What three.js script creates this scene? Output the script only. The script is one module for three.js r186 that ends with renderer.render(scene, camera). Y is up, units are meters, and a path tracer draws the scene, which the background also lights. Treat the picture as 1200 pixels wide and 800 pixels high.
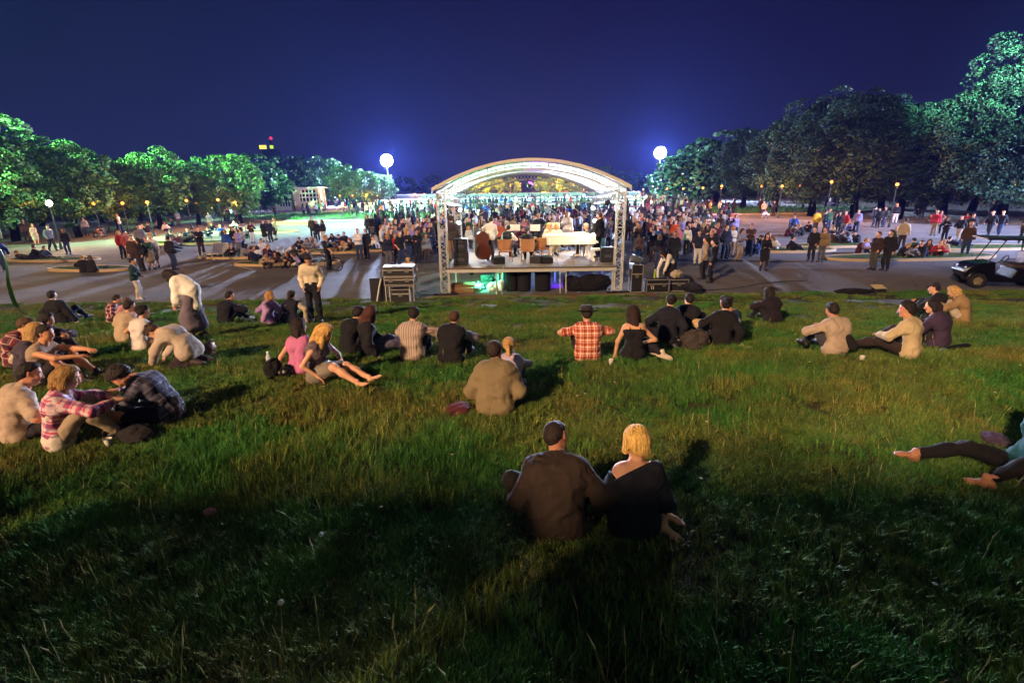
import * as THREE from 'three';
import { mergeGeometries } from 'three/addons/utils/BufferGeometryUtils.js';
import { RoundedBoxGeometry } from 'three/addons/geometries/RoundedBoxGeometry.js';
import { ImprovedNoise } from 'three/addons/math/ImprovedNoise.js';

// ---------------------------------------------------------------- camera, sky, exposure
const scene = new THREE.Scene();
const camera = new THREE.PerspectiveCamera(67.4, 1.5, 0.1, 3000);
camera.rotation.order = 'YXZ';
camera.position.set(0, 4.1, 0);
camera.rotation.set(-0.3006, 0, -0.014);
camera.updateMatrixWorld(true);

const renderer = new THREE.WebGLRenderer();
renderer.toneMapping = THREE.LinearToneMapping;
renderer.toneMappingExposure = 1;
renderer.shadowMap.enabled = true;

{ // night sky over a lit city: deep violet overhead, bluer and lighter towards the horizon all round
  const W = 256, H = 256, d = new Float32Array(W * H * 4);
  const nz = new ImprovedNoise();
  for (let j = 0; j < H; j++) for (let i = 0; i < W; i++) {
    const el = ((j + 0.5) / H - 0.5) * Math.PI, a = (i + 0.5) / W * Math.PI * 2, s = Math.max(0, Math.sin(el));
    const k = Math.exp(-s * 9), n = 1 + 0.10 * nz.noise(Math.cos(a) * 1.6, el * 4, Math.sin(a) * 1.6);
    const o = (j * W + i) * 4;
    d[o] = (0.0012 + 0.020 * k) * n; d[o + 1] = (0.0006 + 0.022 * k) * n; d[o + 2] = (0.0010 + 0.080 * k) * n; d[o + 3] = 1;
  }
  const t = new THREE.DataTexture(d, W, H, THREE.RGBAFormat, THREE.FloatType);
  t.mapping = THREE.EquirectangularReflectionMapping; t.magFilter = THREE.LinearFilter; t.needsUpdate = true;
  scene.background = t; scene.environment = t;
}
scene.fog = new THREE.FogExp2(0x6274e8, 0.00025);

// ---------------------------------------------------------------- helpers
const V = (x, y, z) => new THREE.Vector3(x, y, z);
function rng(seed) { let a = seed >>> 0; return () => { a = (a + 0x6d2b79f5) | 0; let t = Math.imul(a ^ (a >>> 15), 1 | a); t = (t + Math.imul(t ^ (t >>> 7), 61 | t)) ^ t; return ((t ^ (t >>> 14)) >>> 0) / 4294967296; }; }
const R0 = rng(7);
const noise3 = new ImprovedNoise();
const N3 = (x, y, z) => noise3.noise(x, y, z);
const clamp = (x, a, b) => Math.min(b, Math.max(a, x)), lerp = (a, b, t) => a + (b - a) * t;
const smooth = (a, b, x) => { const t = clamp((x - a) / (b - a), 0, 1); return t * t * (3 - 2 * t); };
const C = (hex) => new THREE.Color(hex);
// height of the ground: a grassy bank that runs down from the place where one stands (z = 0) to the flat plaza (y = 0)
const bankKnots = [[-40, 3.2], [-6, 3.0], [-0.9, 2.6], [0, 2.3], [1.3, 1.93], [2.85, 1.64], [5.4, 1.46], [7.4, 1.35], [10, 1.06], [12.6, 0.74], [15, 0.38], [16.6, 0.2], [17.4, 0.09], [18.2, 0.06], [18.9, -0.02], [19.6, -0.1]];
function bankY(F) {
  const k = bankKnots;
  if (F <= k[0][0]) return k[0][1];
  for (let i = 0; i < k.length - 1; i++) if (F <= k[i + 1][0]) {
    const m = (j) => { const a = Math.max(0, j - 1), b = Math.min(k.length - 1, j + 1); return (k[b][1] - k[a][1]) / (k[b][0] - k[a][0]); };
    const h = k[i + 1][0] - k[i][0], t = (F - k[i][0]) / h, t2 = t * t, t3 = t2 * t;
    return (2 * t3 - 3 * t2 + 1) * k[i][1] + (t3 - 2 * t2 + t) * h * m(i) + (-2 * t3 + 3 * t2) * k[i + 1][1] + (t3 - t2) * h * m(i + 1);
  }
  return -0.1;
}
const bumpy = (x, F) => 0.035 * N3(x * 0.7, 1.3, F * 0.7) + 0.018 * N3(x * 2.1, 4.3, F * 2.1);
const lawnY = (x, z) => bankY(-z + 0.25 * N3(x * 0.25, 9, 2)) + bumpy(x, -z) * smooth(19.2, 17, -z);
const groundY = (x, z) => (z > -19.6 ? Math.max(0, lawnY(x, z)) : 0);
// where the sight line through a point of the photograph (1200 x 800) meets the ground, and heights above such places
const tanV = Math.tan(THREE.MathUtils.degToRad(67.4 / 2));
function ray(px, py) { return V((px - 600) / 400 * tanV, (400 - py) / 400 * tanV, -1).applyQuaternion(camera.quaternion); }
function gp(px, py) {
  const d = ray(px, py), o = camera.position;
  let a = 0.5, b = 0;
  for (let s = 0.5; s < 900; s *= 1.01) { const p = o.clone().addScaledVector(d, s); if (p.y < groundY(p.x, p.z)) { b = s; break; } a = s; }
  if (!b) { const p = o.clone().addScaledVector(d, 200); p.y = 0; return p; }
  for (let i = 0; i < 24; i++) { const m = (a + b) / 2, p = o.clone().addScaledVector(d, m); if (p.y < groundY(p.x, p.z)) b = m; else a = m; }
  return o.clone().addScaledVector(d, b);
}
const atF = (px, py, F) => { const d = ray(px, py); return camera.position.clone().addScaledVector(d, F / -d.z); };
const used = new Map();
function numbered(name) { const n = used.get(name) ?? 0; used.set(name, n + 1); return n ? name + '_' + String(n).padStart(3, '0') : name; }
function shadow(o) { o.traverse((c) => { if (c.isMesh) { c.castShadow = true; c.receiveShadow = true; } }); return o; }
function thing(name, label, category, pos = [0, 0, 0], turn = 0, group) {
  const o = new THREE.Group(); o.name = numbered(name); scene.add(o);
  if (pos.isVector3) o.position.copy(pos); else o.position.set(...pos);
  o.rotation.y = turn; o.userData = { label, category }; if (group) o.userData.group = group; return o;
}
function part(name, geo, mat, parent) { const m = new THREE.Mesh(Array.isArray(geo) ? merge(geo) : geo, mat); m.name = name; m.castShadow = m.receiveShadow = true; parent.add(m); return m; }
function single(name, geo, mat, label, category, group) { const m = part(numbered(name), geo, mat, scene); m.userData = { label, category }; if (group) m.userData.group = group; return m; }
function struct(name, geo, mat) { const m = part(numbered(name), geo, mat, scene); m.userData = { kind: 'structure' }; return m; }
function merge(list) {
  const l = list.map((g) => { const c = g.index ? g.toNonIndexed() : g.clone(); for (const k of Object.keys(c.attributes)) if (!['position', 'normal', 'uv', 'color'].includes(k)) c.deleteAttribute(k); return c; });
  const hasC = l.some((g) => g.attributes.color);
  for (const g of l) {
    const n = g.attributes.position.count;
    if (!g.attributes.uv) g.setAttribute('uv', new THREE.BufferAttribute(new Float32Array(n * 2), 2));
    if (hasC && !g.attributes.color) g.setAttribute('color', new THREE.BufferAttribute(new Float32Array(n * 3).fill(1), 3));
  }
  return l.length === 1 ? l[0] : mergeGeometries(l);
}
const M4 = () => new THREE.Matrix4();
function box(w, h, d, x = 0, y = 0, z = 0, rx = 0, ry = 0, rz = 0) { const g = new THREE.BoxGeometry(w, h, d); g.applyMatrix4(M4().compose(V(x, y, z), new THREE.Quaternion().setFromEuler(new THREE.Euler(rx, ry, rz)), V(1, 1, 1))); return g; }
function rbox(w, h, d, r, x = 0, y = 0, z = 0, rx = 0, ry = 0, rz = 0) { const g = new RoundedBoxGeometry(w, h, d, 2, r); g.applyMatrix4(M4().compose(V(x, y, z), new THREE.Quaternion().setFromEuler(new THREE.Euler(rx, ry, rz)), V(1, 1, 1))); return g; }
function bar(a, b, r, seg = 6, r2 = r) { // a rod from a to b
  a = a.isVector3 ? a : V(...a); b = b.isVector3 ? b : V(...b);
  const g = new THREE.CylinderGeometry(r2, r, a.distanceTo(b), seg, 1); const q = new THREE.Quaternion().setFromUnitVectors(V(0, 1, 0), b.clone().sub(a).normalize());
  g.applyMatrix4(M4().compose(a.clone().lerp(b, 0.5), q, V(1, 1, 1))); return g;
}
function tube(pts, r, seg = 24, rad = 6) { return new THREE.TubeGeometry(new THREE.CatmullRomCurve3(pts.map((p) => p.isVector3 ? p : V(...p))), seg, r, rad); }
function lathe(pts, seg = 16, x = 0, y = 0, z = 0) { const g = new THREE.LatheGeometry(pts.map((p) => new THREE.Vector2(...p)), seg); g.translate(x, y, z); return g; }
const mats = new Map();
function mat(color, rough = 0.85, metal = 0, extra) { // colour given as sRGB hex
  const key = color + '/' + rough + '/' + metal + JSON.stringify(extra ?? 0);
  if (!mats.has(key)) { const m = new THREE.MeshStandardMaterial({ color, roughness: rough, metalness: metal, ...extra }); mats.set(key, m); }
  return mats.get(key);
}
const glow = (color, k) => mat('#101010', 0.5, 0, { emissive: color, emissiveIntensity: k });
function tex(w, h, fn, srgb = true) { // fn(u, v) -> [r, g, b] in 0..1 sRGB
  const d = new Uint8Array(w * h * 4);
  for (let j = 0; j < h; j++) for (let i = 0; i < w; i++) { const c = fn((i + 0.5) / w, (j + 0.5) / h), o = (j * w + i) * 4; for (let k = 0; k < 3; k++) d[o + k] = clamp(Math.round(c[k] * 255), 0, 255); d[o + 3] = 255; }
  const t = new THREE.DataTexture(d, w, h); t.wrapS = t.wrapT = THREE.RepeatWrapping; t.magFilter = THREE.LinearFilter; t.minFilter = THREE.LinearMipmapLinearFilter; if (srgb) t.colorSpace = THREE.SRGBColorSpace; t.needsUpdate = true; return t;
}
// noise that repeats over the unit square
function tileN(u, v, f, s = 0) { const a = u * Math.PI * 2, b = v * Math.PI * 2, r = f / (2 * Math.PI); return N3(Math.cos(a) * r + s, Math.sin(a) * r + Math.cos(b) * r * 1.3, Math.sin(b) * r * 1.3 - s); }

// ---------------------------------------------------------------- floodlights and street lamps (each lamp is built, with its own light)
const galv = mat('#8d9094', 0.5, 0.7), darkSteel = mat('#2a2c2f', 0.55, 0.5);
function floodMast(F, x, h, target, color, cd, label, opt = {}) {
  const g = thing('floodlight_mast', label, 'floodlight', [x, groundY(x, -F), -F], 0, opt.group);
  const dir = target.clone().sub(V(x, h, -F)), yaw = Math.atan2(dir.x, dir.z), pitch = Math.atan2(-dir.y, Math.hypot(dir.x, dir.z));
  const hh = h - g.position.y;
  part('mast', [bar([0, 0, 0], [0, hh, 0], 0.14, 10, 0.09), lathe([[0.3, 0], [0.3, 0.08], [0.18, 0.3]], 12)], galv, g);
  const rig = new THREE.Group(); rig.name = 'lamp_frame'; rig.position.set(0, hh, 0); rig.rotation.y = yaw; g.add(rig);
  const cols = opt.cols ?? 4, rows = opt.rows ?? 2, round = opt.round;
  part('cross_bar', Array.from({ length: rows }, (_, j) => box(cols * 0.62, 0.08, 0.08, 0, j * 0.62 - (rows - 1) * 0.31, -0.25)).concat([box(0.1, rows * 0.62 + 0.2, 0.1, 0, -0.1, -0.22)]), darkSteel, rig);
  const spots = []; // heads in rows, or in rings round the mast head
  if (round) { spots.push([0, 0]); for (let k = 1; k <= 2; k++) for (let i = 0; i < 6 * k; i++) spots.push([Math.cos(i / k * 1.0472 + k * 0.3) * k * 0.46, Math.sin(i / k * 1.0472 + k * 0.3) * k * 0.46]); } else for (let j = 0; j < rows; j++) for (let i = 0; i < cols; i++) spots.push([(i - (cols - 1) / 2) * 0.6, (j - (rows - 1) / 2) * 0.6]);
  for (const [px, py] of spots) {
    const head = part('lamp_housing', (() => { const b = lathe([[0.001, -0.3], [0.12, -0.28], [0.24, -0.12], [0.29, 0], [0.275, 0]], 16); b.rotateX(Math.PI / 2); b.rotateX(pitch); b.translate(px, py, 0); return b; })(), darkSteel, rig);
    part('lamp_glass', (() => { const b = new THREE.CylinderGeometry(0.27, 0.27, 0.03, 18); b.rotateX(Math.PI / 2); b.rotateX(pitch); b.translate(px, py, 0); return b; })(), glow(color, opt.glow ?? 60), rig);
  }
  const f = V(Math.sin(yaw) * Math.cos(pitch), -Math.sin(pitch), Math.cos(yaw) * Math.cos(pitch));
  const s = new THREE.SpotLight(color, cd, 0, opt.angle ?? 1.1, 0.6, 2);
  s.position.set(x, h, -F).addScaledVector(f, 0.35); s.target.position.copy(target); s.castShadow = true; s.shadow.radius = opt.soft ?? 25; s.shadow.mapSize.set(2048, 2048);
  s.shadow.camera.far = 250; s.name = 'flood_beam'; scene.add(s); scene.add(s.target); s.target.name = 'beam_aim';
  return g;
}
// warm lamps behind the lawn, the pair far across the plaza, and the cold ones to either side by the trees
const flL = atF(453, 188, 118), flR = atF(774, 179, 118);
floodMast(-44, -38, 33, V(0, 1, -10), '#ffd2a6', 26500, 'tall warm floodlight mast standing on the bank behind the audience', { glow: 30, angle: 0.62, soft: 80 });
floodMast(118, flL.x, flL.y, V(-4, 0, -42), '#bcd2ff', 4000, 'distant blue-white floodlight mast beside the low kiosk', { glow: 17000, cols: 5, rows: 4, round: 1, angle: 1.2 });
floodMast(118, flR.x, flR.y, V(6, 0, -42), '#bcd2ff', 4000, 'distant blue-white floodlight mast before the dark trees', { glow: 17000, cols: 5, rows: 4, round: 1, angle: 1.2 });
floodMast(6, -58, 25, V(-31, 12, -50), '#b0ffc4', 200000, 'cold green-white floodlight mast beside the lawn tree row', { glow: 60, angle: 0.36, soft: 80 });
floodMast(21, 50, 13, V(27, 0, -44), '#b4c4ff', 20000, 'cold blue-white floodlight mast beside the golf cart road', { glow: 60, angle: 0.75 });
floodMast(-12, 8, 27, atF(1186, 84, 46), '#b4fff0', 230000, 'cold floodlight mast behind the bank aimed at the tallest chestnut', { glow: 60, angle: 0.088, soft: 60 });

// ---------------------------------------------------------------- ground
function uvXZ(g, s = 1) { const p = g.attributes.position, u = new Float32Array(p.count * 2); for (let i = 0; i < p.count; i++) { u[i * 2] = p.getX(i) * s; u[i * 2 + 1] = p.getZ(i) * s; } g.setAttribute('uv', new THREE.BufferAttribute(u, 2)); return g; }
const soilTex = tex(512, 512, (u, v) => {
  const a = tileN(u, v, 14), b = tileN(u, v, 45, 3), c = tileN(u, v, 140, 7), k = 0.5 + 0.5 * a;
  return [0.17 + 0.10 * k + 0.05 * b + 0.07 * c, 0.19 + 0.05 * (1 - k) + 0.06 * b + 0.07 * c, 0.09 + 0.03 * b + 0.04 * c];
}); soilTex.repeat.set(0.35, 0.35);
const asphaltTex = tex(1024, 1024, (u, v) => {
  const a = tileN(u, v, 6), b = tileN(u, v, 22, 2), c = tileN(u, v, 130, 5), r = R0();
  const pt = smooth(0.12, 0.2, tileN(u, v, 4, 9)) * -0.05 + smooth(0.18, 0.22, tileN(u, v, 9, 12)) * 0.03, crack = Math.abs(tileN(u, v, 11, 21)) < 0.006 ? -0.09 : 0; const seam = Math.abs(((v * 5 + 0.02 * a) % 1) - 0.5) < 0.004 ? -0.08 : 0, k = 0.40 + 0.035 * a + 0.03 * b + 0.03 * c + 0.06 * (r - 0.5) + seam + pt + crack;
  return [k * 1.0, k * 0.965, k * 0.95];
}); asphaltTex.repeat.set(1 / 16, 1 / 16);
const asphaltBump = tex(512, 512, (u, v) => { const k = 0.5 + 0.2 * tileN(u, v, 160, 5) + 0.4 * (R0() - 0.5); return [k, k, k]; }, false); asphaltBump.repeat.set(0.5, 0.5);
const asphalt = new THREE.MeshStandardMaterial({ map: asphaltTex, roughness: 0.86, bumpMap: asphaltBump, bumpScale: 0.004 });
const dirtTex = tex(512, 512, (u, v) => { const a = tileN(u, v, 10), b = tileN(u, v, 40, 3), c = tileN(u, v, 150, 7), g = smooth(-0.15, 0.35, a + 0.4 * b); return [0.36 - 0.12 * g + 0.07 * c, 0.30 - 0.03 * g + 0.07 * c, 0.22 - 0.08 * g + 0.05 * c]; }); dirtTex.repeat.set(0.06, 0.06);
{
  const g = new THREE.PlaneGeometry(1800, 1400, 1, 1); g.rotateX(-Math.PI / 2); g.translate(0, -0.05, -500); uvXZ(g);
  struct('park_ground', g, new THREE.MeshStandardMaterial({ map: dirtTex, roughness: 0.95 }));
}
{ // asphalt plaza: a long oval, cut off by the foot of the bank
  const s = new THREE.Shape(), n = 80; let first = true;
  s.moveTo(-60, 17.5);
  const P = [[-60, 17.5], [60, 17.5], [52, 30], [45.5, 40], [43, 48], [41, 58], [42, 75], [48, 100], [55, 140], [60, 170], [-60, 170], [-55, 140], [-50, 100], [-44, 75], [-38, 58], [-36, 50], [-36, 42], [-38, 34], [-46, 27]];
  P.forEach(([x, F], i) => i ? s.lineTo(x, F) : s.moveTo(x, F));
  const g = new THREE.ShapeGeometry(s); const p = g.attributes.position; for (let i = 0; i < p.count; i++) p.setXYZ(i, p.getX(i), 0, -p.getY(i)); uvXZ(g);
  const ix = g.index.array; for (let i = 0; i < ix.length; i += 3) { const t = ix[i]; ix[i] = ix[i + 1]; ix[i + 1] = t; } g.computeVertexNormals();
  if (g.attributes.normal.getY(0) < 0) { for (let i = 0; i < ix.length; i += 3) { const t = ix[i]; ix[i] = ix[i + 1]; ix[i + 1] = t; } g.computeVertexNormals(); }
  struct('plaza_asphalt', g, asphalt);
}
{ // the bank
  const nx = 240, nz = 190, W = 70, z0 = 22, z1 = -19.6, g = new THREE.PlaneGeometry(1, 1, nx, nz), p = g.attributes.position;
  for (let j = 0; j <= nz; j++) for (let i = 0; i <= nx; i++) {
    const a = i / nx * 2 - 1, x = Math.sign(a) * Math.pow(Math.abs(a), 1.5) * W, t = j / nz, z = lerp(z0, z1, 1 - Math.pow(1 - t, 1.4));
    p.setXYZ(j * (nx + 1) + i, x, lawnY(x, z) - 0.005, z);
  }
  g.computeVertexNormals(); uvXZ(g);
  if (g.attributes.normal.getY(500) < 0) { const ix = g.index.array; for (let i = 0; i < ix.length; i += 3) { const t = ix[i]; ix[i] = ix[i + 1]; ix[i + 1] = t; } g.computeVertexNormals(); }
  struct('lawn_bank', g, new THREE.MeshStandardMaterial({ map: soilTex, roughness: 1 }));
}
// ---------------------------------------------------------------- trees
const barkTex = tex(256, 256, (u, v) => { const k = 0.30 + 0.10 * tileN(u, v * 0.25, 26) + 0.08 * tileN(u, v, 60, 3); return [k * 1.05, k * 0.9, k * 0.74]; });
const bark = new THREE.MeshStandardMaterial({ map: barkTex, roughness: 0.95 });
const leafMat = (c) => new THREE.MeshStandardMaterial({ color: c, vertexColors: true, roughness: 0.7 });
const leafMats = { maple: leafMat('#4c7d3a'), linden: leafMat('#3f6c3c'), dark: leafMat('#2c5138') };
function leafGeo(seed, H, Rx, low, nClump, nLeaf, leaf, droop) { // crown of unit footing: centre line x = z = 0
  const r = rng(seed), pos = [], nor = [], col = [];
  const clumps = [];
  const cy = H * (low + 1) / 2, ry = H * (1 - low) / 2;
  for (let i = 0; i < nClump; i++) {
    const y = 1 - 2 * (i + 0.5) / nClump, a = i * 2.399963 + r() * 0.8, q = Math.sqrt(1 - y * y), s = 0.5 + 0.5 * Math.pow(r(), 0.6);
    const lump = 1 + 0.42 * N3(Math.cos(a) * q * 1.7 + seed, y * 1.7, Math.sin(a) * q * 1.7);
    const wide = y < 0 ? 1 : 1 - 0.18 * y;
    clumps.push([Math.cos(a) * q * Rx * s * lump * wide, cy + y * ry * s * lump, Math.sin(a) * q * Rx * s * lump * wide, (0.09 + 0.17 * r()) * Rx, 0.75 + 0.5 * r(), 0.9 + 0.2 * r()]);
  }
  const n = V(), t = V(), b = V(), c = V(), o = V();
  for (const [x, y, z, R, tone, warm] of clumps) {
    o.set(x, (y - cy) * 0.6, z).normalize();
    for (let k = 0; k < nLeaf; k++) {
      n.set(r() - 0.5, r() - 0.5, r() - 0.5).normalize(); if (n.dot(o) < -0.35) n.negate();
      const rr = R * Math.pow(r(), 0.4); c.set(x + n.x * rr, y + n.y * rr * 0.72 - droop * rr * rr * 0.3, z + n.z * rr);
      // leaf blade: a folded rhomb, tip hanging outwards and down
      b.set(n.x + 0.7 * (r() - 0.5) + o.x * 0.5, -0.55 * droop + 0.8 * (r() - 0.5), n.z + 0.7 * (r() - 0.5) + o.z * 0.5).normalize();
      t.set(r() - 0.5, r() - 0.5, r() - 0.5).cross(b).normalize();
      const L = leaf * (0.7 + 0.7 * r()), w = L * 0.42, up = V().crossVectors(t, b).normalize(); if (up.dot(n) < 0) up.negate();
      const p0 = c, p1 = c.clone().addScaledVector(b, L), pl = c.clone().addScaledVector(b, L * 0.5).addScaledVector(t, w).addScaledVector(up, -w * 0.3), pr = c.clone().addScaledVector(b, L * 0.5).addScaledVector(t, -w).addScaledVector(up, -w * 0.3);
      const ton = tone * (0.84 + 0.32 * r()), cc = [ton * warm, ton, ton * (1.6 - warm * 0.7)];
      const nn = up.clone().lerp(n, 0.85).normalize();
      for (const q of [p0, pl, p1, p0, p1, pr]) { pos.push(q.x, q.y, q.z); nor.push(nn.x, nn.y, nn.z); col.push(...cc); }
    }
  }
  const g = new THREE.BufferGeometry();
  g.setAttribute('position', new THREE.Float32BufferAttribute(pos, 3)); g.setAttribute('normal', new THREE.Float32BufferAttribute(nor, 3)); g.setAttribute('color', new THREE.Float32BufferAttribute(col, 3));
  return { g, clumps };
}
function limb(pts, radii, seg = 7) { // a tapering branch through the points
  const cv = new THREE.CatmullRomCurve3(pts), n = pts.length * 3, fr = cv.computeFrenetFrames(n, false), pos = [], nor = [], uv = [], ix = [];
  for (let i = 0; i <= n; i++) {
    const t = i / n, p = cv.getPointAt(t), k = t * (radii.length - 1), k0 = Math.min(radii.length - 2, Math.floor(k)), R = lerp(radii[k0], radii[k0 + 1], k - k0);
    for (let j = 0; j <= seg; j++) { const a = j / seg * Math.PI * 2, d = fr.normals[i].clone().multiplyScalar(Math.cos(a)).addScaledVector(fr.binormals[i], Math.sin(a)); pos.push(p.x + d.x * R, p.y + d.y * R, p.z + d.z * R); nor.push(d.x, d.y, d.z); uv.push(j / seg * 2, t * 6); }
  }
  for (let i = 0; i < n; i++) for (let j = 0; j < seg; j++) { const a = i * (seg + 1) + j, b = a + seg + 1; ix.push(a, b, a + 1, b, b + 1, a + 1); }
  const g = new THREE.BufferGeometry(); g.setAttribute('position', new THREE.Float32BufferAttribute(pos, 3)); g.setAttribute('normal', new THREE.Float32BufferAttribute(nor, 3)); g.setAttribute('uv', new THREE.Float32BufferAttribute(uv, 2)); g.setIndex(ix); return g;
}
function treeKind(seed, H, Rx, low, o = {}) { // {trunk, crown}: a tree of height H, crown radius Rx, crown starting at low * H
  const r = rng(seed * 13 + 5), { g, clumps } = leafGeo(seed, H, Rx, low, o.clumps ?? 95, o.leaves ?? 62, o.leaf ?? 0.34, o.droop ?? 0.8);
  const parts = [], top = H * 0.8, bend = () => (r() - 0.5) * H * 0.04;
  const spine = [V(0, -0.1, 0), V(bend(), H * 0.16, bend()), V(bend(), H * 0.34, bend()), V(bend() * 1.5, H * 0.56, bend() * 1.5), V(bend() * 2, top, bend() * 2)];
  const tr = o.trunk ?? H * 0.026; parts.push(limb(spine, [tr * 1.35, tr, tr * 0.85, tr * 0.5, tr * 0.12], 9));
  const cv = new THREE.CatmullRomCurve3(spine);
  clumps.filter((_, i) => i % 5 === 0).forEach((c) => { const s = cv.getPoint(clamp(0.28 + 0.5 * (c[1] / H) * 0.6 + r() * 0.1, 0.25, 0.85)); const e = V(c[0], c[1], c[2]); const m = s.clone().lerp(e, 0.5); m.y += H * 0.02; parts.push(limb([s, m, e], [tr * 0.38, tr * 0.22, tr * 0.05], 5)); });
  return { trunk: merge(parts), crown: g, H };
}
const TK = {
  broad: treeKind(3, 11, 4.6, 0.16, { clumps: 190, leaves: 150, leaf: 0.2 }), round: treeKind(4, 10, 4.0, 0.2, { clumps: 170, leaves: 145, leaf: 0.2 }), loose: treeKind(9, 10.5, 4.3, 0.18, { clumps: 160, leaves: 150, leaf: 0.21 }),
  tall: treeKind(5, 17, 6.4, 0.15, { clumps: 330, leaves: 200, leaf: 0.2, droop: 1 }), chestnut: treeKind(6, 15, 5.6, 0.17, { clumps: 280, leaves: 190, leaf: 0.2, droop: 1 }),
  far: treeKind(7, 12, 5, 0.14, { clumps: 80, leaves: 44, leaf: 0.7 }), far2: treeKind(8, 13, 6, 0.14, { clumps: 80, leaves: 44, leaf: 0.75 }),
};
function tree(kind, m, x, F, H, turn, label, group, wide = 1) {
  const k = TK[kind], s = H / k.H, g = thing('leafy_tree', label, 'tree', [x, groundY(x, -F) - 0.03, -F], turn, group);
  g.scale.set(s * wide, s, s * wide); part('trunk', k.trunk, bark, g); part('crown', k.crown, leafMats[m], g); return g;
}
// a tree at the place where its foot stands in the photograph, as high as its top shows
function treeAt(kind, m, px, F, topPy, turn, label, group, wide) { const f = atF(px, 260, F), H = atF(px, topPy, F).y; return tree(kind, m, f.x, F, H, turn, label, group, wide); }
const gl = 'trees along the left side of the plaza', gr = 'trees along the right side of the plaza', gm = 'trees by the white pavilion', gf = 'distant dark trees', gc = 'lamplit trees beyond the fountain';
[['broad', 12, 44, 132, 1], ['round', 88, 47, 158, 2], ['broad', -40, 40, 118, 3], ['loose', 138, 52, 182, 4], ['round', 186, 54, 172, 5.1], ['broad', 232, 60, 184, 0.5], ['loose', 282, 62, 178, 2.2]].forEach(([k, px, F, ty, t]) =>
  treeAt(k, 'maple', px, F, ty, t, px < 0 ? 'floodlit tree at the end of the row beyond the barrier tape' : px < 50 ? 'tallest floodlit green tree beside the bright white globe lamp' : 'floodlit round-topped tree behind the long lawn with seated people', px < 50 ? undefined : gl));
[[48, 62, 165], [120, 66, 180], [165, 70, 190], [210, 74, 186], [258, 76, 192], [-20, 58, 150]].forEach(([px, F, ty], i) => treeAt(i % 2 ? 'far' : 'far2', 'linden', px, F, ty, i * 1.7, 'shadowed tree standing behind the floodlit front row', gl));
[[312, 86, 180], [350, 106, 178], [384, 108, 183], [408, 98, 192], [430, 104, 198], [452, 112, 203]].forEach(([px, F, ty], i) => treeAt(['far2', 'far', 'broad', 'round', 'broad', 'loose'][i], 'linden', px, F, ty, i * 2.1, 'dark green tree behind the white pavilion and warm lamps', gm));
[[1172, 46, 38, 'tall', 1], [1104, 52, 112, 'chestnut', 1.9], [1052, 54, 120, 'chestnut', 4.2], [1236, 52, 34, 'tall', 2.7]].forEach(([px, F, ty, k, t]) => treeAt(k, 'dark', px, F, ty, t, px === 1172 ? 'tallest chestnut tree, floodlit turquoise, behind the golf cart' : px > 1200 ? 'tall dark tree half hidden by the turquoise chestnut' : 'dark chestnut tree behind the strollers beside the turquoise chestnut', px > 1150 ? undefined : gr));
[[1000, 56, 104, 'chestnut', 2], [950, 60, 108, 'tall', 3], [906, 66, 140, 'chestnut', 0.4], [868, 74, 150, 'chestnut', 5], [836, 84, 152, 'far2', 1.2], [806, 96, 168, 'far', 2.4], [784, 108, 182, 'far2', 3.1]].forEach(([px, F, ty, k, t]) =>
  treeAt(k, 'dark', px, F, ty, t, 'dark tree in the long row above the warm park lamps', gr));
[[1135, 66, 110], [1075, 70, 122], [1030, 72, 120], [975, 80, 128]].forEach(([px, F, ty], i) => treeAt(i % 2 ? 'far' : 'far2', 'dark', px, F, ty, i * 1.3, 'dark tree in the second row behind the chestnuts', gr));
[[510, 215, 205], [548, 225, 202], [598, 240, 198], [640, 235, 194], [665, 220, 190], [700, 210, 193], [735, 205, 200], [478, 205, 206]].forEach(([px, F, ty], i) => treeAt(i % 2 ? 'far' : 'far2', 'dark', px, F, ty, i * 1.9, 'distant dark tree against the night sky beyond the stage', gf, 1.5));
[[566, 150, 209], [582, 156, 206], [600, 168, 208], [646, 156, 206], [662, 149, 204], [676, 150, 207], [634, 176, 206], [551, 148, 210]].forEach(([px, F, ty], i) => treeAt(['round', 'loose', 'broad'][i % 3], 'maple', px, F, ty, i * 1.1, 'small tree lit yellow by path lamps beyond the fountain', gc, 1.1));

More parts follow.
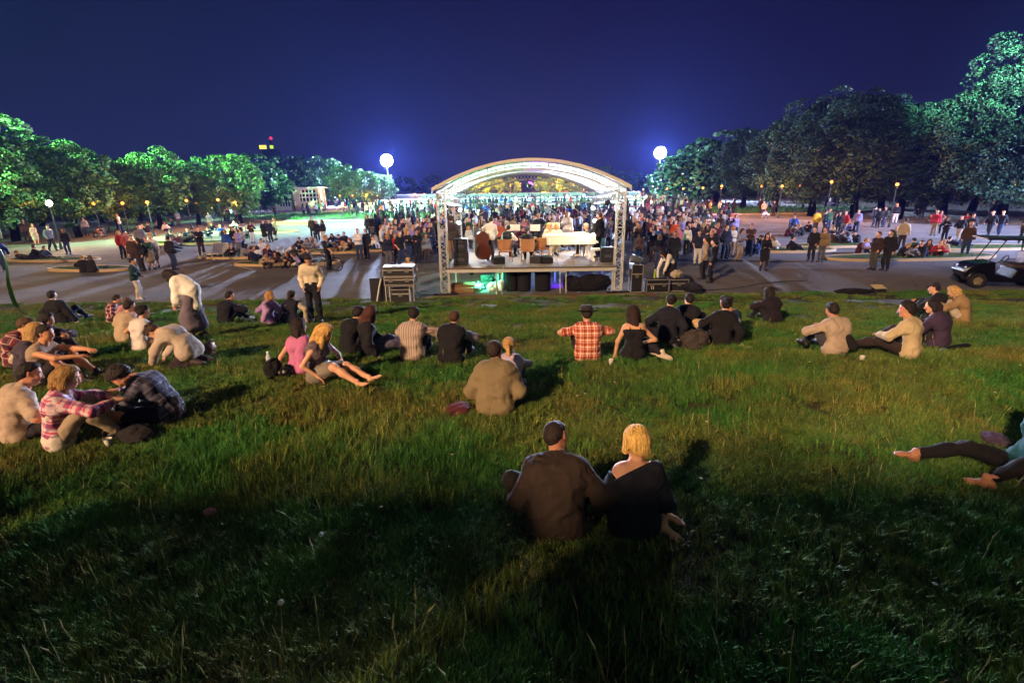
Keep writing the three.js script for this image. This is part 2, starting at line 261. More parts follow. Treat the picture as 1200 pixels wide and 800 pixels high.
// a clipped hedge along the top of the bank behind the picture; its shade falls over the near grass
{
  const r = rng(41);
  for (const [x0, x1, lab] of [[-13, -7.1, 'clipped hedge on top of the bank, longest section'], [-6.85, -3.05, 'clipped hedge on top of the bank between two gaps'], [-2.86, 7, 'clipped hedge on top of the bank behind the couple']]) {
    const w = x1 - x0, h = 2.4, zc = 0.95, y0 = groundY((x0 + x1) / 2, zc) - 0.1, g = thing('clipped_hedge', lab, 'hedge', [(x0 + x1) / 2, y0, zc], 0, 'hedge sections behind the lawn');
    part('branch_core', rbox(w - 0.16, h - 0.3, 0.45, 0.12, 0, h / 2 - 0.1, 0), mat('#5a4a36', 1), g);
    const P = [], Nn = [], Cc = [], n = Math.round(w * 900); for (let i = 0; i < n; i++) { const s = r(), x = (r() - 0.5) * w, y = r() * h, top = s < 0.3, px = x, py = (top ? h + (r() - 0.7) * 0.3 : y) + 0.22 * N3((x + x0) * 1.1, 1, 1) * (top ? 1 : y / h) + (r() < 0.12 && top ? 0.15 * r() : 0), pz = top ? (r() - 0.5) * 0.6 : (s < 0.65 ? 0.3 : -0.3) + (r() - 0.5) * 0.1, a = V(r() - 0.5, r() - 0.5, r() - 0.5).normalize(), b = V(r() - 0.5, r() - 0.5, r() - 0.5).cross(a).normalize(), L = 0.045 + 0.03 * r(), t = 0.7 + 0.6 * r(); for (const q of [[0, 0], [0.5, 0.4], [1, 0], [0, 0], [1, 0], [0.5, -0.4]]) { P.push(px + (a.x * q[0] + b.x * q[1]) * L, py + (a.y * q[0] + b.y * q[1]) * L, pz + (a.z * q[0] + b.z * q[1]) * L); Nn.push(0, top ? 1 : 0.3, top ? 0 : Math.sign(pz)); Cc.push(t, t, t); } }
    const q = new THREE.BufferGeometry(); q.setAttribute('position', new THREE.Float32BufferAttribute(P, 3)); q.setAttribute('normal', new THREE.Float32BufferAttribute(Nn, 3)); q.setAttribute('color', new THREE.Float32BufferAttribute(Cc, 3)); part('foliage', q, leafMats.dark, g);
  }
}
// ---------------------------------------------------------------- park lamps: a post with a glowing globe
const lampPost = mat('#23262a', 0.6, 0.4), globeWarm = glow('#ff9a40', 4), globeWhite = glow('#ffe6c0', 30);
const postGeo = merge([lathe([[0.16, 0], [0.16, 0.12], [0.1, 0.35], [0.06, 0.5], [0.045, 1]], 10), lathe([[0.09, 0.97], [0.12, 0.985], [0.07, 1.0]], 10)]);
function lampAt(px, py, F, r, cd, label, group, white) {
  const p = atF(px, py, F), h = p.y - r, g = thing('park_lamp', label, 'street lamp', [p.x, 0, p.z], 0, group);
  part('post', [bar([0, 0, 0], [0, h - 0.1, 0], 0.045, 8, 0.032), lathe([[0.12, 0], [0.12, 0.1], [0.07, 0.35], [0.045, 0.6]], 10)], lampPost, g);
  part('collar', lathe([[0.045, h - 0.14], [0.1, h - 0.08], [0.11, h - 0.03], [0.06, h + 0.02]], 10), lampPost, g);
  const gl = part('globe', (() => { const s = new THREE.SphereGeometry(Math.min(r, 0.24) * (white ? 0.8 : 0.58), 14, 10); s.translate(0, p.y, 0); return s; })(), white ? globeWhite : globeWarm, g);
  const l = new THREE.PointLight(white ? '#ffd9a6' : '#ff9e48', cd * 0.11, 0, 2); l.position.set(0, p.y, 0); l.castShadow = true; l.shadow.radius = 10; l.name = 'lamp_light'; g.add(l);
  return g;
}
[[57, 238, 37, 1300, 1], [172, 237, 46, 900], [109, 238, 47, 300], [120, 238, 51, 300], [143, 238, 49, 300], [218, 235, 53, 250], [229, 238, 60, 250], [255, 234, 56, 700], [275, 237, 60, 250], [24, 236, 43, 250]].forEach(([x, y, F, cd, w]) => lampAt(x, y, F, 0.24, cd, w ? 'bright globe lamp on a post beside the walkers by the lawn trees' : 'warm globe lamp on a post under the left tree row', w ? undefined : 'lamps under the left trees', w));
[[398, 229, 92, 1600], [413, 229, 96, 450], [429, 229, 102, 3500], [442, 229, 110, 400]].forEach(([x, y, F, cd]) => lampAt(x, y, F, 0.3, cd, 'warm globe lamp between the pavilion and the low kiosk', 'lamps by the pavilion'));
[[486, 227, 118, 500], [497, 227, 124, 500]].forEach(([x, y, F, cd]) => lampAt(x, y, F, 0.3, cd, 'warm globe lamp beside the low kiosk', 'lamps by the kiosk'));
[[782, 221, 84, 400], [801, 221, 82, 400], [824, 220, 66, 500], [846, 218, 60, 2000], [893, 218, 64, 350], [917, 218, 58, 500], [924, 217, 66, 350], [937, 217, 62, 450], [975, 213, 52, 1700], [1052, 216, 45, 300], [1000, 214, 70, 300], [1188, 212, 46, 2200], [754, 222, 100, 300]].forEach(([x, y, F, cd]) => lampAt(x, y, F, 0.24, cd, 'warm globe lamp on a post under the dark right-hand trees', 'lamps under the right trees'));
[[558, 217, 138], [566, 215, 145], [586, 212, 150], [604, 209, 160], [610, 215, 142], [622, 210, 165], [628, 217, 140], [648, 214, 148], [655, 210, 142], [684, 222, 130], [598, 216, 140], [672, 216, 140], [636, 213, 170]].forEach(([x, y, F]) => lampAt(x, y, F, 0.3, 16000, 'warm lamp on the avenue beyond the fountain', 'lamps on the far avenue'));

// ---------------------------------------------------------------- people: joints -> distance field -> one continuous surface
const _p = V(), _q = V();
function meshField(prims, cell, o = {}) {
  const lo = V(1e9, 1e9, 1e9), hi = V(-1e9, -1e9, -1e9);
  for (const q of prims) { if (q.sub) continue; const r = Math.max(q.ra, q.rb) * Math.max(1, q.s ?? 1) + 0.02; for (const e of [q.a, q.b]) { lo.min(_p.copy(e).addScalar(-r)); hi.max(_p.copy(e).addScalar(r)); } }
  lo.addScalar(-2 * cell); hi.addScalar(2 * cell);
  const nx = Math.ceil((hi.x - lo.x) / cell) + 1, ny = Math.ceil((hi.y - lo.y) / cell) + 1, nz = Math.ceil((hi.z - lo.z) / cell) + 1, f = new Float32Array(nx * ny * nz).fill(9), id = new Int16Array(nx * ny * nz), nearest = new Float32Array(nx * ny * nz).fill(9);
  prims.forEach((q, n) => {
    const K = q.k ?? 0.05, R = Math.max(q.ra, q.rb) * Math.max(1, q.s ?? 1) + K + 2.5 * cell, ab = _p.copy(q.b).sub(q.a).clone(), L2 = Math.max(ab.lengthSq(), 1e-9);
    const i0 = Math.max(0, Math.floor((Math.min(q.a.x, q.b.x) - R - lo.x) / cell)), i1 = Math.min(nx - 1, Math.ceil((Math.max(q.a.x, q.b.x) + R - lo.x) / cell));
    const j0 = Math.max(0, Math.floor((Math.min(q.a.y, q.b.y) - R - lo.y) / cell)), j1 = Math.min(ny - 1, Math.ceil((Math.max(q.a.y, q.b.y) + R - lo.y) / cell));
    const k0 = Math.max(0, Math.floor((Math.min(q.a.z, q.b.z) - R - lo.z) / cell)), k1 = Math.min(nz - 1, Math.ceil((Math.max(q.a.z, q.b.z) + R - lo.z) / cell));
    const fn = q.n, fs = q.s ? 1 / q.s - 1 : 0;
    for (let k = k0; k <= k1; k++) for (let j = j0; j <= j1; j++) for (let i = i0; i <= i1; i++) {
      let x = lo.x + i * cell - q.a.x, y = lo.y + j * cell - q.a.y, z = lo.z + k * cell - q.a.z;
      const t = clamp((x * ab.x + y * ab.y + z * ab.z) / L2, 0, 1); x -= ab.x * t; y -= ab.y * t; z -= ab.z * t;
      if (fn) { const m = (x * fn.x + y * fn.y + z * fn.z) * fs; x += fn.x * m; y += fn.y * m; z += fn.z * m; }
      const d = Math.sqrt(x * x + y * y + z * z) - (q.ra + (q.rb - q.ra) * t), at = (k * ny + j) * nx + i, c = f[at];
      if (q.sub) { const h = Math.max(K - Math.abs(c + d), 0) / K; f[at] = Math.max(c, -d) + h * h * K / 4; continue; }
      const h = Math.max(K - Math.abs(c - d), 0) / K; f[at] = Math.min(c, d) - h * h * K / 4;
      if (d < nearest[at]) { nearest[at] = d; id[at] = n; }
    }
  });
  if (o.fold || o.cut || o.shape) for (let k = 0; k < nz; k++) for (let j = 0; j < ny; j++) for (let i = 0; i < nx; i++) {
    const at = (k * ny + j) * nx + i, x = lo.x + i * cell, y = lo.y + j * cell, z = lo.z + k * cell; if (f[at] > 0.06 || f[at] < -0.07) continue;
    if (o.fold) { const s = o.seed ?? 0, w = 0.5 * N3(x * 5 + s, y * 5, z * 5); f[at] += o.fold * (N3(x * 7 + w * 4 + s, y * 11 + x * 5, z * 7 - s) + 0.9 * Math.abs(N3(x * 13 + s, y * 9 + w * 6 - x * 6, z * 13)) - 0.3); }
    if (o.shape) f[at] = o.shape(x, y, z, f[at]);
    if (o.cut && !prims[id[at]].limb) for (const c of o.cut) f[at] = Math.max(f[at], (x - c.p.x) * c.n.x + (y - c.p.y) * c.n.y + (z - c.p.z) * c.n.z);
  }
  const vi = new Int32Array(nx * ny * nz).fill(-1), pos = [], ids = [], ix = [], off = [0, 1, nx, nx + 1, nx * ny, nx * ny + 1, nx * ny + nx, nx * ny + nx + 1];
  const E = [[0, 1], [2, 3], [4, 5], [6, 7], [0, 2], [1, 3], [4, 6], [5, 7], [0, 4], [1, 5], [2, 6], [3, 7]];
  for (let k = 0; k < nz - 1; k++) for (let j = 0; j < ny - 1; j++) for (let i = 0; i < nx - 1; i++) {
    const at = (k * ny + j) * nx + i; let m = 0; for (let c = 0; c < 8; c++) if (f[at + off[c]] < 0) m |= 1 << c;
    if (m === 0 || m === 255) continue;
    let x = 0, y = 0, z = 0, n = 0;
    for (const [a, b] of E) { const sa = (m >> a) & 1, sb = (m >> b) & 1; if (sa === sb) continue; const fa = f[at + off[a]], t = fa / (fa - f[at + off[b]]); x += (a & 1) + ((b & 1) - (a & 1)) * t; y += ((a >> 1) & 1) + (((b >> 1) & 1) - ((a >> 1) & 1)) * t; z += (a >> 2) + ((b >> 2) - (a >> 2)) * t; n++; }
    vi[at] = pos.length / 3; pos.push(lo.x + (i + x / n) * cell, lo.y + (j + y / n) * cell, lo.z + (k + z / n) * cell); ids.push(id[at]);
  }
  const quad = (a, b, c, d, flip) => { if (a < 0 || b < 0 || c < 0 || d < 0) return; if (flip) ix.push(a, c, b, a, d, c); else ix.push(a, b, c, a, c, d); };
  for (let k = 1; k < nz - 1; k++) for (let j = 1; j < ny - 1; j++) for (let i = 1; i < nx - 1; i++) {
    const at = (k * ny + j) * nx + i, s = f[at] < 0;
    if (s !== f[at + 1] < 0) quad(vi[at - nx - nx * ny], vi[at - nx * ny], vi[at], vi[at - nx], !s);
    if (s !== f[at + nx] < 0) quad(vi[at - 1 - nx * ny], vi[at - 1], vi[at], vi[at - nx * ny], !s);
    if (s !== f[at + nx * ny] < 0) quad(vi[at - 1 - nx], vi[at - nx], vi[at], vi[at - 1], !s);
  }
  const g = new THREE.BufferGeometry(), nv = pos.length / 3, uv = new Float32Array(nv * 2), col = new Float32Array(nv * 3).fill(1);
  for (let v = 0; v < nv; v++) {
    const q = prims[ids[v]], x = pos[v * 3], y = pos[v * 3 + 1], z = pos[v * 3 + 2];
    if (q.u) { uv[v * 2] = (x - q.o.x) * q.u.x + (y - q.o.y) * q.u.y + (z - q.o.z) * q.u.z; uv[v * 2 + 1] = (x - q.o.x) * q.w.x + (y - q.o.y) * q.w.y + (z - q.o.z) * q.w.z; }
    const c = o.color ? o.color(x, y, z, q) : q.c; if (c) { col[v * 3] = c[0]; col[v * 3 + 1] = c[1]; col[v * 3 + 2] = c[2]; }
  }
  g.setAttribute('position', new THREE.Float32BufferAttribute(pos, 3)); g.setAttribute('uv', new THREE.BufferAttribute(uv, 2)); g.setAttribute('color', new THREE.BufferAttribute(col, 3)); g.setIndex(ix); g.computeVertexNormals();
  return g;
}
const cap = (a, b, ra, rb = ra, o = {}) => ({ a: a.isVector3 ? a : V(...a), b: b.isVector3 ? b : V(...b), ra, rb, ...o });
// ---- heads, hands, feet, hair are shaped once and reused
const headCache = new Map();
function headGeo(cell) {
  if (headCache.has(cell)) return headCache.get(cell);
  const X = V(1, 0, 0), Y = V(0, 1, 0), Z = V(0, 0, 1), pr = [
    cap([0, 0.025, -0.022], [0, 0.035, 0.012], 0.083, 0.078, { k: 0.03, n: Y, s: 1.12 }), cap([0, -0.02, 0.035], [0, -0.062, 0.042], 0.06, 0.046, { k: 0.04 }), cap([-0.03, -0.075, 0.02], [0.03, -0.075, 0.02], 0.03, 0.03, { k: 0.03 }),
    cap([0, -0.1, 0.066], [0, -0.098, 0.06], 0.022, 0.022, { k: 0.025 }), cap([-0.034, 0.024, 0.074], [0.034, 0.024, 0.074], 0.014, 0.014, { k: 0.02 }),
    cap([-0.031, 0.002, 0.107], [-0.031, 0.002, 0.108], 0.017, 0.017, { k: 0.012, sub: true }), cap([0.031, 0.002, 0.107], [0.031, 0.002, 0.108], 0.017, 0.017, { k: 0.012, sub: true }),
    cap([-0.031, 0.002, 0.078], [-0.031, 0.002, 0.079], 0.0125, 0.0125, { k: 0.004, eye: 1 }), cap([0.031, 0.002, 0.078], [0.031, 0.002, 0.079], 0.0125, 0.0125, { k: 0.004, eye: 1 }),
    cap([0, 0.012, 0.092], [0, -0.032, 0.112], 0.0085, 0.013, { k: 0.014 }), cap([-0.012, -0.036, 0.1], [0.012, -0.036, 0.1], 0.009, 0.009, { k: 0.012 }),
    cap([-0.02, -0.064, 0.09], [0.02, -0.064, 0.09], 0.0075, 0.0075, { k: 0.008, lip: 1 }), cap([-0.036, -0.028, 0.072], [-0.04, -0.03, 0.068], 0.022, 0.022, { k: 0.025 }), cap([0.036, -0.028, 0.072], [0.04, -0.03, 0.068], 0.022, 0.022, { k: 0.025 }),
    cap([-0.083, 0.014, -0.01], [-0.079, -0.026, -0.002], 0.017, 0.012, { k: 0.008, n: X, s: 0.5 }), cap([0.083, 0.014, -0.01], [0.079, -0.026, -0.002], 0.017, 0.012, { k: 0.008, n: X, s: 0.5 }),
    cap([0, -0.07, -0.03], [0, -0.16, -0.045], 0.052, 0.056, { k: 0.03 })];
  const g = meshField(pr, cell, { color: (x, y, z, q) => q.eye ? (Math.hypot(Math.abs(x) - 0.031, y - 0.002) < 0.0065 ? [0.05, 0.035, 0.03] : [1.25, 1.3, 1.4]) : q.lip ? [0.78, 0.45, 0.45] : y > 0.022 && y < 0.034 && z > 0.07 && Math.abs(x) > 0.012 && Math.abs(x) < 0.05 ? [0.3, 0.22, 0.18] : null });
  headCache.set(cell, g); return g;
}
const handCache = new Map();
function handGeo(side, cell, curl = 0.5) { // wrist at the origin, fingers along +z, palm towards -y, thumb on the side of x * side
  const key = side + '/' + cell + '/' + curl; if (handCache.has(key)) return handCache.get(key);
  const pr = [cap([0, 0, -0.03], [0, 0, 0.01], 0.026, 0.027, { k: 0.02, n: V(0, 1, 0), s: 0.8 })];
  for (let i = 0; i < 4; i++) pr.push(cap([(i - 1.5) * 0.012, 0, 0.005], [(i - 1.5) * 0.0205, 0.002, 0.082], 0.016, 0.0125, { k: 0.012 }));
  const len = [0.074, 0.084, 0.08, 0.062];
  for (let i = 0; i < 4; i++) { const x = (1.5 - i) * 0.0205 * side, L = len[i], sp = (1.5 - i) * 0.04 * side; let p = V(x, 0.002, 0.082), a = curl * 0.55; [0.46, 0.31, 0.25].forEach((s, n) => { const q = p.clone().add(V(Math.sin(sp) * L * s, -Math.sin(a) * L * s, Math.cos(a) * L * s)); pr.push(cap(p, q, 0.0092 - n * 0.0006, 0.0086 - n * 0.0008, { k: 0.004 })); p = q; a += curl * 0.8; }); }
  pr.push(cap([0.018 * side, -0.004, 0.012], [0.043 * side, -0.014, 0.045], 0.015, 0.0115, { k: 0.012 }), cap([0.043 * side, -0.014, 0.045], [0.052 * side, -0.024, 0.075], 0.0108, 0.009, { k: 0.004 }), cap([0.052 * side, -0.024, 0.075], [0.047 * side, -0.034, 0.098], 0.009, 0.0075, { k: 0.004 }));
  const g = meshField(pr, cell); handCache.set(key, g); return g;
}
const footCache = new Map();
function footGeo(kind, cell) { // ankle at the origin, toes along +z, sole at y = -0.075
  const key = kind + cell; if (footCache.has(key)) return footCache.get(key);
  const Y = V(0, 1, 0); let pr;
  if (kind === 'bare') {
    pr = [cap([0, 0.03, 0], [0, -0.03, -0.02], 0.034, 0.036, { k: 0.03 }), cap([0, -0.045, -0.045], [0, -0.05, 0], 0.028, 0.026, { k: 0.03 }), cap([0, -0.025, 0.02], [0.006, -0.055, 0.13], 0.034, 0.026, { k: 0.04, n: Y, s: 0.8 }), cap([-0.02, -0.058, 0.1], [0.024, -0.058, 0.12], 0.018, 0.02, { k: 0.03 })];
    [[-0.032, 0.142, 0.0075], [-0.018, 0.157, 0.008], [-0.003, 0.168, 0.0085], [0.012, 0.175, 0.009], [0.031, 0.176, 0.0125]].forEach(([x, z, r]) => pr.push(cap([x * 0.9, -0.056, 0.12], [x, -0.064, z], r * 1.05, r, { k: 0.006 })));
  } else pr = [cap([0, 0.035, -0.005], [0, -0.02, -0.01], 0.044, 0.043, { k: 0.03 }), cap([0, -0.042, -0.055], [0, -0.044, 0.12], 0.037, 0.042, { k: 0.04, n: Y, s: 0.85 }), cap([0, -0.012, 0.02], [0.004, -0.044, 0.155], 0.038, 0.036, { k: 0.04, n: Y, s: 0.8 }), cap([-0.006, -0.062, -0.06], [0.004, -0.062, 0.16], 0.034, 0.042, { k: 0.01, n: Y, s: 0.4 })];
  const g = meshField(pr, cell, { cut: [{ p: V(0, -0.078, 0), n: V(0, -1, 0) }] }); footCache.set(key, g); return g;
}
const hairCache = new Map();
function hairGeo(style, cell, seed) {
  const key = style + cell + seed; if (hairCache.has(key)) return hairCache.get(key);
  const Y = V(0, 1, 0), Z = V(0, 0, 1), thick = style === 'crop' ? 0.0055 : style === 'curly' ? 0.034 : style === 'short' ? 0.013 : 0.017;
  const pr = [cap([0, 0.027, -0.026], [0, 0.037, 0.012], 0.083 + thick, 0.079 + thick, { k: 0.03, n: Y, s: 1.12 }), cap([0, -0.02, -0.055], [0, -0.045, -0.052], 0.062 + thick * 0.6, 0.05 + thick * 0.5, { k: 0.04 })];
  const long = style.startsWith('long') || style === 'bob' || style === 'wave';
  if (long) {
    const L = style === 'bob' ? 0.13 : style === 'wave' ? 0.24 : 0.36;
    for (const s of [-1, 1]) pr.push(cap([s * 0.07, 0.03, -0.01], [s * 0.088, -0.1, style === 'longfront' ? 0.05 : -0.01], 0.04, 0.036, { k: 0.04 }));
    pr.push(cap([-0.04, -0.02, -0.075], [-0.055, 0.02 - L, -0.1], 0.06, 0.032, { k: 0.05 }), cap([0.04, -0.02, -0.075], [0.055, 0.02 - L, -0.1], 0.06, 0.032, { k: 0.05 }), cap([0, -0.02, -0.08], [0, 0.01 - L, -0.115], 0.06, 0.03, { k: 0.05 }));
    if (style === 'longfront') for (const s of [-1, 1]) pr.push(cap([s * 0.086, -0.07, 0.05], [s * 0.075, -0.38, 0.115], 0.036, 0.018, { k: 0.03 }));
    { const rr = rng(seed * 7 + 3); for (let i = 0; i < 11; i++) { const a = (i / 10 - 0.5) * 3.7, x = Math.sin(a), z = -Math.cos(a), l = L * (0.85 + 0.28 * rr()); pr.push(cap([x * 0.085, -0.02, z * 0.085 - 0.01], [x * (0.1 + 0.015 * rr()), 0.03 - l, z * (0.1 + 0.02 * rr()) - 0.015], 0.026, 0.007, { k: 0.012 })); } }
    if (style === 'wave') for (let i = 0; i < 5; i++) pr.push(cap([(i - 2) * 0.035, -0.1, -0.1], [(i - 2) * 0.045 + 0.02, -0.25 - (i % 2) * 0.03, -0.11], 0.028, 0.014, { k: 0.02 }));
  }
  if (style === 'pony') { pr.push(cap([0, 0.03, -0.115], [0, 0.0, -0.15], 0.026, 0.034, { k: 0.015 }), cap([0, 0.0, -0.15], [0.01, -0.13, -0.16], 0.036, 0.034, { k: 0.02 }), cap([0.01, -0.13, -0.16], [0, -0.27, -0.13], 0.034, 0.012, { k: 0.02 })); }
  if (style === 'bun') pr.push(cap([0, 0.06, -0.125], [0, 0.045, -0.14], 0.042, 0.046, { k: 0.012 }));
  if (style === 'updo') for (let i = 0; i < 6; i++) pr.push(cap([(i - 2.5) * 0.022, 0.06 + (i % 2) * 0.025, -0.1], [(2.5 - i) * 0.016, 0.035 + (i % 3) * 0.02, -0.135], 0.03, 0.022, { k: 0.012 }));
  const faceLow = style === 'crop' || style === 'short' ? 0.035 : 0.05;
  const g = meshField(pr, cell, {
    color: (x, y, z) => { const k = 0.85 + 0.6 * N3(Math.atan2(x, -z + 0.02) * 24 + seed, y * 7, 3) + 0.5 * N3(x * 70, y * 30, z * 70 + seed); return [k * 1.03, k, k * 0.96]; },
    seed, shape: (x, y, z, d) => {
      const st = style === 'curly' ? 0.011 * (N3(x * 42 + seed, y * 42, z * 42) + 0.6 * N3(x * 85, y * 85 + seed, z * 85)) : (style === 'crop' ? 0.0028 : 0.0066) * (N3(Math.atan2(x, -z + 0.02) * 11 + seed, y * 9, z * 14) + 0.7 * N3(Math.atan2(x, -z + 0.02) * 26, y * 14 + seed, z * 22));
      d += st;
      // the face stays free, and short hair ends above the ears and at the nape
      const face = Math.max(0.030 - z * (style === 'longfront' ? 1 : 1) + (y > 0 ? y * 0.55 : 0), 0 - (0.075 - Math.abs(x)) * -1 * 0, y - 0.1);
      const inFace = Math.max(0.028 - z + Math.max(0, y - 0.02) * 0.75, Math.abs(x) - (long ? 0.064 : 0.12), y - 0.088, -0.5 - y);
      d = Math.max(d, -inFace);
      if (!long) { const hem = (z > -0.02 ? -0.014 + (z + 0.02) * 0.7 : -0.092 + 0.03 * smooth(-0.09, -0.02, z) + 0.022 * smooth(0.03, 0.08, Math.abs(x))); if (style !== 'pony' || z > -0.11) { const hm = hem + 0.014 * N3(Math.atan2(x, -z) * 7 + seed, 1, seed); d += 0.011 * smooth(hm + 0.055, hm, y); d = Math.max(d, hm - y); } }
      return d;
    },
  });
  hairCache.set(key, g); return g;
}
// ---- joints from a pose (person's own axes: x to their left, y up, z the way they face; metres, for a height of 1.75)
function ik(a, t, l1, l2, pole) {
  const d = t.clone().sub(a); let L = d.length(); const mx = (l1 + l2) * 0.998; if (L > mx) { d.multiplyScalar(mx / L); L = mx; t = a.clone().add(d); }
  const x = d.clone().normalize(), p = pole.clone().addScaledVector(x, -pole.dot(x)).normalize(), c = clamp((l1 * l1 + L * L - l2 * l2) / (2 * l1 * L), -1, 1), s = Math.sqrt(1 - c * c);
  return [a.clone().addScaledVector(x, l1 * c).addScaledVector(p, l1 * s), t];
}
const D = Math.PI / 180, A3 = (a) => V(...a);
function joints(p, b) {
  const j = {}, lean = (p.lean ?? 0) * D, side = (p.side ?? 0) * D, twist = (p.twist ?? 0) * D, slump = (p.slump ?? 12) * D, turn = (p.hipTurn ?? 0) * D;
  const basis = (l, s, t) => { const q = new THREE.Quaternion().setFromEuler(new THREE.Euler(l, t, 0, 'YXZ')).multiply(new THREE.Quaternion().setFromAxisAngle(V(0, 0, 1), -s)); return { X: V(1, 0, 0).applyQuaternion(q), U: V(0, 1, 0).applyQuaternion(q), Z: V(0, 0, 1).applyQuaternion(q), q }; };
  j.P = A3(p.pelvis); j.b0 = basis(lean * 0.55 - slump * 0.5, side * 0.6, turn); j.b1 = basis(lean, side, turn + twist * 0.5); j.b2 = basis(lean + slump, side, turn + twist);
  j.W = j.P.clone().addScaledVector(j.b0.U, 0.16); j.C = j.W.clone().addScaledVector(j.b1.U, 0.19); j.N = j.C.clone().addScaledVector(j.b2.U, 0.165);
  const h = p.head ?? {}, hq = j.b2.q.clone();
  hq.multiply(new THREE.Quaternion().setFromEuler(new THREE.Euler(((h.pitch ?? 0)) * D - (lean + slump) * (h.level ?? 0.7), (h.yaw ?? 0) * D, (h.roll ?? 0) * D, 'YXZ')));
  j.hq = hq; const nk = j.b2.U.clone().lerp(V(0, 1, 0).applyQuaternion(hq), 0.5).normalize();
  j.H = j.N.clone().addScaledVector(nk, 0.095).addScaledVector(V(0, 1, 0).applyQuaternion(hq), 0.095).addScaledVector(V(0, 0, 1).applyQuaternion(hq), 0.018);
  const sw = b.sh ?? 0.172, shrug = p.shrug ?? 0;
  for (const [n, s] of [['L', 1], ['R', -1]]) {
    j['S' + n] = j.N.clone().addScaledVector(j.b2.U, -0.066 + shrug).addScaledVector(j.b2.X, s * sw).addScaledVector(j.b2.Z, p.round ?? 0.015);
    j['T' + n] = j.P.clone().addScaledVector(j.b0.X, s * 0.088).addScaledVector(j.b0.U, -0.015);
    const ar = p['arm' + n], le = p['leg' + n];
    [j['E' + n], j['Wr' + n]] = ik(j['S' + n], A3(ar.w), 0.285, 0.255, A3(ar.pole ?? [s * 0.5, -0.3, -1]));
    [j['K' + n], j['An' + n]] = ik(j['T' + n], A3(le.a), 0.43, 0.42, A3(le.pole ?? [0, 0.2, 1]));
  }
  return j;
}
const skinMats = {}; const skin = (c) => skinMats[c] ??= new THREE.MeshStandardMaterial({ color: c, vertexColors: true, roughness: 0.55 });
function torsoPrims(j, b, e, k = 0.07) { // e: how far the cloth stands off the body
  const w = b.w ?? 1, hp = b.hip ?? 1, uv = { o: j.P, u: j.b2.X, w: j.b1.U }, X0 = j.b0.X, X1 = j.b1.X, X2 = j.b2.X, at = (c, x, U, u, Z, z) => c.clone().addScaledVector(x[0], x[1]).addScaledVector(U, u).addScaledVector(Z, z);
  const line = (c, X, h, ra, Z, s, o = {}) => cap(c.clone().addScaledVector(X, -h), c.clone().addScaledVector(X, h), ra + e, ra + e, { k, n: Z, s, ...uv, ...o });
  const l = [line(j.P.clone().addScaledVector(j.b0.Z, -0.01), X0, 0.075 * hp, 0.108, j.b0.Z, 0.95), line(j.W, j.b1.X, 0.055 * w, 0.098 * w, j.b1.Z, 0.86), line(j.C, X1, 0.078 * w, 0.108 * w, j.b1.Z, 0.88),
    line(j.C.clone().addScaledVector(j.b2.U, 0.085), X2, (b.sh ?? 0.172) * 0.62, 0.082, j.b2.Z, 0.95), line(j.N.clone().addScaledVector(j.b2.U, -0.055), X2, (b.sh ?? 0.172) * 0.7, 0.046, j.b2.Z, 1), cap(j.N.clone().addScaledVector(j.b2.U, -0.05), j.N.clone().addScaledVector(j.b2.U, 0.02), 0.062 + e, 0.05 + e, { k: 0.05, ...uv })];
  if (b.belly) l.push(line(j.W.clone().addScaledVector(j.b1.Z, 0.04), j.b1.X, 0.05, 0.1, j.b1.Z, 1));
  if (b.bust) for (const s of [-1, 1]) l.push(cap(j.C.clone().addScaledVector(X1, s * 0.065).addScaledVector(j.b1.Z, 0.085).addScaledVector(j.b1.U, 0.03), j.C.clone().addScaledVector(X1, s * 0.07).addScaledVector(j.b1.Z, 0.09), 0.052 + e, 0.052 + e, { k: 0.04, ...uv }));
  return l;
}
const limbUV = (a, b) => { const w = b.clone().sub(a).normalize(), u = Math.abs(w.y) < 0.9 ? V(0, 1, 0).cross(w).normalize() : V(1, 0, 0); return { o: a, u, w, limb: 1 }; };
function armPrims(j, s, e, upto, b) { // upto: 1 = whole upper arm, 2 = to the wrist
  const S = j['S' + s], E = j['E' + s], W = j['Wr' + s], t = b.arm ?? 1, l = [], u1 = clamp(upto, 0, 1), end = S.clone().lerp(E, u1);
  l.push(cap(S, end, 0.05 * t + e, lerp(0.054, 0.042, u1) * t + e * 1.15, { k: 0.05, ...limbUV(S, E) }));
  if (upto > 1) { const u2 = upto - 1; l.push(cap(E, E.clone().lerp(W, u2), 0.042 * t + e, lerp(0.042, 0.028, u2) * t + e, { k: 0.03, ...limbUV(E, W) })); }
  return l;
}
function legPrims(j, s, e, upto, b) {
  const T = j['T' + s], K = j['K' + s], A = j['An' + s], t = b.leg ?? 1, l = [], u1 = clamp(upto, 0, 1), end = T.clone().lerp(K, u1);
  l.push(cap(T, end, 0.086 * t + e, lerp(0.086, 0.058, u1) * t + e, { k: 0.06, ...limbUV(T, K) }));
  if (upto > 1) { const u2 = upto - 1, Kb = K.clone(); l.push(cap(K, K.clone().lerp(A, Math.min(u2, 0.4)), 0.056 * t + e, lerp(0.056, 0.057, Math.min(1, u2 * 2.5)) * t + e, { k: 0.04, ...limbUV(K, A) })); if (u2 > 0.4) l.push(cap(K.clone().lerp(A, 0.35), K.clone().lerp(A, u2), 0.055 * t + e, (b.flare ?? lerp(0.056, 0.036, u2)) * t + e * (1 + 0.3 * u2), { k: 0.04, ...limbUV(K, A) })); }
  return l;
}
const placed = (g, m) => { const c = g.clone(); c.applyMatrix4(m); return c; };
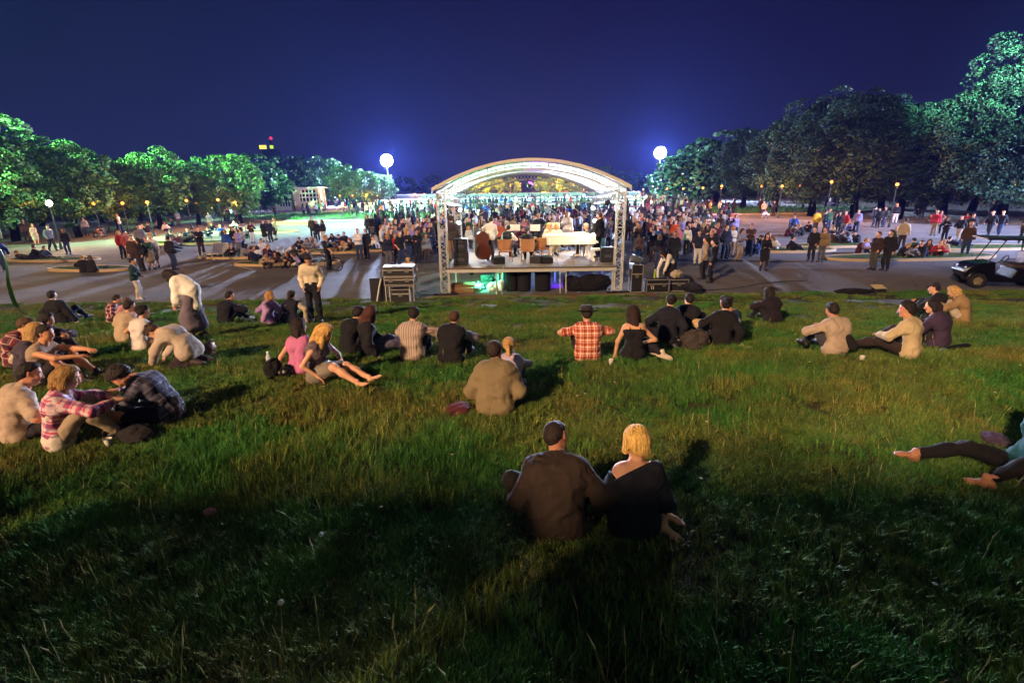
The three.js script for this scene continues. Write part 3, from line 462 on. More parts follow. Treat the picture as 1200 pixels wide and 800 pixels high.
function handMatrix(j, s, palm, sc) { // hand goes on from the forearm; palm: where the palm looks
  const E = j['E' + s], W = j['Wr' + s], z = W.clone().sub(E).normalize(); const y = A3(palm).negate(); y.addScaledVector(z, -y.dot(z)).normalize(); const x = y.clone().cross(z);
  return M4().makeBasis(x.multiplyScalar(sc), y.multiplyScalar(sc), z.multiplyScalar(sc)).setPosition(W);
}
// o: { pose, build, skin, hair: [style, colour], wear: [[name, kind, material, options] ...], shoes, cell, extra }
function personParts(o) {
  const b = o.build ?? {}, j = joints(o.pose, b), cell = o.cell ?? 0.016, fine = o.fine ?? 0.006, out = [], seed = o.seed ?? 1, hs = (b.head ?? 1) * 1.0;
  const skinPrims = [...torsoPrims(j, b, 0), ...armPrims(j, 'L', 0, 1.97, b), ...armPrims(j, 'R', 0, 1.97, b), ...legPrims(j, 'L', 0, 1.97, b), ...legPrims(j, 'R', 0, 1.97, b), cap(j.N, j.H.clone().addScaledVector(V(0, 1, 0).applyQuaternion(j.hq), -0.07), 0.05, 0.05, { k: 0.03 })];
  const body = [meshField(skinPrims, cell)];
  const hm = M4().compose(j.H, j.hq, V(hs, hs, hs)); body.push(placed(headGeo(fine), hm));
  const hand = o.handCell ?? fine;
  for (const s of ['L', 'R']) { const ar = o.pose['arm' + s]; body.push(placed(handGeo(s === 'L' ? -1 : 1, hand, ar.curl ?? 0.5), handMatrix(j, s, ar.palm ?? [0, -1, 0.2], 0.95))); }
  for (const s of ['L', 'R']) {
    const le = o.pose['leg' + s], A = j['An' + s], z = le.toe ? A3(le.toe).normalize() : V(0, 0, 1), sh = A.clone().sub(j['K' + s]).normalize(); const up = le.up ? A3(le.up) : V(0, 1, 0); up.addScaledVector(z, -up.dot(z)).normalize(); const x = up.clone().cross(z);
    const sg = s === 'L' ? -1 : 1, m = M4().makeBasis(x.multiplyScalar(sg), up, z).setPosition(A);
    let g = placed(footGeo(o.shoes === 'bare' ? 'bare' : 'shoe', o.footCell ?? fine * 1.4), m);
    if (sg < 0) { const i = g.index.array; for (let q = 0; q < i.length; q += 3) { const t = i[q]; i[q] = i[q + 1]; i[q + 1] = t; } g.computeVertexNormals(); }
    if (o.shoes === 'bare') body.push(g); else out.push(['shoe', g, o.shoes ?? mat('#1a1715', 0.6)]);
  }
  out.unshift(['body', merge(body), skin(o.skin ?? '#c98f6e')]);
  for (const [name, kind, material, q = {}] of o.wear) {
    let pr = [], cut = [], e = q.e ?? (kind === 'top' ? 0.024 : 0.016); const fo = q.fold ?? 0.015;
    if (kind === 'top') { // torso and sleeves
      pr = torsoPrims(j, b, e, 0.08); const sl = q.sleeve ?? 1.92;
      if (q.hem) pr.push(cap(j.P.clone().addScaledVector(j.b0.X, -0.07), j.P.clone().addScaledVector(j.b0.X, 0.07), 0.104 + e * 1.1, 0.104 + e * 1.1, { k: 0.06, o: j.P, u: j.b2.X, w: j.b1.U }));
      if (sl > 0) for (const s of ['L', 'R']) { const one = (q.only && q.only !== s) ? 0 : sl; if (one) pr.push(...armPrims(j, s, e * (q.tight ?? 1), one, b)); }
      cut.push({ p: j.P.clone().addScaledVector(j.b0.U, q.low ?? -0.055), n: j.b0.U.clone().negate() });
      cut.push({ p: j.N.clone().addScaledVector(j.b2.U, q.neck ?? 0.035).addScaledVector(j.b2.Z, 0.02), n: j.b2.U.clone().multiplyScalar(0.9).addScaledVector(j.b2.Z, q.vee ?? 0.45).normalize() });
      if (q.strap !== undefined) cut.push({ p: j.N.clone().addScaledVector(j.b2.U, -0.125), n: j.b2.U.clone() });
      if (q.off) cut.push({ p: j.N.clone().addScaledVector(j.b2.U, -0.055), n: j.b2.U.clone().multiplyScalar(0.86).addScaledVector(j.b2.X, q.off * 0.42).normalize() });
      if (q.collar) pr.push(cap(j.N.clone().addScaledVector(j.b2.U, 0.0), j.N.clone().addScaledVector(j.b2.U, 0.03), 0.066, 0.062, { k: 0.02, o: j.P, u: j.b2.X, w: j.b1.U }));
      if (q.hood) { const c = j.N.clone().addScaledVector(j.b2.Z, -0.085).addScaledVector(j.b2.U, -0.01); pr.push(cap(c.clone().addScaledVector(j.b2.X, -0.07), c.clone().addScaledVector(j.b2.X, 0.07), 0.05, 0.05, { k: 0.03 }), cap(c, c.clone().addScaledVector(j.b2.U, -0.09), 0.055, 0.03, { k: 0.04 })); }
      if (q.skirted) for (const s of [-1, 1]) pr.push(cap(j.W.clone().addScaledVector(j.b0.X, s * 0.05), j.P.clone().addScaledVector(j.b0.X, s * 0.13).addScaledVector(j.b0.U, -0.02).addScaledVector(j.b0.Z, -0.02), 0.1, 0.1, { k: 0.06, o: j.P, u: j.b2.X, w: j.b1.U }));
    } else if (kind === 'straps') {
      for (const s of [-1, 1]) { const up = j.N.clone().addScaledVector(j.b2.U, -0.0).addScaledVector(j.b2.X, s * 0.085); pr.push(cap(up.clone().addScaledVector(j.b2.U, 0.0).addScaledVector(j.b2.Z, -0.03), up.clone().addScaledVector(j.b2.U, -0.14).addScaledVector(j.b2.Z, -0.105), q.r ?? 0.013, q.r ?? 0.011, { k: 0.01 }), cap(up.clone().addScaledVector(j.b2.U, 0.012), up.clone().addScaledVector(j.b2.U, -0.13).addScaledVector(j.b2.Z, 0.1), q.r ?? 0.011, q.r ?? 0.011, { k: 0.01 })); }
    } else if (kind === 'legs') {
      const X0 = j.b0.X; pr = [cap(j.P.clone().addScaledVector(X0, -0.075 * (b.hip ?? 1)), j.P.clone().addScaledVector(X0, 0.075 * (b.hip ?? 1)), 0.106 + e * 0.5, 0.106 + e * 0.5, { k: 0.06, n: j.b0.Z, s: 0.95 }), cap(j.P.clone().addScaledVector(j.b0.X, -0.05), j.W.clone().lerp(j.P, 0.55).addScaledVector(j.b0.X, -0.04), 0.1 + e * 0.3, 0.094, { k: 0.05, n: j.b0.Z, s: 0.9 }), cap(j.P.clone().addScaledVector(j.b0.X, 0.05), j.W.clone().lerp(j.P, 0.55).addScaledVector(j.b0.X, 0.04), 0.1 + e * 0.3, 0.094, { k: 0.05, n: j.b0.Z, s: 0.9 })];
      for (const s of ['L', 'R']) pr.push(...legPrims(j, s, e, q.upto ?? 1.93, b));
    } else if (kind === 'skirt') { // cloth hung from the hips over both thighs
      const t = q.upto ?? 0.9, KL = j.TL.clone().lerp(j.KL, Math.min(1, t)), KR = j.TR.clone().lerp(j.KR, Math.min(1, t)), e2 = q.wide ?? 0.1;
      pr = [cap(j.P.clone().addScaledVector(j.b0.X, -0.075), j.P.clone().addScaledVector(j.b0.X, 0.075), 0.115 + e, 0.115 + e, { k: 0.07 }), cap(j.P, j.W, 0.11 + e, 0.1 + e, { k: 0.05 }), cap(j.TL, KL, 0.1 + e, e2, { k: 0.09 }), cap(j.TR, KR, 0.1 + e, e2, { k: 0.09 }), cap(j.P, KL.clone().lerp(KR, 0.5), 0.11 + e, e2, { k: 0.09 })];
      if (t > 1) { const AL = j.KL.clone().lerp(j.AnL, t - 1), AR = j.KR.clone().lerp(j.AnR, t - 1); pr.push(cap(KL, AL, e2, e2 * 1.1, { k: 0.1 }), cap(KR, AR, e2, e2 * 1.1, { k: 0.1 }), cap(KL.clone().lerp(KR, 0.5), AL.clone().lerp(AR, 0.5), e2, e2 * 1.1, { k: 0.1 })); }
    } else if (kind === 'prims') pr = q.make(j, e);
    if (kind === 'straps') { out.push([name, meshField(pr.slice(0, 2), 0.007), material], [name, meshField(pr.slice(2), 0.007), material]); continue; }
    if (q.more) pr.push(...q.more(j, e));
    for (const p of pr) p.uvs = 1;
    out.push([name, meshField(pr, q.cell ?? cell, { fold: fo, seed: seed * 3.7 + out.length, cut: q.cut ? cut.concat(q.cut(j)) : cut }), material]);
  }
  if (o.hair) { const g = placed(hairGeo(o.hair[0], o.hairCell ?? fine * 1.15, o.hair[2] ?? 1), hm); out.push(['hair', g, mat(o.hair[1], 0.8, 0, { vertexColors: true })]); }
  if (o.extra) for (const [n, g, m, local] of o.extra(j)) out.push([n, local === 'head' ? placed(g, hm) : g, m]);
  return out;
}
const az = (deg) => Math.PI - deg * D; // 0 faces away from where one stands, 90 to the right
function person(o) {
  const g = thing('person', o.label, 'person', o.at, az(o.face ?? 0), o.group), s = (o.tall ?? 1.75) / 1.75 * (o.group === 'people sitting on the grassy bank' && (o.tall ?? 0) < 1.78 ? 0.965 : 1); g.scale.setScalar(s);
  for (const [n, geo, m] of personParts(o)) part(n, geo, m, g);
  return g;
}
// ---------------------------------------------------------------- poses
const pose = {
  // on the ground, knees drawn up, arms round the knees
  knees: (o = {}) => ({ pelvis: [0, 0.1, 0], lean: 18, slump: 34, head: { pitch: 6 }, round: 0.05, armL: { w: [0.1, 0.40, 0.47], pole: [1, -0.3, -0.2], palm: [-1, -0.2, 0] }, armR: { w: [-0.1, 0.38, 0.49], pole: [-1, -0.3, -0.2], palm: [1, -0.2, 0] }, legL: { a: [0.14, 0.08, 0.56], pole: [0.25, 1, 0.3] }, legR: { a: [-0.14, 0.08, 0.56], pole: [-0.25, 1, 0.3] }, ...o }),
  // legs crossed in front
  cross: (o = {}) => ({ pelvis: [0, 0.1, 0], lean: 16, slump: 30, head: { pitch: 8 }, armL: { w: [0.24, 0.27, 0.3], pole: [1, -0.4, -0.4] }, armR: { w: [-0.24, 0.27, 0.3], pole: [-1, -0.4, -0.4] }, legL: { a: [-0.1, 0.085, 0.3], pole: [1, 0.35, 0.5], toe: [-1, -0.1, 0.3], up: [0.2, 1, 0] }, legR: { a: [0.1, 0.095, 0.38], pole: [-1, 0.35, 0.5], toe: [1, -0.1, 0.3], up: [-0.2, 1, 0] }, ...o }),
  // knees up, one hand propped behind
  prop: (o = {}) => ({ pelvis: [0, 0.115, 0], lean: -10, slump: 16, head: { pitch: 2 }, armL: { w: [0.32, 0.08, -0.18], pole: [0.5, 0.2, -1], palm: [0, -1, 0], curl: 0.2 }, armR: { w: [-0.16, 0.4, 0.4], pole: [-1, -0.5, 0] }, legL: { a: [0.13, 0.08, 0.55], pole: [0.3, 1, 0.2] }, legR: { a: [-0.13, 0.08, 0.62], pole: [-0.2, 1, 0.2] }, ...o }),
  // legs folded to one side, weight on one hand
  sideL: (o = {}) => ({ pelvis: [0, 0.105, 0], lean: 10, side: 6, slump: 24, head: { pitch: 5 }, armL: { w: [0.2, 0.27, 0.22], pole: [1, -0.2, -0.6] }, armR: { w: [-0.3, 0.08, -0.05], pole: [-0.6, 0.1, -1], palm: [0, -1, 0], curl: 0.2 }, legL: { a: [0.5, 0.09, 0.02], pole: [0.5, 0.25, 1], toe: [0.8, -0.1, -0.6] }, legR: { a: [0.42, 0.085, 0.2], pole: [-0.3, 0.3, 1], toe: [0.9, -0.1, -0.3] }, ...o }),
  // legs stretched out in front
  long: (o = {}) => ({ pelvis: [0, 0.115, 0], lean: 4, slump: 20, head: { pitch: 8 }, armL: { w: [0.18, 0.24, 0.3], pole: [1, -0.2, -0.6] }, armR: { w: [-0.18, 0.24, 0.3], pole: [-1, -0.2, -0.6] }, legL: { a: [0.12, 0.085, 0.84], pole: [0.1, 1, 0], toe: [0.15, 0.75, 0.5], up: [0, 0.6, -0.8] }, legR: { a: [-0.1, 0.085, 0.83], pole: [-0.1, 1, 0], toe: [-0.2, 0.75, 0.5], up: [0, 0.6, -0.8] }, ...o }),
  stand: (o = {}) => ({ pelvis: [0, 0.93, 0], lean: 0, slump: 5, head: {}, armL: { w: [0.25, 0.87, 0.05], pole: [0.3, 0, -1], palm: [-1, 0, 0] }, armR: { w: [-0.25, 0.87, 0.05], pole: [-0.3, 0, -1], palm: [1, 0, 0] }, legL: { a: [0.11, 0.08, 0.02], pole: [0.1, 0, 1], toe: [0.2, 0, 1] }, legR: { a: [-0.11, 0.08, -0.02], pole: [-0.1, 0, 1], toe: [-0.2, 0, 1] }, ...o }),
  folded: (o = {}) => pose.stand({ armL: { w: [-0.1, 1.17, 0.23], pole: [1, -0.6, 0.1], palm: [0, 0, -1] }, armR: { w: [0.1, 1.14, 0.25], pole: [-1, -0.6, 0.1], palm: [0, 0, -1] }, ...o }),
  pockets: (o = {}) => pose.stand({ armL: { w: [0.21, 0.93, 0.08], pole: [0.5, 0.1, -1], palm: [-1, 0, 0] }, armR: { w: [-0.21, 0.93, 0.08], pole: [-0.5, 0.1, -1], palm: [1, 0, 0] }, ...o }),
  walk: (o = {}) => pose.stand({ pelvis: [0, 0.91, 0], lean: 3, armL: { w: [0.26, 0.9, -0.2], pole: [0.3, 0, -1], palm: [-1, 0, 0] }, armR: { w: [-0.26, 0.92, 0.22], pole: [-0.3, 0, -1], palm: [1, 0, 0] }, legL: { a: [0.08, 0.08, 0.28], pole: [0, 0, 1], toe: [0.1, 0.15, 1] }, legR: { a: [-0.08, 0.16, -0.3], pole: [0, 0, 1], toe: [0, -0.5, 1] }, ...o }),
  phone: (o = {}) => pose.stand({ head: { pitch: 12 }, armL: { w: [0.08, 1.22, 0.32], pole: [1, -1, 0], palm: [0, 1, -0.4], curl: 0.8 }, armR: { w: [-0.08, 1.2, 0.32], pole: [-1, -1, 0], palm: [0, 1, -0.4], curl: 0.8 }, ...o }),
  raise: (o = {}) => pose.stand({ head: { pitch: -8 }, armL: { w: [0.14, 1.72, 0.25], pole: [1, -0.2, 0.3], palm: [0, 0, 1] }, armR: { w: [-0.14, 1.72, 0.25], pole: [-1, -0.2, 0.3], palm: [0, 0, 1] }, ...o }),
  chair: (o = {}) => ({ pelvis: [0, 0.53, 0], lean: 4, slump: 10, head: { pitch: 8 }, armL: { w: [0.16, 0.74, 0.33], pole: [1, -0.5, -0.2] }, armR: { w: [-0.16, 0.74, 0.33], pole: [-1, -0.5, -0.2] }, legL: { a: [0.12, 0.08, 0.42], pole: [0.1, 1, 0.6] }, legR: { a: [-0.12, 0.08, 0.42], pole: [-0.1, 1, 0.6] }, ...o }),
  lounge: (o = {}) => ({ pelvis: [0, 0.36, 0], lean: -32, slump: 12, head: { pitch: 10, level: 0.8 }, armL: { w: [0.22, 0.5, 0.2], pole: [1, -0.5, -0.4] }, armR: { w: [-0.22, 0.5, 0.2], pole: [-1, -0.5, -0.4] }, legL: { a: [0.12, 0.36, 0.8], pole: [0, 1, 0.2], toe: [0.2, 0.8, 0.4], up: [0, 0.4, -0.9] }, legR: { a: [-0.12, 0.36, 0.8], pole: [0, 1, 0.2], toe: [-0.2, 0.8, 0.4], up: [0, 0.4, -0.9] }, ...o }),
  lie: (o = {}) => ({ pelvis: [0, 0.13, 0], lean: -68, slump: 14, head: { pitch: 24, level: 0.4 }, armL: { w: [0.3, 0.1, -0.3], pole: [1, 0.2, 0], palm: [0, -1, 0] }, armR: { w: [-0.05, 0.24, -0.1], pole: [-1, 0.4, 0] }, legL: { a: [0.12, 0.08, 0.6], pole: [0, 1, 0] }, legR: { a: [-0.1, 0.085, 0.8], pole: [0, 1, 0.1], toe: [-0.2, 0.8, 0.5], up: [0, 0.5, -0.8] }, ...o }),
};
// cloth
const cloth = (c, rough = 0.92, extra) => mat(c, rough, 0, { name: 'cloth', ...extra });
function plaid(bg, bands, size = 0.14, w = 256) { // bands: [where, width, colour, strength, which way]
  const t = tex(w, w, (u, v) => { const c = C(bg); const rgb = [c.r, c.g, c.b]; for (const [at, wd, col, k, way] of bands) { const cc = C(col); for (const [q, dir] of [[u, 'x'], [v, 'y']]) { if (way && way !== dir) continue; let dd = Math.abs(((q - at + 1.5) % 1) - 0.5); if (dd < wd / 2) { rgb[0] = lerp(rgb[0], cc.r, k); rgb[1] = lerp(rgb[1], cc.g, k); rgb[2] = lerp(rgb[2], cc.b, k); } } } const n = 1 + 0.1 * (R0() - 0.5); const out = new THREE.Color(rgb[0] * n, rgb[1] * n, rgb[2] * n).convertLinearToSRGB(); return [out.r, out.g, out.b]; });
  t.repeat.set(1 / size, 1 / size); return new THREE.MeshStandardMaterial({ map: t, roughness: 0.9 });
}
const wovenTex = (c1, c2, f) => { const t = tex(256, 256, (u, v) => { const a = C(c1), b = C(c2), k = clamp(0.5 + 0.9 * tileN(u, v, f, 2) + 0.5 * tileN(u, v, f * 3, 5), 0, 1); const o = new THREE.Color().lerpColors(a, b, k).convertLinearToSRGB(); return [o.r, o.g, o.b]; }); t.repeat.set(2.2, 2.2); return new THREE.MeshStandardMaterial({ map: t, roughness: 0.92 }); };
const fabric = {
  orangePlaid: plaid('#c4512f', [[0.2, 0.2, '#f2e3cf', 0.6], [0.62, 0.16, '#5a1d1a', 0.55], [0.85, 0.06, '#f2e3cf', 0.5]], 0.115),
  pinkPlaid: plaid('#c4506a', [[0.25, 0.3, '#e9d8dc', 0.65], [0.7, 0.2, '#4a3f77', 0.55], [0.92, 0.05, '#f0e4e4', 0.6]], 0.12),
  navyPlaid: plaid('#2b2a3c', [[0.25, 0.22, '#6d6a80', 0.4], [0.68, 0.1, '#15131d', 0.7], [0.85, 0.05, '#8d8494', 0.5]], 0.17),
  redPlaid: plaid('#7e2d34', [[0.25, 0.3, '#20203a', 0.6], [0.7, 0.12, '#d9c7c4', 0.6]], 0.13),
  stripes: plaid('#b6a294', [[0.3, 0.34, '#6d5a55', 0.75, 'x']], 0.042), floral: wovenTex('#2f2933', '#85737a', 60),
  brown: wovenTex('#2f231c', '#3d2e25', 120), khaki: wovenTex('#75664a', '#857455', 60), navy: wovenTex('#14151f', '#1c1e2c', 70), tee: wovenTex('#a8937f', '#b8a38e', 30),
};
// ---------------------------------------------------------------- the people sitting on the bank
const seat = (px, py, d = 0.1) => { const p = gp(px, py), k = Math.hypot(p.x, p.z), q = V(p.x * (1 + d / k), 0, p.z * (1 + d / k)); q.y = groundY(q.x, q.z) + 0.015; return q; };
function flip(p) { const m = (a) => a && [-a[0], a[1], a[2]], arm = (a) => ({ ...a, w: m(a.w), pole: m(a.pole), palm: m(a.palm) }), leg = (l) => ({ ...l, a: m(l.a), pole: m(l.pole), toe: m(l.toe), up: m(l.up) }); return { ...p, pelvis: m(p.pelvis), side: -(p.side ?? 0), twist: -(p.twist ?? 0), hipTurn: -(p.hipTurn ?? 0), head: { ...p.head, yaw: -(p.head?.yaw ?? 0), roll: -(p.head?.roll ?? 0) }, armL: arm(p.armR), armR: arm(p.armL), legL: leg(p.legR), legR: leg(p.legL) }; }
const she = { sh: 0.15, w: 0.9, hip: 1.08, arm: 0.85, bust: 1, leg: 0.97 }, he = { sh: 0.176, w: 1.02 }, heBig = { sh: 0.186, w: 1.08, belly: 1 };
const legs = (c, o) => ['trousers', 'legs', typeof c === 'string' ? cloth(c) : c, o];
const top = (n, m, o) => [n, 'top', typeof m === 'string' ? cloth(m) : m, o];
const G1 = 'people sitting on the grassy bank', dk = '#1b1512', brn = '#3a2517', bl = '#c8a565', ltSkin = '#d09a78', skn = '#bf8462';
const near = (px, py, face, label, o) => person({ at: seat(px, py, o.d), face, label, group: G1, skin: ltSkin, seed: px % 97 + 1, ...o });
// the couple
near(651, 634, 0, 'man in a brown suit jacket sitting beside the blonde woman in navy', { cell: 0.012, fine: 0.0048, build: heBig, tall: 1.7, skin: skn, shoes: mat('#16110e', 0.5),
  pose: pose.cross({ lean: 16, slump: 30, twist: -8, head: { yaw: -32, pitch: 18, roll: -4 }, armL: { w: [0.27, 0.22, 0.24], pole: [0.4, -0.6, -0.8] }, armR: { w: [-0.33, 0.24, 0.2], pole: [-0.6, -0.6, -0.5], palm: [0.2, -1, 0] }, legL: { a: [0.0, 0.09, 0.36], pole: [1, 0.75, 0.3], toe: [-1, -0.1, 0.4] } }),
  hair: ['crop', '#241811'], wear: [top('jacket', fabric.brown, { e: 0.034, hem: 1, low: -0.1, neck: 0.012, skirted: 1, fold: 0.018, cell: 0.0095, more: (j) => [cap(j.W.clone().addScaledVector(j.b1.Z, -0.135).addScaledVector(j.b1.U, -0.04), j.P.clone().addScaledVector(j.b0.Z, -0.155).addScaledVector(j.b0.U, -0.12), 0.011, 0.016, { sub: true, k: 0.008 })] }), ['jacket_collar', 'prims', fabric.brown, { fold: 0.002, cell: 0.008, make: (j) => [cap(j.N.clone().addScaledVector(j.b2.U, -0.015), j.N.clone().addScaledVector(j.b2.U, 0.022), 0.088, 0.08, { k: 0.02 })] }], ['shirt_collar', 'prims', cloth('#cdb3bd'), { fold: 0, cell: 0.008, make: (j) => [cap(j.N.clone().addScaledVector(j.b2.U, 0.0), j.N.clone().addScaledVector(j.b2.U, 0.05), 0.073, 0.066, { k: 0.02 })] }], legs('#241c18')] });
near(742, 634, -2, 'blonde woman in a navy off-shoulder top sitting beside the suited man', { cell: 0.012, fine: 0.0048, build: { ...she, hip: 1 }, tall: 1.6, skin: '#dba483', shoes: 'bare',
  pose: flip(pose.sideL({ lean: 14, slump: 28, side: 3, head: { pitch: 26, yaw: -14, roll: -8 }, armR: { w: [-0.16, 0.24, 0.26], pole: [-0.4, -0.6, -0.8] }, armL: { w: [0.2, 0.2, 0.24], pole: [0.4, -0.6, -0.8] }, legL: { a: [0.24, 0.075, -0.02], pole: [0.5, 0.25, 1], toe: [0.7, -0.1, -0.7] }, legR: { a: [0.3, 0.085, 0.14], pole: [-0.3, 0.3, 1], toe: [0.9, -0.1, -0.3] } })),
  hair: ['bob', '#d9b061', 4], wear: [top('blouse', fabric.navy, { e: 0.03, off: 1, low: -0.12, hem: 1, sleeve: 1.5, only: 'R', neck: 0.0, vee: 0.1, more: (j, e) => [cap(j.SL.clone().lerp(j.EL, 0.35), j.EL, 0.055 + e, 0.05 + e, { k: 0.06, limb: 1 })] }), ['camisole_strap', 'straps', cloth('#0d0d12'), { r: 0.011 }], legs('#2b1d1a', { upto: 1.7 })] });
// middle of the bank
near(581, 487, 4, 'man in a loose khaki jacket sitting behind the girl with a ponytail', { cell: 0.014, build: he, skin: skn, pose: pose.cross({ lean: 20, slump: 32, head: { yaw: -18, pitch: 4 }, armL: { w: [0.22, 0.24, 0.26], pole: [0.5, -0.6, -0.8] }, armR: { w: [-0.22, 0.24, 0.26], pole: [-0.5, -0.6, -0.8] } }), hair: ['short', '#2a1a11'], wear: [top('jacket', fabric.khaki, { e: 0.042, hem: 1, low: -0.13, skirted: 1, collar: 1, fold: 0.014 }), legs('#1d1a1e')] });
near(600, 463, -4, 'girl with a fair ponytail in a pale lilac top before the khaki jacket', { build: { ...she, sh: 0.14 }, tall: 1.5, pose: pose.knees({ head: { yaw: -14 } }), hair: ['pony', '#b98f55'], wear: [top('shirt', '#b9a5bb', { sleeve: 1.9 }), legs('#4a4450')] });
near(484, 422, 6, 'dark-haired man in a finely striped grey-brown shirt hugging his knees', { cell: 0.015, build: he, pose: pose.knees({ head: { yaw: 10, pitch: 0 }, lean: 10, armR: { w: [-0.2, 0.44, 0.36], pole: [-1, -0.2, -0.1] } }), hair: ['short', '#1c1210', 2], wear: [top('shirt', fabric.stripes, { e: 0.028, low: -0.1, hem: 1, sleeve: 1.2 }), legs('#1f2536')] });
near(529, 427, 14, 'short-haired man in a black vest with grey sleeves on the grass', { build: he, pose: pose.knees({ head: { yaw: 0, pitch: -2 } }), hair: ['crop', '#4a2f1c'], wear: [top('shirt', '#8d8487', { sleeve: 1.92 }), top('vest', '#0e0d11', { e: 0.036, sleeve: 0, low: -0.1, hem: 1 }), legs('#191920')] });
near(688, 423, 0, 'man in a dark hat and orange plaid shirt sitting on the bank', { cell: 0.013, build: heBig, pose: pose.knees({ lean: 8, head: { pitch: 2 }, armL: { w: [0.28, 0.36, 0.34], pole: [1, 0.1, -0.4] }, armR: { w: [-0.28, 0.36, 0.34], pole: [-1, 0.1, -0.4] } }), hair: ['short', '#20150f'],
  wear: [top('shirt', fabric.orangePlaid, { e: 0.03, sleeve: 0.75, low: -0.12, hem: 1 }), legs('#20191a')],
  extra: () => [['hat', lathe([[0.001, 0.152], [0.03, 0.15], [0.06, 0.158], [0.085, 0.15], [0.1, 0.12], [0.108, 0.062], [0.112, 0.055], [0.195, 0.066], [0.198, 0.058], [0.12, 0.043], [0.1, 0.04]], 28, 0, 0, -0.015), mat('#2c2326', 0.9), 'head'], ['hat_band', lathe([[0.106, 0.082], [0.112, 0.08], [0.1135, 0.056], [0.109, 0.055]], 28, 0, 0, -0.015), mat('#120e10', 0.8), 'head']] });
near(741, 423, 2, 'woman in a black strappy top leaning on her hand beside the plaid shirt', { cell: 0.013, build: she, skin: '#d49d79', shoes: mat('#c9b9a8', 0.8), pose: pose.sideL({ side: -2, head: { yaw: -24, pitch: 2 }, armL: { w: [0.3, 0.08, -0.02], pole: [0.6, 0.1, -1], palm: [0, -1, 0], curl: 0.2 }, armR: { w: [-0.22, 0.22, 0.22], pole: [-1, -0.2, -0.6] }, legL: { a: [-0.42, 0.085, 0.2], pole: [0.3, 0.3, 1], toe: [-0.9, -0.1, -0.3] }, legR: { a: [-0.5, 0.09, 0.02], pole: [-0.5, 0.25, 1], toe: [-0.8, -0.1, -0.6] } }), hair: ['wave', '#2a1712', 3], wear: [top('tank_top', '#0f0d11', { sleeve: 0, strap: 1, low: -0.11, e: 0.014, hem: 1 }), ['strap', 'straps', cloth('#0f0d11')], legs('#17161c')] });
near(780, 401, 10, 'person in a dark navy sweater with a bun leaning beside the man in black', { build: she, pose: pose.sideL({ side: -6 }), hair: ['bun', '#1e1310'], wear: [top('sweater', '#141521', { e: 0.036, low: -0.1, hem: 1 }), legs('#15151d')] });
near(804, 394, 14, 'man in a black sweater sitting close to the navy sweater', { build: he, pose: pose.knees({ head: { yaw: 16 } }), hair: ['short', '#19110f'], wear: [top('sweater', '#121016', { e: 0.034 }), legs('#15141a')] });
near(858, 398, -24, 'woman with a bare shoulder and burgundy top, leaning towards her friend', { build: she, pose: pose.knees({ lean: 18, head: { yaw: 20, pitch: 12 } }), hair: ['bun', '#21140f', 2], wear: [top('top', '#4a2231', { sleeve: 0, strap: 1 }), ['strap', 'straps', cloth('#4a2231')], legs('#202028'), ['scarf', 'prims', cloth('#8ea6c4'), { fold: 0.012, make: (j) => [cap(j.SR.clone(), j.C.clone().addScaledVector(j.b2.Z, -0.12), 0.05, 0.05, { k: 0.05 }), cap(j.C.clone().addScaledVector(j.b2.Z, -0.12), j.P.clone().addScaledVector(j.b0.Z, -0.13).addScaledVector(j.b0.X, -0.08), 0.05, 0.05, { k: 0.05 })] }]] });
near(842, 407, 12, 'dark-haired woman in a black jacket with jeans beside the grey rucksack', { build: she, pose: pose.sideL({ lean: 14, side: -10, head: { yaw: -10, pitch: 6 } }), hair: ['bun', '#150e0c', 3], wear: [top('jacket', '#100d10', { e: 0.036, low: -0.1, hem: 1, fold: 0.014 }), legs('#1c2130')] });
near(905, 380, -12, 'dark-haired woman in a dark plum jacket sitting alone near the plaza', { build: she, pose: pose.knees({ head: { pitch: 2 } }), hair: ['long', '#1d1210', 5], wear: [top('jacket', '#191019', { e: 0.036, low: -0.1, hem: 1 }), legs('#14131a')] });
// right-hand group
near(977, 417, -8, 'man in a pale tee with a black sling bag across his back', { cell: 0.014, build: he, skin: skn, pose: pose.knees({ lean: 10, head: { pitch: 4 }, armL: { w: [0.2, 0.36, 0.38], pole: [1, -0.2, -0.2] } }), hair: ['short', '#1d130f', 3], wear: [top('shirt', fabric.tee, { e: 0.03, sleeve: 1.2, low: -0.12, hem: 1 }), legs('#3a3940'),
  ['sling_strap', 'prims', cloth('#0f0e10'), { fold: 0, cell: 0.009, make: (j) => [cap(j.N.clone().addScaledVector(j.b2.X, 0.07).addScaledVector(j.b2.Z, -0.075).addScaledVector(j.b2.U, 0.0), j.W.clone().addScaledVector(j.b1.X, -0.1).addScaledVector(j.b1.Z, -0.125), 0.018, 0.018, { k: 0.01 })] }], ['sling_bag', 'prims', cloth('#141214'), { fold: 0.006, cell: 0.012, make: (j) => [cap(j.W.clone().addScaledVector(j.b1.X, -0.08).addScaledVector(j.b1.Z, -0.15).addScaledVector(j.b1.U, 0.06), j.W.clone().addScaledVector(j.b1.X, -0.17).addScaledVector(j.b1.Z, -0.14).addScaledVector(j.b1.U, -0.08), 0.062, 0.08, { k: 0.03, n: j.b1.Z, s: 0.6 })] }]] });
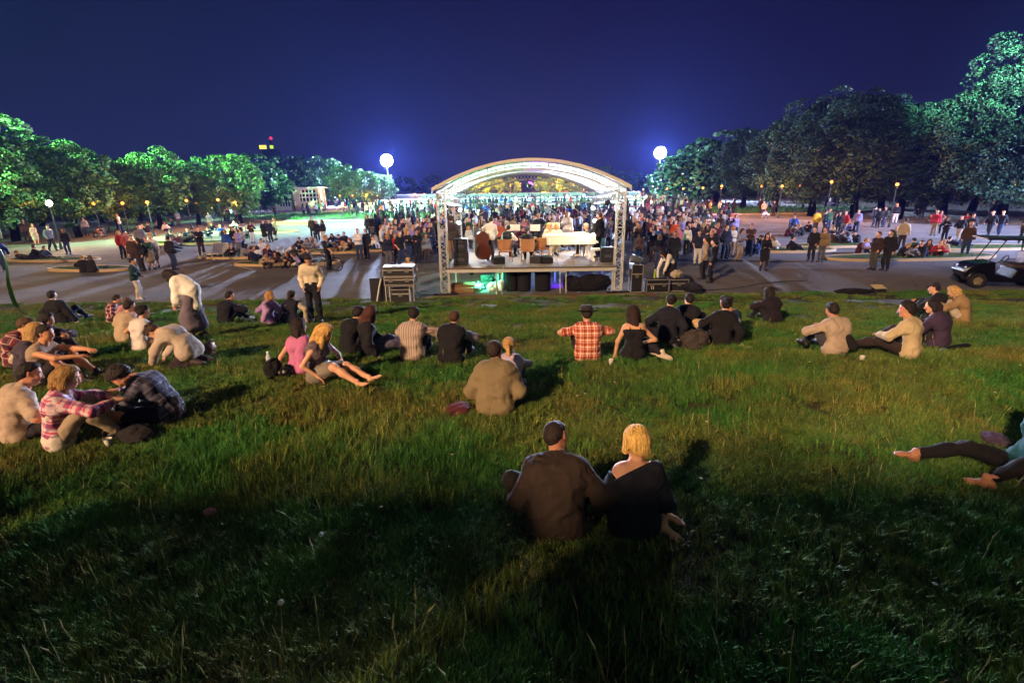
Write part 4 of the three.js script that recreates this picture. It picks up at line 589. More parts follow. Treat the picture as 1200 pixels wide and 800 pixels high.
near(1064, 421, -38, 'dark-haired man in a cream long-sleeved shirt with legs stretched to the grass', { cell: 0.014, build: he, skin: skn, shoes: mat('#3c2318', 0.6), pose: pose.long({ head: { pitch: 0, yaw: 20 }, lean: 10, armL: { w: [0.18, 0.34, 0.42], pole: [1, -0.2, -0.4] }, armR: { w: [-0.14, 0.32, 0.4], pole: [-1, -0.2, -0.4] }, legL: { a: [0.18, 0.085, 0.8], pole: [0.2, 1, 0], toe: [0.3, 0.75, 0.5], up: [0, 0.6, -0.8] }, legR: { a: [-0.12, 0.085, 0.6], pole: [-0.1, 1, 0] } }), hair: ['curly', '#1b1210', 2], wear: [top('shirt', '#c2ad86', { e: 0.03, low: -0.1, hem: 1, sleeve: 1.9 }), legs('#2b1f1d')] });
near(1098, 409, -30, 'person in a purple hooded sweatshirt with dark bobbed hair', { build: she, pose: pose.knees({ lean: 12, head: { yaw: 42, pitch: 0 }, armL: { w: [0.26, 0.3, 0.34], pole: [1, -0.2, -0.3] } }), hair: ['bob', '#20151a', 2], wear: [top('hooded_sweatshirt', '#3b2b44', { e: 0.036, low: -0.1, hem: 1, hood: 1 }), legs('#221e22')] });
near(1096, 376, -34, 'man in a black jacket and dark cap at the foot of the bank', { build: he, pose: pose.knees({ lean: 6, head: { yaw: 24 }, armL: { w: [0.36, 0.2, 0.4], pole: [1, 0.1, -0.4] } }), hair: ['short', '#1b1310'], wear: [top('jacket', '#131117', { e: 0.036 }), legs('#1d1b20')], extra: () => [['cap', (() => { const c = lathe([[0.001, 0.15], [0.06, 0.142], [0.095, 0.105], [0.106, 0.055], [0.102, 0.05]], 22, 0, 0, -0.012); return merge([c, (() => { const v = new THREE.CylinderGeometry(0.085, 0.085, 0.008, 20, 1, false, -Math.PI / 2, Math.PI); v.scale(1, 1, 0.9); v.rotateX(0.15); v.translate(0, 0.06, 0.075); return v; })()]); })(), mat('#26201f', 0.9), 'head']] });
near(1126, 379, -50, 'fair-haired woman in a beige jacket behind the man with a cap', { build: she, pose: pose.knees({ lean: 16, head: { yaw: 20, pitch: 8 } }), hair: ['bob', '#c6a067', 6], wear: [top('jacket', '#9a7c58', { e: 0.038, hood: 1, low: -0.06 }), legs('#b9ab98')] });
near(1199, 563, -78, 'person in a teal sweater and black leggings reclining with bare feet', { cell: 0.014, build: she, d: 0, shoes: 'bare', skin: '#c08565', pose: pose.long({ lean: -16, slump: 16, head: { pitch: 6, yaw: 10 }, armL: { w: [0.2, 0.26, 0.16], pole: [1, -0.4, -0.4] }, armR: { w: [-0.34, 0.07, -0.3], pole: [-0.4, 0.2, -1], palm: [0, -1, 0], curl: 0.2 }, legL: { a: [0.26, 0.1, 0.46], pole: [0.7, 0.8, 0.3], toe: [-0.6, -0.1, 0.7] }, legR: { a: [-0.16, 0.09, 0.82], pole: [-0.1, 1, 0], toe: [0.1, 0.35, 0.9], up: [0, 0.9, -0.3] } }), hair: ['longfront', '#281914', 7], wear: [top('sweater', '#0f4a4d', { e: 0.034, low: -0.1, hem: 1 }), legs('#120e12', { upto: 1.82, e: 0.008 })] });
// centre-left
near(376, 449, 108, 'blonde woman in a grey floral dress with bare legs stretched out', { cell: 0.013, build: { ...she, w: 0.98 }, shoes: 'bare', skin: '#dca382', pose: pose.long({ lean: 6, slump: 18, head: { pitch: 26, yaw: 6 }, armL: { w: [0.16, 0.26, 0.3], pole: [1, -0.2, -0.6] }, armR: { w: [-0.22, 0.16, 0.14], pole: [-0.8, 0, -1] }, legL: { a: [0.1, 0.085, 0.8], pole: [0.1, 1, 0], toe: [0.3, 0.5, 0.7], up: [0, 0.8, -0.5] }, legR: { a: [-0.12, 0.085, 0.74], pole: [-0.2, 1, 0], toe: [-0.2, 0.4, 0.8], up: [0, 0.9, -0.3] } }), hair: ['longfront', '#d2a45c', 8], wear: [top('dress', fabric.floral, { sleeve: 0, e: 0.02, low: -0.12 }), ['skirt', 'skirt', plaid('#7d7468', [[0.3, 0.4, '#3b3433', 0.8, 'y']], 0.05), { upto: 0.72, wide: 0.1 }]] });
near(353, 440, 6, 'girl in a pink vest top with dark hair and a red hair clip', { cell: 0.014, build: she, tall: 1.66, pose: pose.sideL({ side: 0, head: { yaw: -34, pitch: 4 }, armL: { w: [0.4, 0.07, -0.05], pole: [0.6, 0.1, -1], palm: [0, -1, 0], curl: 0.2 }, armR: { w: [-0.2, 0.24, 0.22], pole: [-1, -0.2, -0.6] }, legL: { a: [-0.3, 0.085, 0.3], pole: [0.3, 0.3, 1] }, legR: { a: [-0.4, 0.09, 0.12], pole: [-0.5, 0.25, 1] } }), hair: ['wave', '#201310', 9], wear: [top('vest_top', '#c46f9b', { sleeve: 0, low: -0.1, e: 0.016, hem: 1 }), legs('#51322f')], extra: () => [['hair_clip', rbox(0.035, 0.016, 0.016, 0.006, 0.045, 0.05, -0.11), mat('#c3132c', 0.4), 'head']] });
near(432, 419, 66, 'auburn-haired woman in a black jacket and jeans with legs to the side', { build: she, pose: pose.long({ lean: 2, head: { yaw: 50, pitch: 4 }, armR: { w: [-0.3, 0.1, 0.1], pole: [-0.8, 0, -1] }, legL: { a: [0.05, 0.085, 0.78], pole: [0.1, 1, 0] }, legR: { a: [-0.1, 0.085, 0.82], pole: [-0.3, 1, 0] } }), hair: ['wave', '#4a2416', 2], wear: [top('jacket', '#111015', { e: 0.034, low: -0.08 }), legs('#4d4a5e')] });
near(410, 416, 40, 'dark-haired woman in black sitting behind the blonde in the floral dress', { build: she, pose: pose.knees(), hair: ['short', '#18110f', 7], wear: [top('jacket', '#0e0d11', { e: 0.034 }), legs('#141318')] });
near(316, 381, 16, 'fair wavy-haired woman in a lavender sweater looking at the plaza', { build: she, pose: pose.cross({ head: { yaw: -46, pitch: -6 }, armR: { w: [-0.28, 0.2, 0.1], pole: [-1, -0.4, -0.4] } }), hair: ['wave', '#a67b45', 4], wear: [top('sweater', '#a47fae', { e: 0.026, sleeve: 1.3, low: -0.08 }), legs('#181a28')] });
near(343, 381, 2, 'woman in a dark navy vest over beige sleeves with a dark ponytail', { build: she, pose: pose.cross({ side: 4, armR: { w: [-0.34, 0.14, 0.06], pole: [-1, 0, -0.4] } }), hair: ['pony', '#2a1a14', 2], wear: [top('blouse', '#b3a185', { e: 0.022 }), top('vest', '#171728', { e: 0.036, sleeve: 0, low: -0.1, hem: 1 }), legs('#16182a')] });
near(265, 381, 26, 'man in black with white trainers hugging his knees on the lawn', { build: he, shoes: mat('#d8d6d8', 0.6), pose: pose.knees({ head: { yaw: -22 } }), hair: ['short', '#1c1310', 5], wear: [top('sweater', '#0f0f18', { e: 0.036, low: -0.1, hem: 1 }), legs('#121526')] });
near(74, 380, 6, 'man in a black coat sitting apart on the left lawn edge', { build: heBig, pose: pose.prop({ side: 6, head: { yaw: 6 }, armL: { w: [0.3, 0.2, 0.1], pole: [1, -0.2, -0.8] }, armR: { w: [-0.42, 0.08, 0.0], pole: [-1, 0.1, -0.6] } }), hair: ['short', '#1b120e', 4], wear: [top('coat', '#110f13', { e: 0.042, low: -0.12, hem: 1, skirted: 1 }), legs('#15141a')] });
// left-hand circle
near(24, 521, 34, 'dark-haired man in a beige tee sitting behind the pink plaid shirt', { cell: 0.013, build: heBig, skin: skn, pose: pose.cross({ lean: 16, head: { yaw: -24, pitch: 6 } }), hair: ['short', '#1b110d', 8], wear: [top('tee_shirt', fabric.tee, { e: 0.032, sleeve: 0.8, low: -0.12, hem: 1 }), legs('#262327')] });
near(74, 527, 56, 'fair-haired woman in a pink plaid shirt with beige trousers', { cell: 0.013, build: she, pose: pose.knees({ lean: 12, slump: 18, head: { yaw: -10, pitch: 10 }, armR: { w: [-0.12, 0.42, 0.56], pole: [-1, -0.3, 0], palm: [0, -1, 0] }, armL: { w: [0.14, 0.42, 0.5], pole: [1, -0.3, 0] }, legL: { a: [0.16, 0.08, 0.56], pole: [0.3, 1, 0.3] }, legR: { a: [-0.1, 0.08, 0.5], pole: [-0.2, 1, 0.3] } }), hair: ['bob', '#94713f', 3], wear: [top('shirt', fabric.pinkPlaid, { e: 0.028, sleeve: 1.7, low: -0.06 }), top('undershirt', '#d8cbbd', { e: 0.02, sleeve: 0, low: -0.14, hem: 1 }), legs('#9d8a73')] });
near(200, 495, -104, 'curly-haired man in a navy plaid shirt bending over a book', { cell: 0.013, build: he, skin: skn, pose: pose.long({ lean: 34, slump: 26, side: -6, head: { pitch: 28, level: 0.4 }, armL: { w: [0.3, 0.1, 0.52], pole: [1, 0.2, -0.6], palm: [0, -1, 0] }, armR: { w: [-0.06, 0.42, 0.5], pole: [-1, -0.5, 0.2] }, legL: { a: [-0.06, 0.09, 0.5], pole: [1, 0.5, 0.4], toe: [-0.7, 0, 0.7] }, legR: { a: [-0.2, 0.085, 0.86], pole: [-0.3, 1, 0], toe: [-0.2, 0.7, 0.6], up: [0, 0.6, -0.8] } }), hair: ['curly', '#1f1510', 4], wear: [top('shirt', fabric.navyPlaid, { e: 0.032, sleeve: 0.85, low: -0.12, hem: 1 }), legs('#1a1720', { upto: 0.95, e: 0.024 })] });
near(56, 451, 84, 'man in a beige vest with bare arms stretched over his knees', { cell: 0.014, build: he, skin: '#c98d69', pose: pose.knees({ lean: 10, slump: 20, head: { pitch: 2, yaw: -6 }, armL: { w: [0.12, 0.46, 0.62], pole: [1, -0.3, 0], palm: [0, -1, 0] }, armR: { w: [-0.14, 0.44, 0.62], pole: [-1, -0.3, 0], palm: [0, -1, 0] }, legL: { a: [0.14, 0.08, 0.64], pole: [0.25, 1, 0.3] }, legR: { a: [-0.14, 0.08, 0.64], pole: [-0.25, 1, 0.3] } }), hair: ['short', '#251710', 6], wear: [top('vest', '#a08b76', { sleeve: 0, e: 0.018, low: -0.1, hem: 1 }), legs('#1e1b1f', { upto: 0.9, e: 0.024 })] });
near(20, 431, 66, 'man in a red checked shirt with a hand at his cheek', { build: he, pose: pose.knees({ head: { yaw: -4, pitch: 6 }, armR: { w: [-0.1, 0.52, 0.3], pole: [-0.5, -1, 0.3], palm: [0, 0, -1], curl: 0.7 } }), hair: ['short', '#57402a', 7], wear: [top('shirt', fabric.redPlaid, { e: 0.026, sleeve: 0.8 }), legs('#bda894')] });
near(52, 420, 92, 'smiling dark-haired woman beside the red checked shirt', { build: she, pose: pose.knees({ head: { pitch: -2 } }), hair: ['bob', '#1a110e', 5], wear: [top('jacket', '#3f3337', { e: 0.028 }), legs('#4b4248')] });
near(34, 446, 60, 'woman with long straight blonde hair half hidden by the beige vest', { build: she, pose: pose.cross({ head: { yaw: -10 } }), hair: ['long', '#b48f55', 6], wear: [top('top', '#43394a', {}), legs('#2a2730')] });
near(166, 412, 12, 'woman in a white vest top with pinned-up dark hair', { cell: 0.014, build: she, pose: pose.cross({ head: { yaw: -20, pitch: 4 }, armR: { w: [-0.2, 0.34, 0.34], pole: [-1, -0.2, -0.3] } }), hair: ['updo', '#21140f', 2], wear: [top('vest_top', '#d5ccc4', { sleeve: 0, e: 0.016, low: -0.08 }), legs('#94806a')] });
near(148, 402, 24, 'man in a beige long-sleeved shirt left of the white vest top', { build: he, pose: pose.cross({ head: { yaw: -10 } }), hair: ['short', '#20150f', 5], wear: [top('shirt', '#b19a80', { e: 0.03, low: -0.1, hem: 1 }), legs('#6d5d4e')] });
near(132, 379, 60, 'dark-haired boy in a dim purple checked shirt', { build: he, tall: 1.55, pose: pose.cross(), hair: ['short', '#1d120e', 9], wear: [top('shirt', fabric.redPlaid, { e: 0.026 }), legs('#2b2528')] });
near(146, 381, 20, 'fair short-haired child in a pink top', { build: she, tall: 1.4, pose: pose.cross(), hair: ['short', '#6b4526', 3], wear: [top('top', '#c98a86', { e: 0.024 }), legs('#54423c')] });
near(222, 431, -84, 'woman in a pale cardigan kneeling with her head bent down', { cell: 0.014, build: she, shoes: mat('#3b2a26', 0.7), pose: { pelvis: [0, 0.27, -0.05], lean: 52, slump: 26, head: { pitch: 30, level: 0.3 }, armL: { w: [0.16, 0.1, 0.5], pole: [1, 0.2, -0.4], palm: [0, -1, 0] }, armR: { w: [-0.16, 0.12, 0.52], pole: [-1, 0.2, -0.4], palm: [0, -1, 0] }, legL: { a: [0.1, 0.09, -0.16], pole: [0.2, -0.2, 1], toe: [0, -0.3, -1], up: [0, -0.9, 0.3] }, legR: { a: [-0.1, 0.09, -0.16], pole: [-0.2, -0.2, 1], toe: [0, -0.3, -1], up: [0, -0.9, 0.3] } }, hair: ['updo', '#3a2318', 4], wear: [top('cardigan', '#b8a695', { e: 0.04, low: -0.2, hem: 1, skirted: 1, fold: 0.012 }), legs('#2a2023')] });
const shawlWoman = near(233, 397, -86, 'woman in a white fringed shawl and grey skirt bending over her friends', { cell: 0.014, build: she, tall: 1.72, shoes: mat('#2a201e', 0.7), pose: pose.stand({ lean: 28, slump: 28, head: { pitch: 32, level: 0.5 }, armL: { w: [0.16, 0.78, 0.3], pole: [1, 0, -0.6], palm: [-1, 0, 0], curl: 1 }, armR: { w: [-0.2, 0.8, 0.42], pole: [-1, 0, -0.6] }, legL: { a: [0.1, 0.08, 0.06], pole: [0.1, 0, 1] }, legR: { a: [-0.1, 0.08, -0.1], pole: [-0.1, 0, 1] } }), hair: ['longfront', '#1c1110', 3], wear: [top('blouse', '#c9bdaf', { e: 0.02 }), ['skirt', 'skirt', cloth('#6f6470'), { upto: 1.45, wide: 0.14, fold: 0.01 }],
  ['shawl', 'prims', cloth('#fbf3e4'), { fold: 0.011, make: (j) => { const l = []; for (const s of ['L', 'R']) { const x = j.b2.X.clone().multiplyScalar(s === 'L' ? 1 : -1), e = j['E' + s].clone().addScaledVector(x, 0.04).add(V(0, -0.12, -0.02)); l.push(cap(j.N.clone().addScaledVector(x, 0.05), j['S' + s], 0.07, 0.08, { k: 0.08 }), cap(j['S' + s], e, 0.09, 0.07, { k: 0.1 }), cap(j.C, e.clone().lerp(j.C, 0.3).add(V(0, -0.1, 0)), 0.13, 0.08, { k: 0.12 })); } l.push(cap(j.N.clone().addScaledVector(j.b2.U, -0.04), j.W.clone().addScaledVector(j.b1.Z, -0.06), 0.12, 0.16, { k: 0.1 }), cap(j.W.clone().addScaledVector(j.b1.Z, -0.06), j.P.clone().addScaledVector(j.b0.Z, -0.07).add(V(0, -0.16, 0)), 0.16, 0.13, { k: 0.1 })); return l; } }]] });
near(371, 378, 168, 'man in a beige shirt and black trousers standing with bowed head', { cell: 0.014, build: { ...he, w: 0.95 }, tall: 1.8, d: 0, pose: pose.stand({ lean: 4, slump: 10, head: { pitch: 30, yaw: 12, level: 0.3 }, armL: { w: [0.2, 0.92, 0.1], pole: [0.5, 0, -1], palm: [-1, 0, 0] }, armR: { w: [-0.2, 0.92, 0.1], pole: [-0.5, 0, -1], palm: [1, 0, 0] }, legL: { a: [0.12, 0.08, 0.06], pole: [0.1, 0, 1], toe: [0.3, 0, 1] }, legR: { a: [-0.11, 0.08, -0.06], pole: [-0.1, 0, 1], toe: [-0.2, 0, 1] } }), hair: ['short', '#22160f', 6], wear: [top('shirt', '#d9c9ad', { e: 0.02, low: -0.12, fold: 0.011, sleeve: 1.95 }), legs('#0f1016')] });
near(163, 351, 70, 'woman in a dark green jacket and white trousers at the plaza edge', { build: she, tall: 1.62, d: 0, shoes: mat('#c9b9ad', 0.7), pose: pose.stand({ lean: 4, armL: { w: [0.16, 1.0, 0.2], pole: [1, 0, -1] }, armR: { w: [-0.16, 1.0, 0.2], pole: [-1, 0, -1] } }), hair: ['short', '#1a110e', 8], wear: [top('jacket', '#17332c', { e: 0.034, low: -0.12, hem: 1 }), legs('#c9bcae')] });

// ---------------------------------------------------------------- the stage, seen from behind
const alu = mat('#c8c6c0', 0.45, 0.2), aluWarm = alu, black = mat('#101012', 0.6), blackCloth = mat('#0d0c0f', 0.95), caseBlack = mat('#17171a', 0.55), woodDeck = mat('#5c4a3a', 0.75), fabricWhite = new THREE.MeshPhysicalMaterial({ color: '#e8e8ea', roughness: 0.85, transmission: 0.12, thickness: 0 });
const ST = gp(623, 344), SX = ST.x, SZ = ST.z, DH = 1.04;
const sp = (px, F, y = DH) => { const p = atF(px, 300, F); return [p.x, y, -F]; };
function boxTruss(a, b, s, up, braceStep) { // chords and lattice of a square truss from a to b
  const d = b.clone().sub(a), L = d.length(), z = d.clone().normalize(), x = up.clone().cross(z).normalize(), y = z.clone().cross(x), at = (i, j, t) => a.clone().addScaledVector(z, t).addScaledVector(x, i * s / 2).addScaledVector(y, j * s / 2);
  const chords = [[-1, -1], [1, -1], [1, 1], [-1, 1]].map(([i, j]) => bar(at(i, j, 0), at(i, j, L), 0.025, 8)), lat = [], n = Math.round(L / braceStep), c = [[-1, -1], [1, -1], [1, 1], [-1, 1], [-1, -1]];
  for (let k = 0; k < n; k++) for (let f = 0; f < 4; f++) { const t0 = L * k / n, t1 = L * (k + 1) / n, o = (k + f) % 2; lat.push(bar(at(...c[f + o], t0), at(...c[f + 1 - o], t1), 0.012, 5), ...(k % 3 === 0 ? [bar(at(...c[f], t0), at(...c[f + 1], t0), 0.012, 5)] : [])); }
  return { chords, lat };
}
{
  const H = 3.76, W = 3.33, DZ = -6.1, rise = 0.98, cv = thing('stage_canopy', 'white arched stage canopy on four aluminium truss legs', 'stage canopy', [SX, 0, SZ], 0);
  const arc = (x, z = 0) => H + 0.12 + rise * (1 - (x / (W + 0.18)) ** 2) + 0.055 * Math.min(0, z); // the roof falls a little towards the front of the stage
  for (const [x, z] of [[-W, -0.14], [W, -0.14], [-W, DZ], [W, DZ]]) {
    const t = boxTruss(V(x, 0.1, z), V(x, H + 0.055 * Math.min(0, z), z), 0.29, V(0, 0, 1), 0.27), leg = new THREE.Group(); leg.name = 'truss_leg'; cv.add(leg);
    for (const c of t.chords) part('chord', c, z > -1 ? aluWarm : alu, leg); part('lattice', t.lat, z > -1 ? aluWarm : alu, leg);
    part('base_plate', [rbox(0.62, 0.05, 0.62, 0.01, x, 0.05, z), rbox(0.9, 0.06, 0.3, 0.02, x, 0.03, z + 0.05)], black, leg);
  }
  const N = 44, xs = Array.from({ length: N + 1 }, (_, i) => lerp(-W - 0.16, W + 0.16, i / N));
  for (const [z, far] of [[-0.1, 0], [DZ, 1]]) {
    const g = new THREE.Group(); g.name = 'arch_truss'; cv.add(g);
    part('chord', tube(xs.map((x) => V(x, arc(x, z) - 0.30, z)), 0.028, 60, 7), far ? alu : aluWarm, g); part('chord', tube(xs.map((x) => V(x, arc(x, z) - 0.04, z)), 0.03, 60, 7), far ? alu : aluWarm, g);
    part('chord', tube(xs.map((x) => V(x, arc(x, z) - 0.30, z - 0.29)), 0.025, 60, 6), alu, g);
    const br = []; for (let i = 1; i < N; i++) { if (far) br.push(bar(V(xs[i], arc(xs[i], z) - 0.3, z), V(xs[i + 1] ?? xs[i], arc(xs[i + 1] ?? xs[i], z) - 0.04, z), 0.013, 5), bar(V(xs[i], arc(xs[i], z) - 0.04, z), V(xs[i + 1] ?? xs[i], arc(xs[i + 1] ?? xs[i], z) - 0.3, z), 0.013, 5)); else if (i % 2 === 0) br.push(box(0.035, 0.26, 0.05, xs[i], arc(xs[i]) - 0.17, z)); }
    if (far) part('lattice', br, alu, g); else for (const b of br) part('strut', b, alu, g);
  }
  // roof skin with a thick front hem
  const P = [], I = [], nz = 14; for (let k = 0; k <= nz; k++) for (let i = 0; i <= N; i++) { const z = lerp(0.16, DZ - 0.2, k / nz), sag = 0.05 * Math.sin(Math.PI * ((k / nz * 4) % 1)); P.push(xs[i] * 1.01, arc(xs[i], z) + 0.03 - sag, z); }
  for (let k = 0; k < nz; k++) for (let i = 0; i < N; i++) { const a = k * (N + 1) + i, b = a + N + 1; I.push(a, a + 1, b, a + 1, b + 1, b); }
  const rg = new THREE.BufferGeometry(); rg.setAttribute('position', new THREE.Float32BufferAttribute(P, 3)); rg.setIndex(I); rg.computeVertexNormals(); part('roof_skin', rg, fabricWhite, cv);
  { const s = new THREE.Shape(); xs.forEach((x, i) => i ? s.lineTo(x * 1.03, arc(x) + 0.055) : s.moveTo(x * 1.03, arc(x) + 0.055)); s.lineTo(xs[N] * 1.035, arc(xs[N]) - 0.1); [...xs].reverse().forEach((x) => s.lineTo(x * 1.02, arc(x) - 0.015)); s.lineTo(xs[0] * 1.035, arc(xs[0]) - 0.1); const g = new THREE.ExtrudeGeometry(s, { depth: 0.12, bevelEnabled: true, bevelSize: 0.02, bevelThickness: 0.02, bevelSegments: 2 }); g.translate(0, 0, 0.07); part('roof_hem', g, mat('#d8d2c8', 0.85), cv); }
  for (let k = 1; k < 5; k++) part('purlin', tube(xs.map((x) => V(x, arc(x, DZ * k / 5) - 0.07, DZ * k / 5)), 0.022, 50, 6), alu, cv);
  for (const s of [-1, 1]) { const t = boxTruss(V(s * W, H - 0.2, -0.3), V(s * W, H - 0.52, DZ + 0.15), 0.26, V(0, 1, 0), 0.3), g = new THREE.Group(); g.name = 'side_truss'; cv.add(g); for (const c of t.chords) part('chord', c, alu, g); part('lattice', t.lat, alu, g); part('side_skin', (() => { const q = box(0.02, 0.42, -DZ - 0.3, s * (W + 0.16), H - 0.06, DZ / 2, -0.055); return q; })(), fabricWhite, cv); }
  part('tie_bar', bar([-W + 0.15, H - 0.6, DZ], [W - 0.15, H - 0.6, DZ], 0.025, 8), alu, cv);
  // platform
  const pf = thing('stage_platform', 'low wooden stage platform on metal trestle legs under the canopy', 'stage', [SX, 0, SZ], 0);
  for (let k = 0; k < 6; k++) for (let i = 0; i < 3; i++) part('deck_panel', rbox(2.14, 0.06, 0.985, 0.006, (i - 1) * 2.15, DH - 0.032, -0.45 - k * 0.99), k + i & 1 ? woodDeck : mat('#65523f', 0.8), pf);
  part('edge_rail', box(6.46, 0.11, 0.05, 0, DH - 0.125, 0.05), aluWarm, pf);
  for (const x of [-3.15, -1.35, -1.15, 1.1, 1.32, 3.1]) for (const z of [0, -2.4, -5.4]) part('leg', bar([x, 0, z], [x, DH - 0.1, z], 0.026, 8), aluWarm, pf);
  for (const x of [-1.25, 1.21]) part('cross_bar', [bar([x - 0.1, 0.82, 0], [x + 0.1, 0.82, 0], 0.02)], aluWarm, pf);
  const dust = thing('ground_sheet', 'trodden brown matting laid along the rear of the stage', 'mat', [SX - 0.2, 0, SZ], 0); part('matting', [rbox(9.6, 0.02, 1.0, 0.008, 0, 0.012, 0.75)], mat('#6b4a2c', 0.95), dust);
}
// stage lamps: wash lights under the roof and on the legs
function stageLamp(x, y, z, tx, ty, tz, color, cd, angle, label, k = 14) {
  const g = thing('stage_lamp', label, 'stage light', [x, y, z]), d = V(tx - x, ty - y, tz - z).normalize(), q = new THREE.Quaternion().setFromUnitVectors(V(0, 0, 1), d), grp = new THREE.Group(); grp.name = 'lamp_head'; grp.quaternion.copy(q); g.add(grp);
  part('housing', (() => { const b = lathe([[0.001, -0.16], [0.07, -0.15], [0.1, -0.08], [0.11, 0.03], [0.1, 0.04]], 14); b.rotateX(Math.PI / 2); return b; })(), black, grp); part('lens', (() => { const b = new THREE.CircleGeometry(0.095, 18); b.translate(0, 0, 0.03); return b; })(), glow(color, k), grp);
  part('yoke', [bar([-0.13, 0, 0], [-0.13, 0.16, 0], 0.012), bar([0.13, 0, 0], [0.13, 0.16, 0], 0.012), bar([-0.13, 0.16, 0], [0.13, 0.16, 0], 0.012)], black, g);
  const s = new THREE.SpotLight(color, cd, 0, angle, 0.7, 2); s.name = 'stage_beam'; s.position.set(x, y, z).addScaledVector(d, 0.06); s.target.position.set(tx, ty, tz); s.target.name = 'beam_aim'; s.castShadow = true; s.shadow.radius = 5; scene.add(s, s.target); return g;
}
{
  const zf = SZ - 5.85, top = 3.45;
  stageLamp(SX - 3.2, 2.9, zf, SX - 0.8, 1.6, SZ - 2.2, '#fff2e0', 95, 0.85, 'black stage lamp on the far truss leg beside the bass player');
  stageLamp(SX + 3.2, 2.9, zf, SX + 0.9, 1.5, SZ - 1.2, '#fff2e0', 110, 0.85, 'black stage lamp on the far truss leg beside the piano');
  stageLamp(SX + 0.2, 4.0, zf + 0.1, SX + 0.2, 1.0, SZ - 1.6, '#fff4e6', 110, 0.8, 'black stage lamp hanging from the middle of the far arch');
  stageLamp(SX + 2.9, 3.3, SZ - 0.75, SX + 0.6, 1.3, SZ - 2.2, '#fff0dc', 40, 0.8, 'black stage lamp on the near truss leg beside the piano bench');
  stageLamp(SX - 3.25, 2.3, zf + 0.3, SX - 1.8, 5.0, SZ - 2.2, '#c8ffe6', 340, 0.95, 'upward stage lamp washing the canopy green-white');
  stageLamp(SX + 3.25, 2.3, zf + 0.3, SX + 1.8, 5.0, SZ - 2.2, '#ece4ff', 340, 0.95, 'upward stage lamp washing the canopy white');
  stageLamp(SX - 3.2, 3.3, SZ - 0.6, SX - 1.6, 4.8, SZ - 0.9, '#40ff70', 110, 0.7, 'green wash lamp on the near truss leg beside the speaker');
  stageLamp(SX + 0.0, 4.05, SZ - 0.9, SX + 0.4, 4.85, SZ - 0.5, '#b030ff', 30, 0.9, 'violet wash lamp under the top of the near arch');
  stageLamp(SX - 1.55, 0.42, SZ - 1.0, SX - 1.9, 0.5, SZ - 3.2, '#30ff90', 160, 1.2, 'green lamp glowing under the stage platform');
  stageLamp(SX - 2.3, 0.8, SZ - 0.35, SX - 1.7, 0.0, SZ - 1.6, '#50ffb0', 60, 1.2, 'green lamp under the stage behind the cables');
  stageLamp(SX + 1.45, 0.75, SZ - 0.7, SX + 1.4, 0.3, SZ - 2, '#7030ff', 40, 1.2, 'violet lamp glowing under the stage behind black bags');
}
// piano
{
  const white = mat('#e6dcc6', 0.25), g = thing('grand_piano', 'white grand piano standing on the stage with its lid shut', 'piano', sp(669, 21.1), 0.06);
  const s = new THREE.Shape(); s.moveTo(-0.98, 0); s.lineTo(-0.98, 0.62); s.bezierCurveTo(-0.98, 0.95, -0.5, 0.98, -0.2, 0.92); s.bezierCurveTo(0.15, 0.86, 0.25, 1.4, 0.62, 1.42); s.lineTo(0.72, 1.42); s.lineTo(0.98, 0.9); s.lineTo(0.98, 0); s.closePath();
  const e = (d, b) => { const q = new THREE.ExtrudeGeometry(s, { depth: d, bevelEnabled: true, bevelSize: b, bevelThickness: b, bevelSegments: 2 }); q.rotateX(-Math.PI / 2); return q; };
  const body = e(0.3, 0.01); body.translate(0, 0.64, 0.1); part('case', body, white, g); const lid = e(0.025, 0.02); lid.translate(0, 0.965, 0.1); part('lid', lid, white, g);
  part('keyboard', [rbox(0.16, 0.05, 1.25, 0.01, 1.06, 0.68, -0.62)], white, g); part('key_slip', [box(0.13, 0.02, 1.15, 1.06, 0.72, -0.62)], mat('#f0ece2', 0.3), g);
  for (const [x, z] of [[-0.8, -0.12], [0.72, -0.12], [0.75, -1.05]]) part('leg', lathe([[0.035, 0], [0.035, 0.06], [0.05, 0.1], [0.045, 0.35], [0.085, 0.6], [0.085, 0.66]], 12, x, 0, z), white, g);
  part('pedal_lyre', [box(0.03, 0.5, 0.03, 0.3, 0.38, -0.5), box(0.03, 0.5, 0.03, 0.45, 0.38, -0.5), rbox(0.26, 0.06, 0.2, 0.01, 0.375, 0.12, -0.5)], white, g);
  const b = thing('piano_bench', 'white piano bench with a padded top at the keyboard end', 'bench', sp(700.5, 20.75)); part('seat', rbox(0.55, 0.09, 0.4, 0.03, 0, 0.46, 0), mat('#d6dcd8', 0.7), b); for (const x of [-0.22, 0.22]) for (const z of [-0.15, 0.15]) part('leg', box(0.06, 0.42, 0.06, x, 0.21, z), white, b);
}
function speaker(name, label, pos, w, h, d, turn = 0) { const g = thing(name, label, 'speaker', pos, turn); part('cabinet', rbox(w, h, d, 0.02, 0, h / 2, 0), caseBlack, g); part('grille', rbox(w * 0.88, h * 0.86, 0.02, 0.008, 0, h / 2, -d / 2 - 0.006), mat('#24252a', 0.8), g); part('handle', [rbox(w * 0.3, 0.05, 0.03, 0.012, 0, h * 0.78, d / 2 + 0.008)], mat('#33343a', 0.5), g); part('rear_panel', rbox(w * 0.5, h * 0.22, 0.012, 0.004, 0, h * 0.42, d / 2 + 0.006), mat('#3a3b40', 0.5), g); return g; }
speaker('stage_speaker', 'tall black speaker cabinet at the bass end of the stage', sp(540.5, 20.25), 0.58, 0.52, 0.5); speaker('stage_speaker', 'black speaker cabinet on top of another at the bass end', sp(540.5, 20.25, DH + 0.525), 0.55, 0.5, 0.46);
speaker('stage_monitor', 'low black monitor speaker beside the white piano bench', sp(711, 20.5), 0.5, 0.58, 0.45);
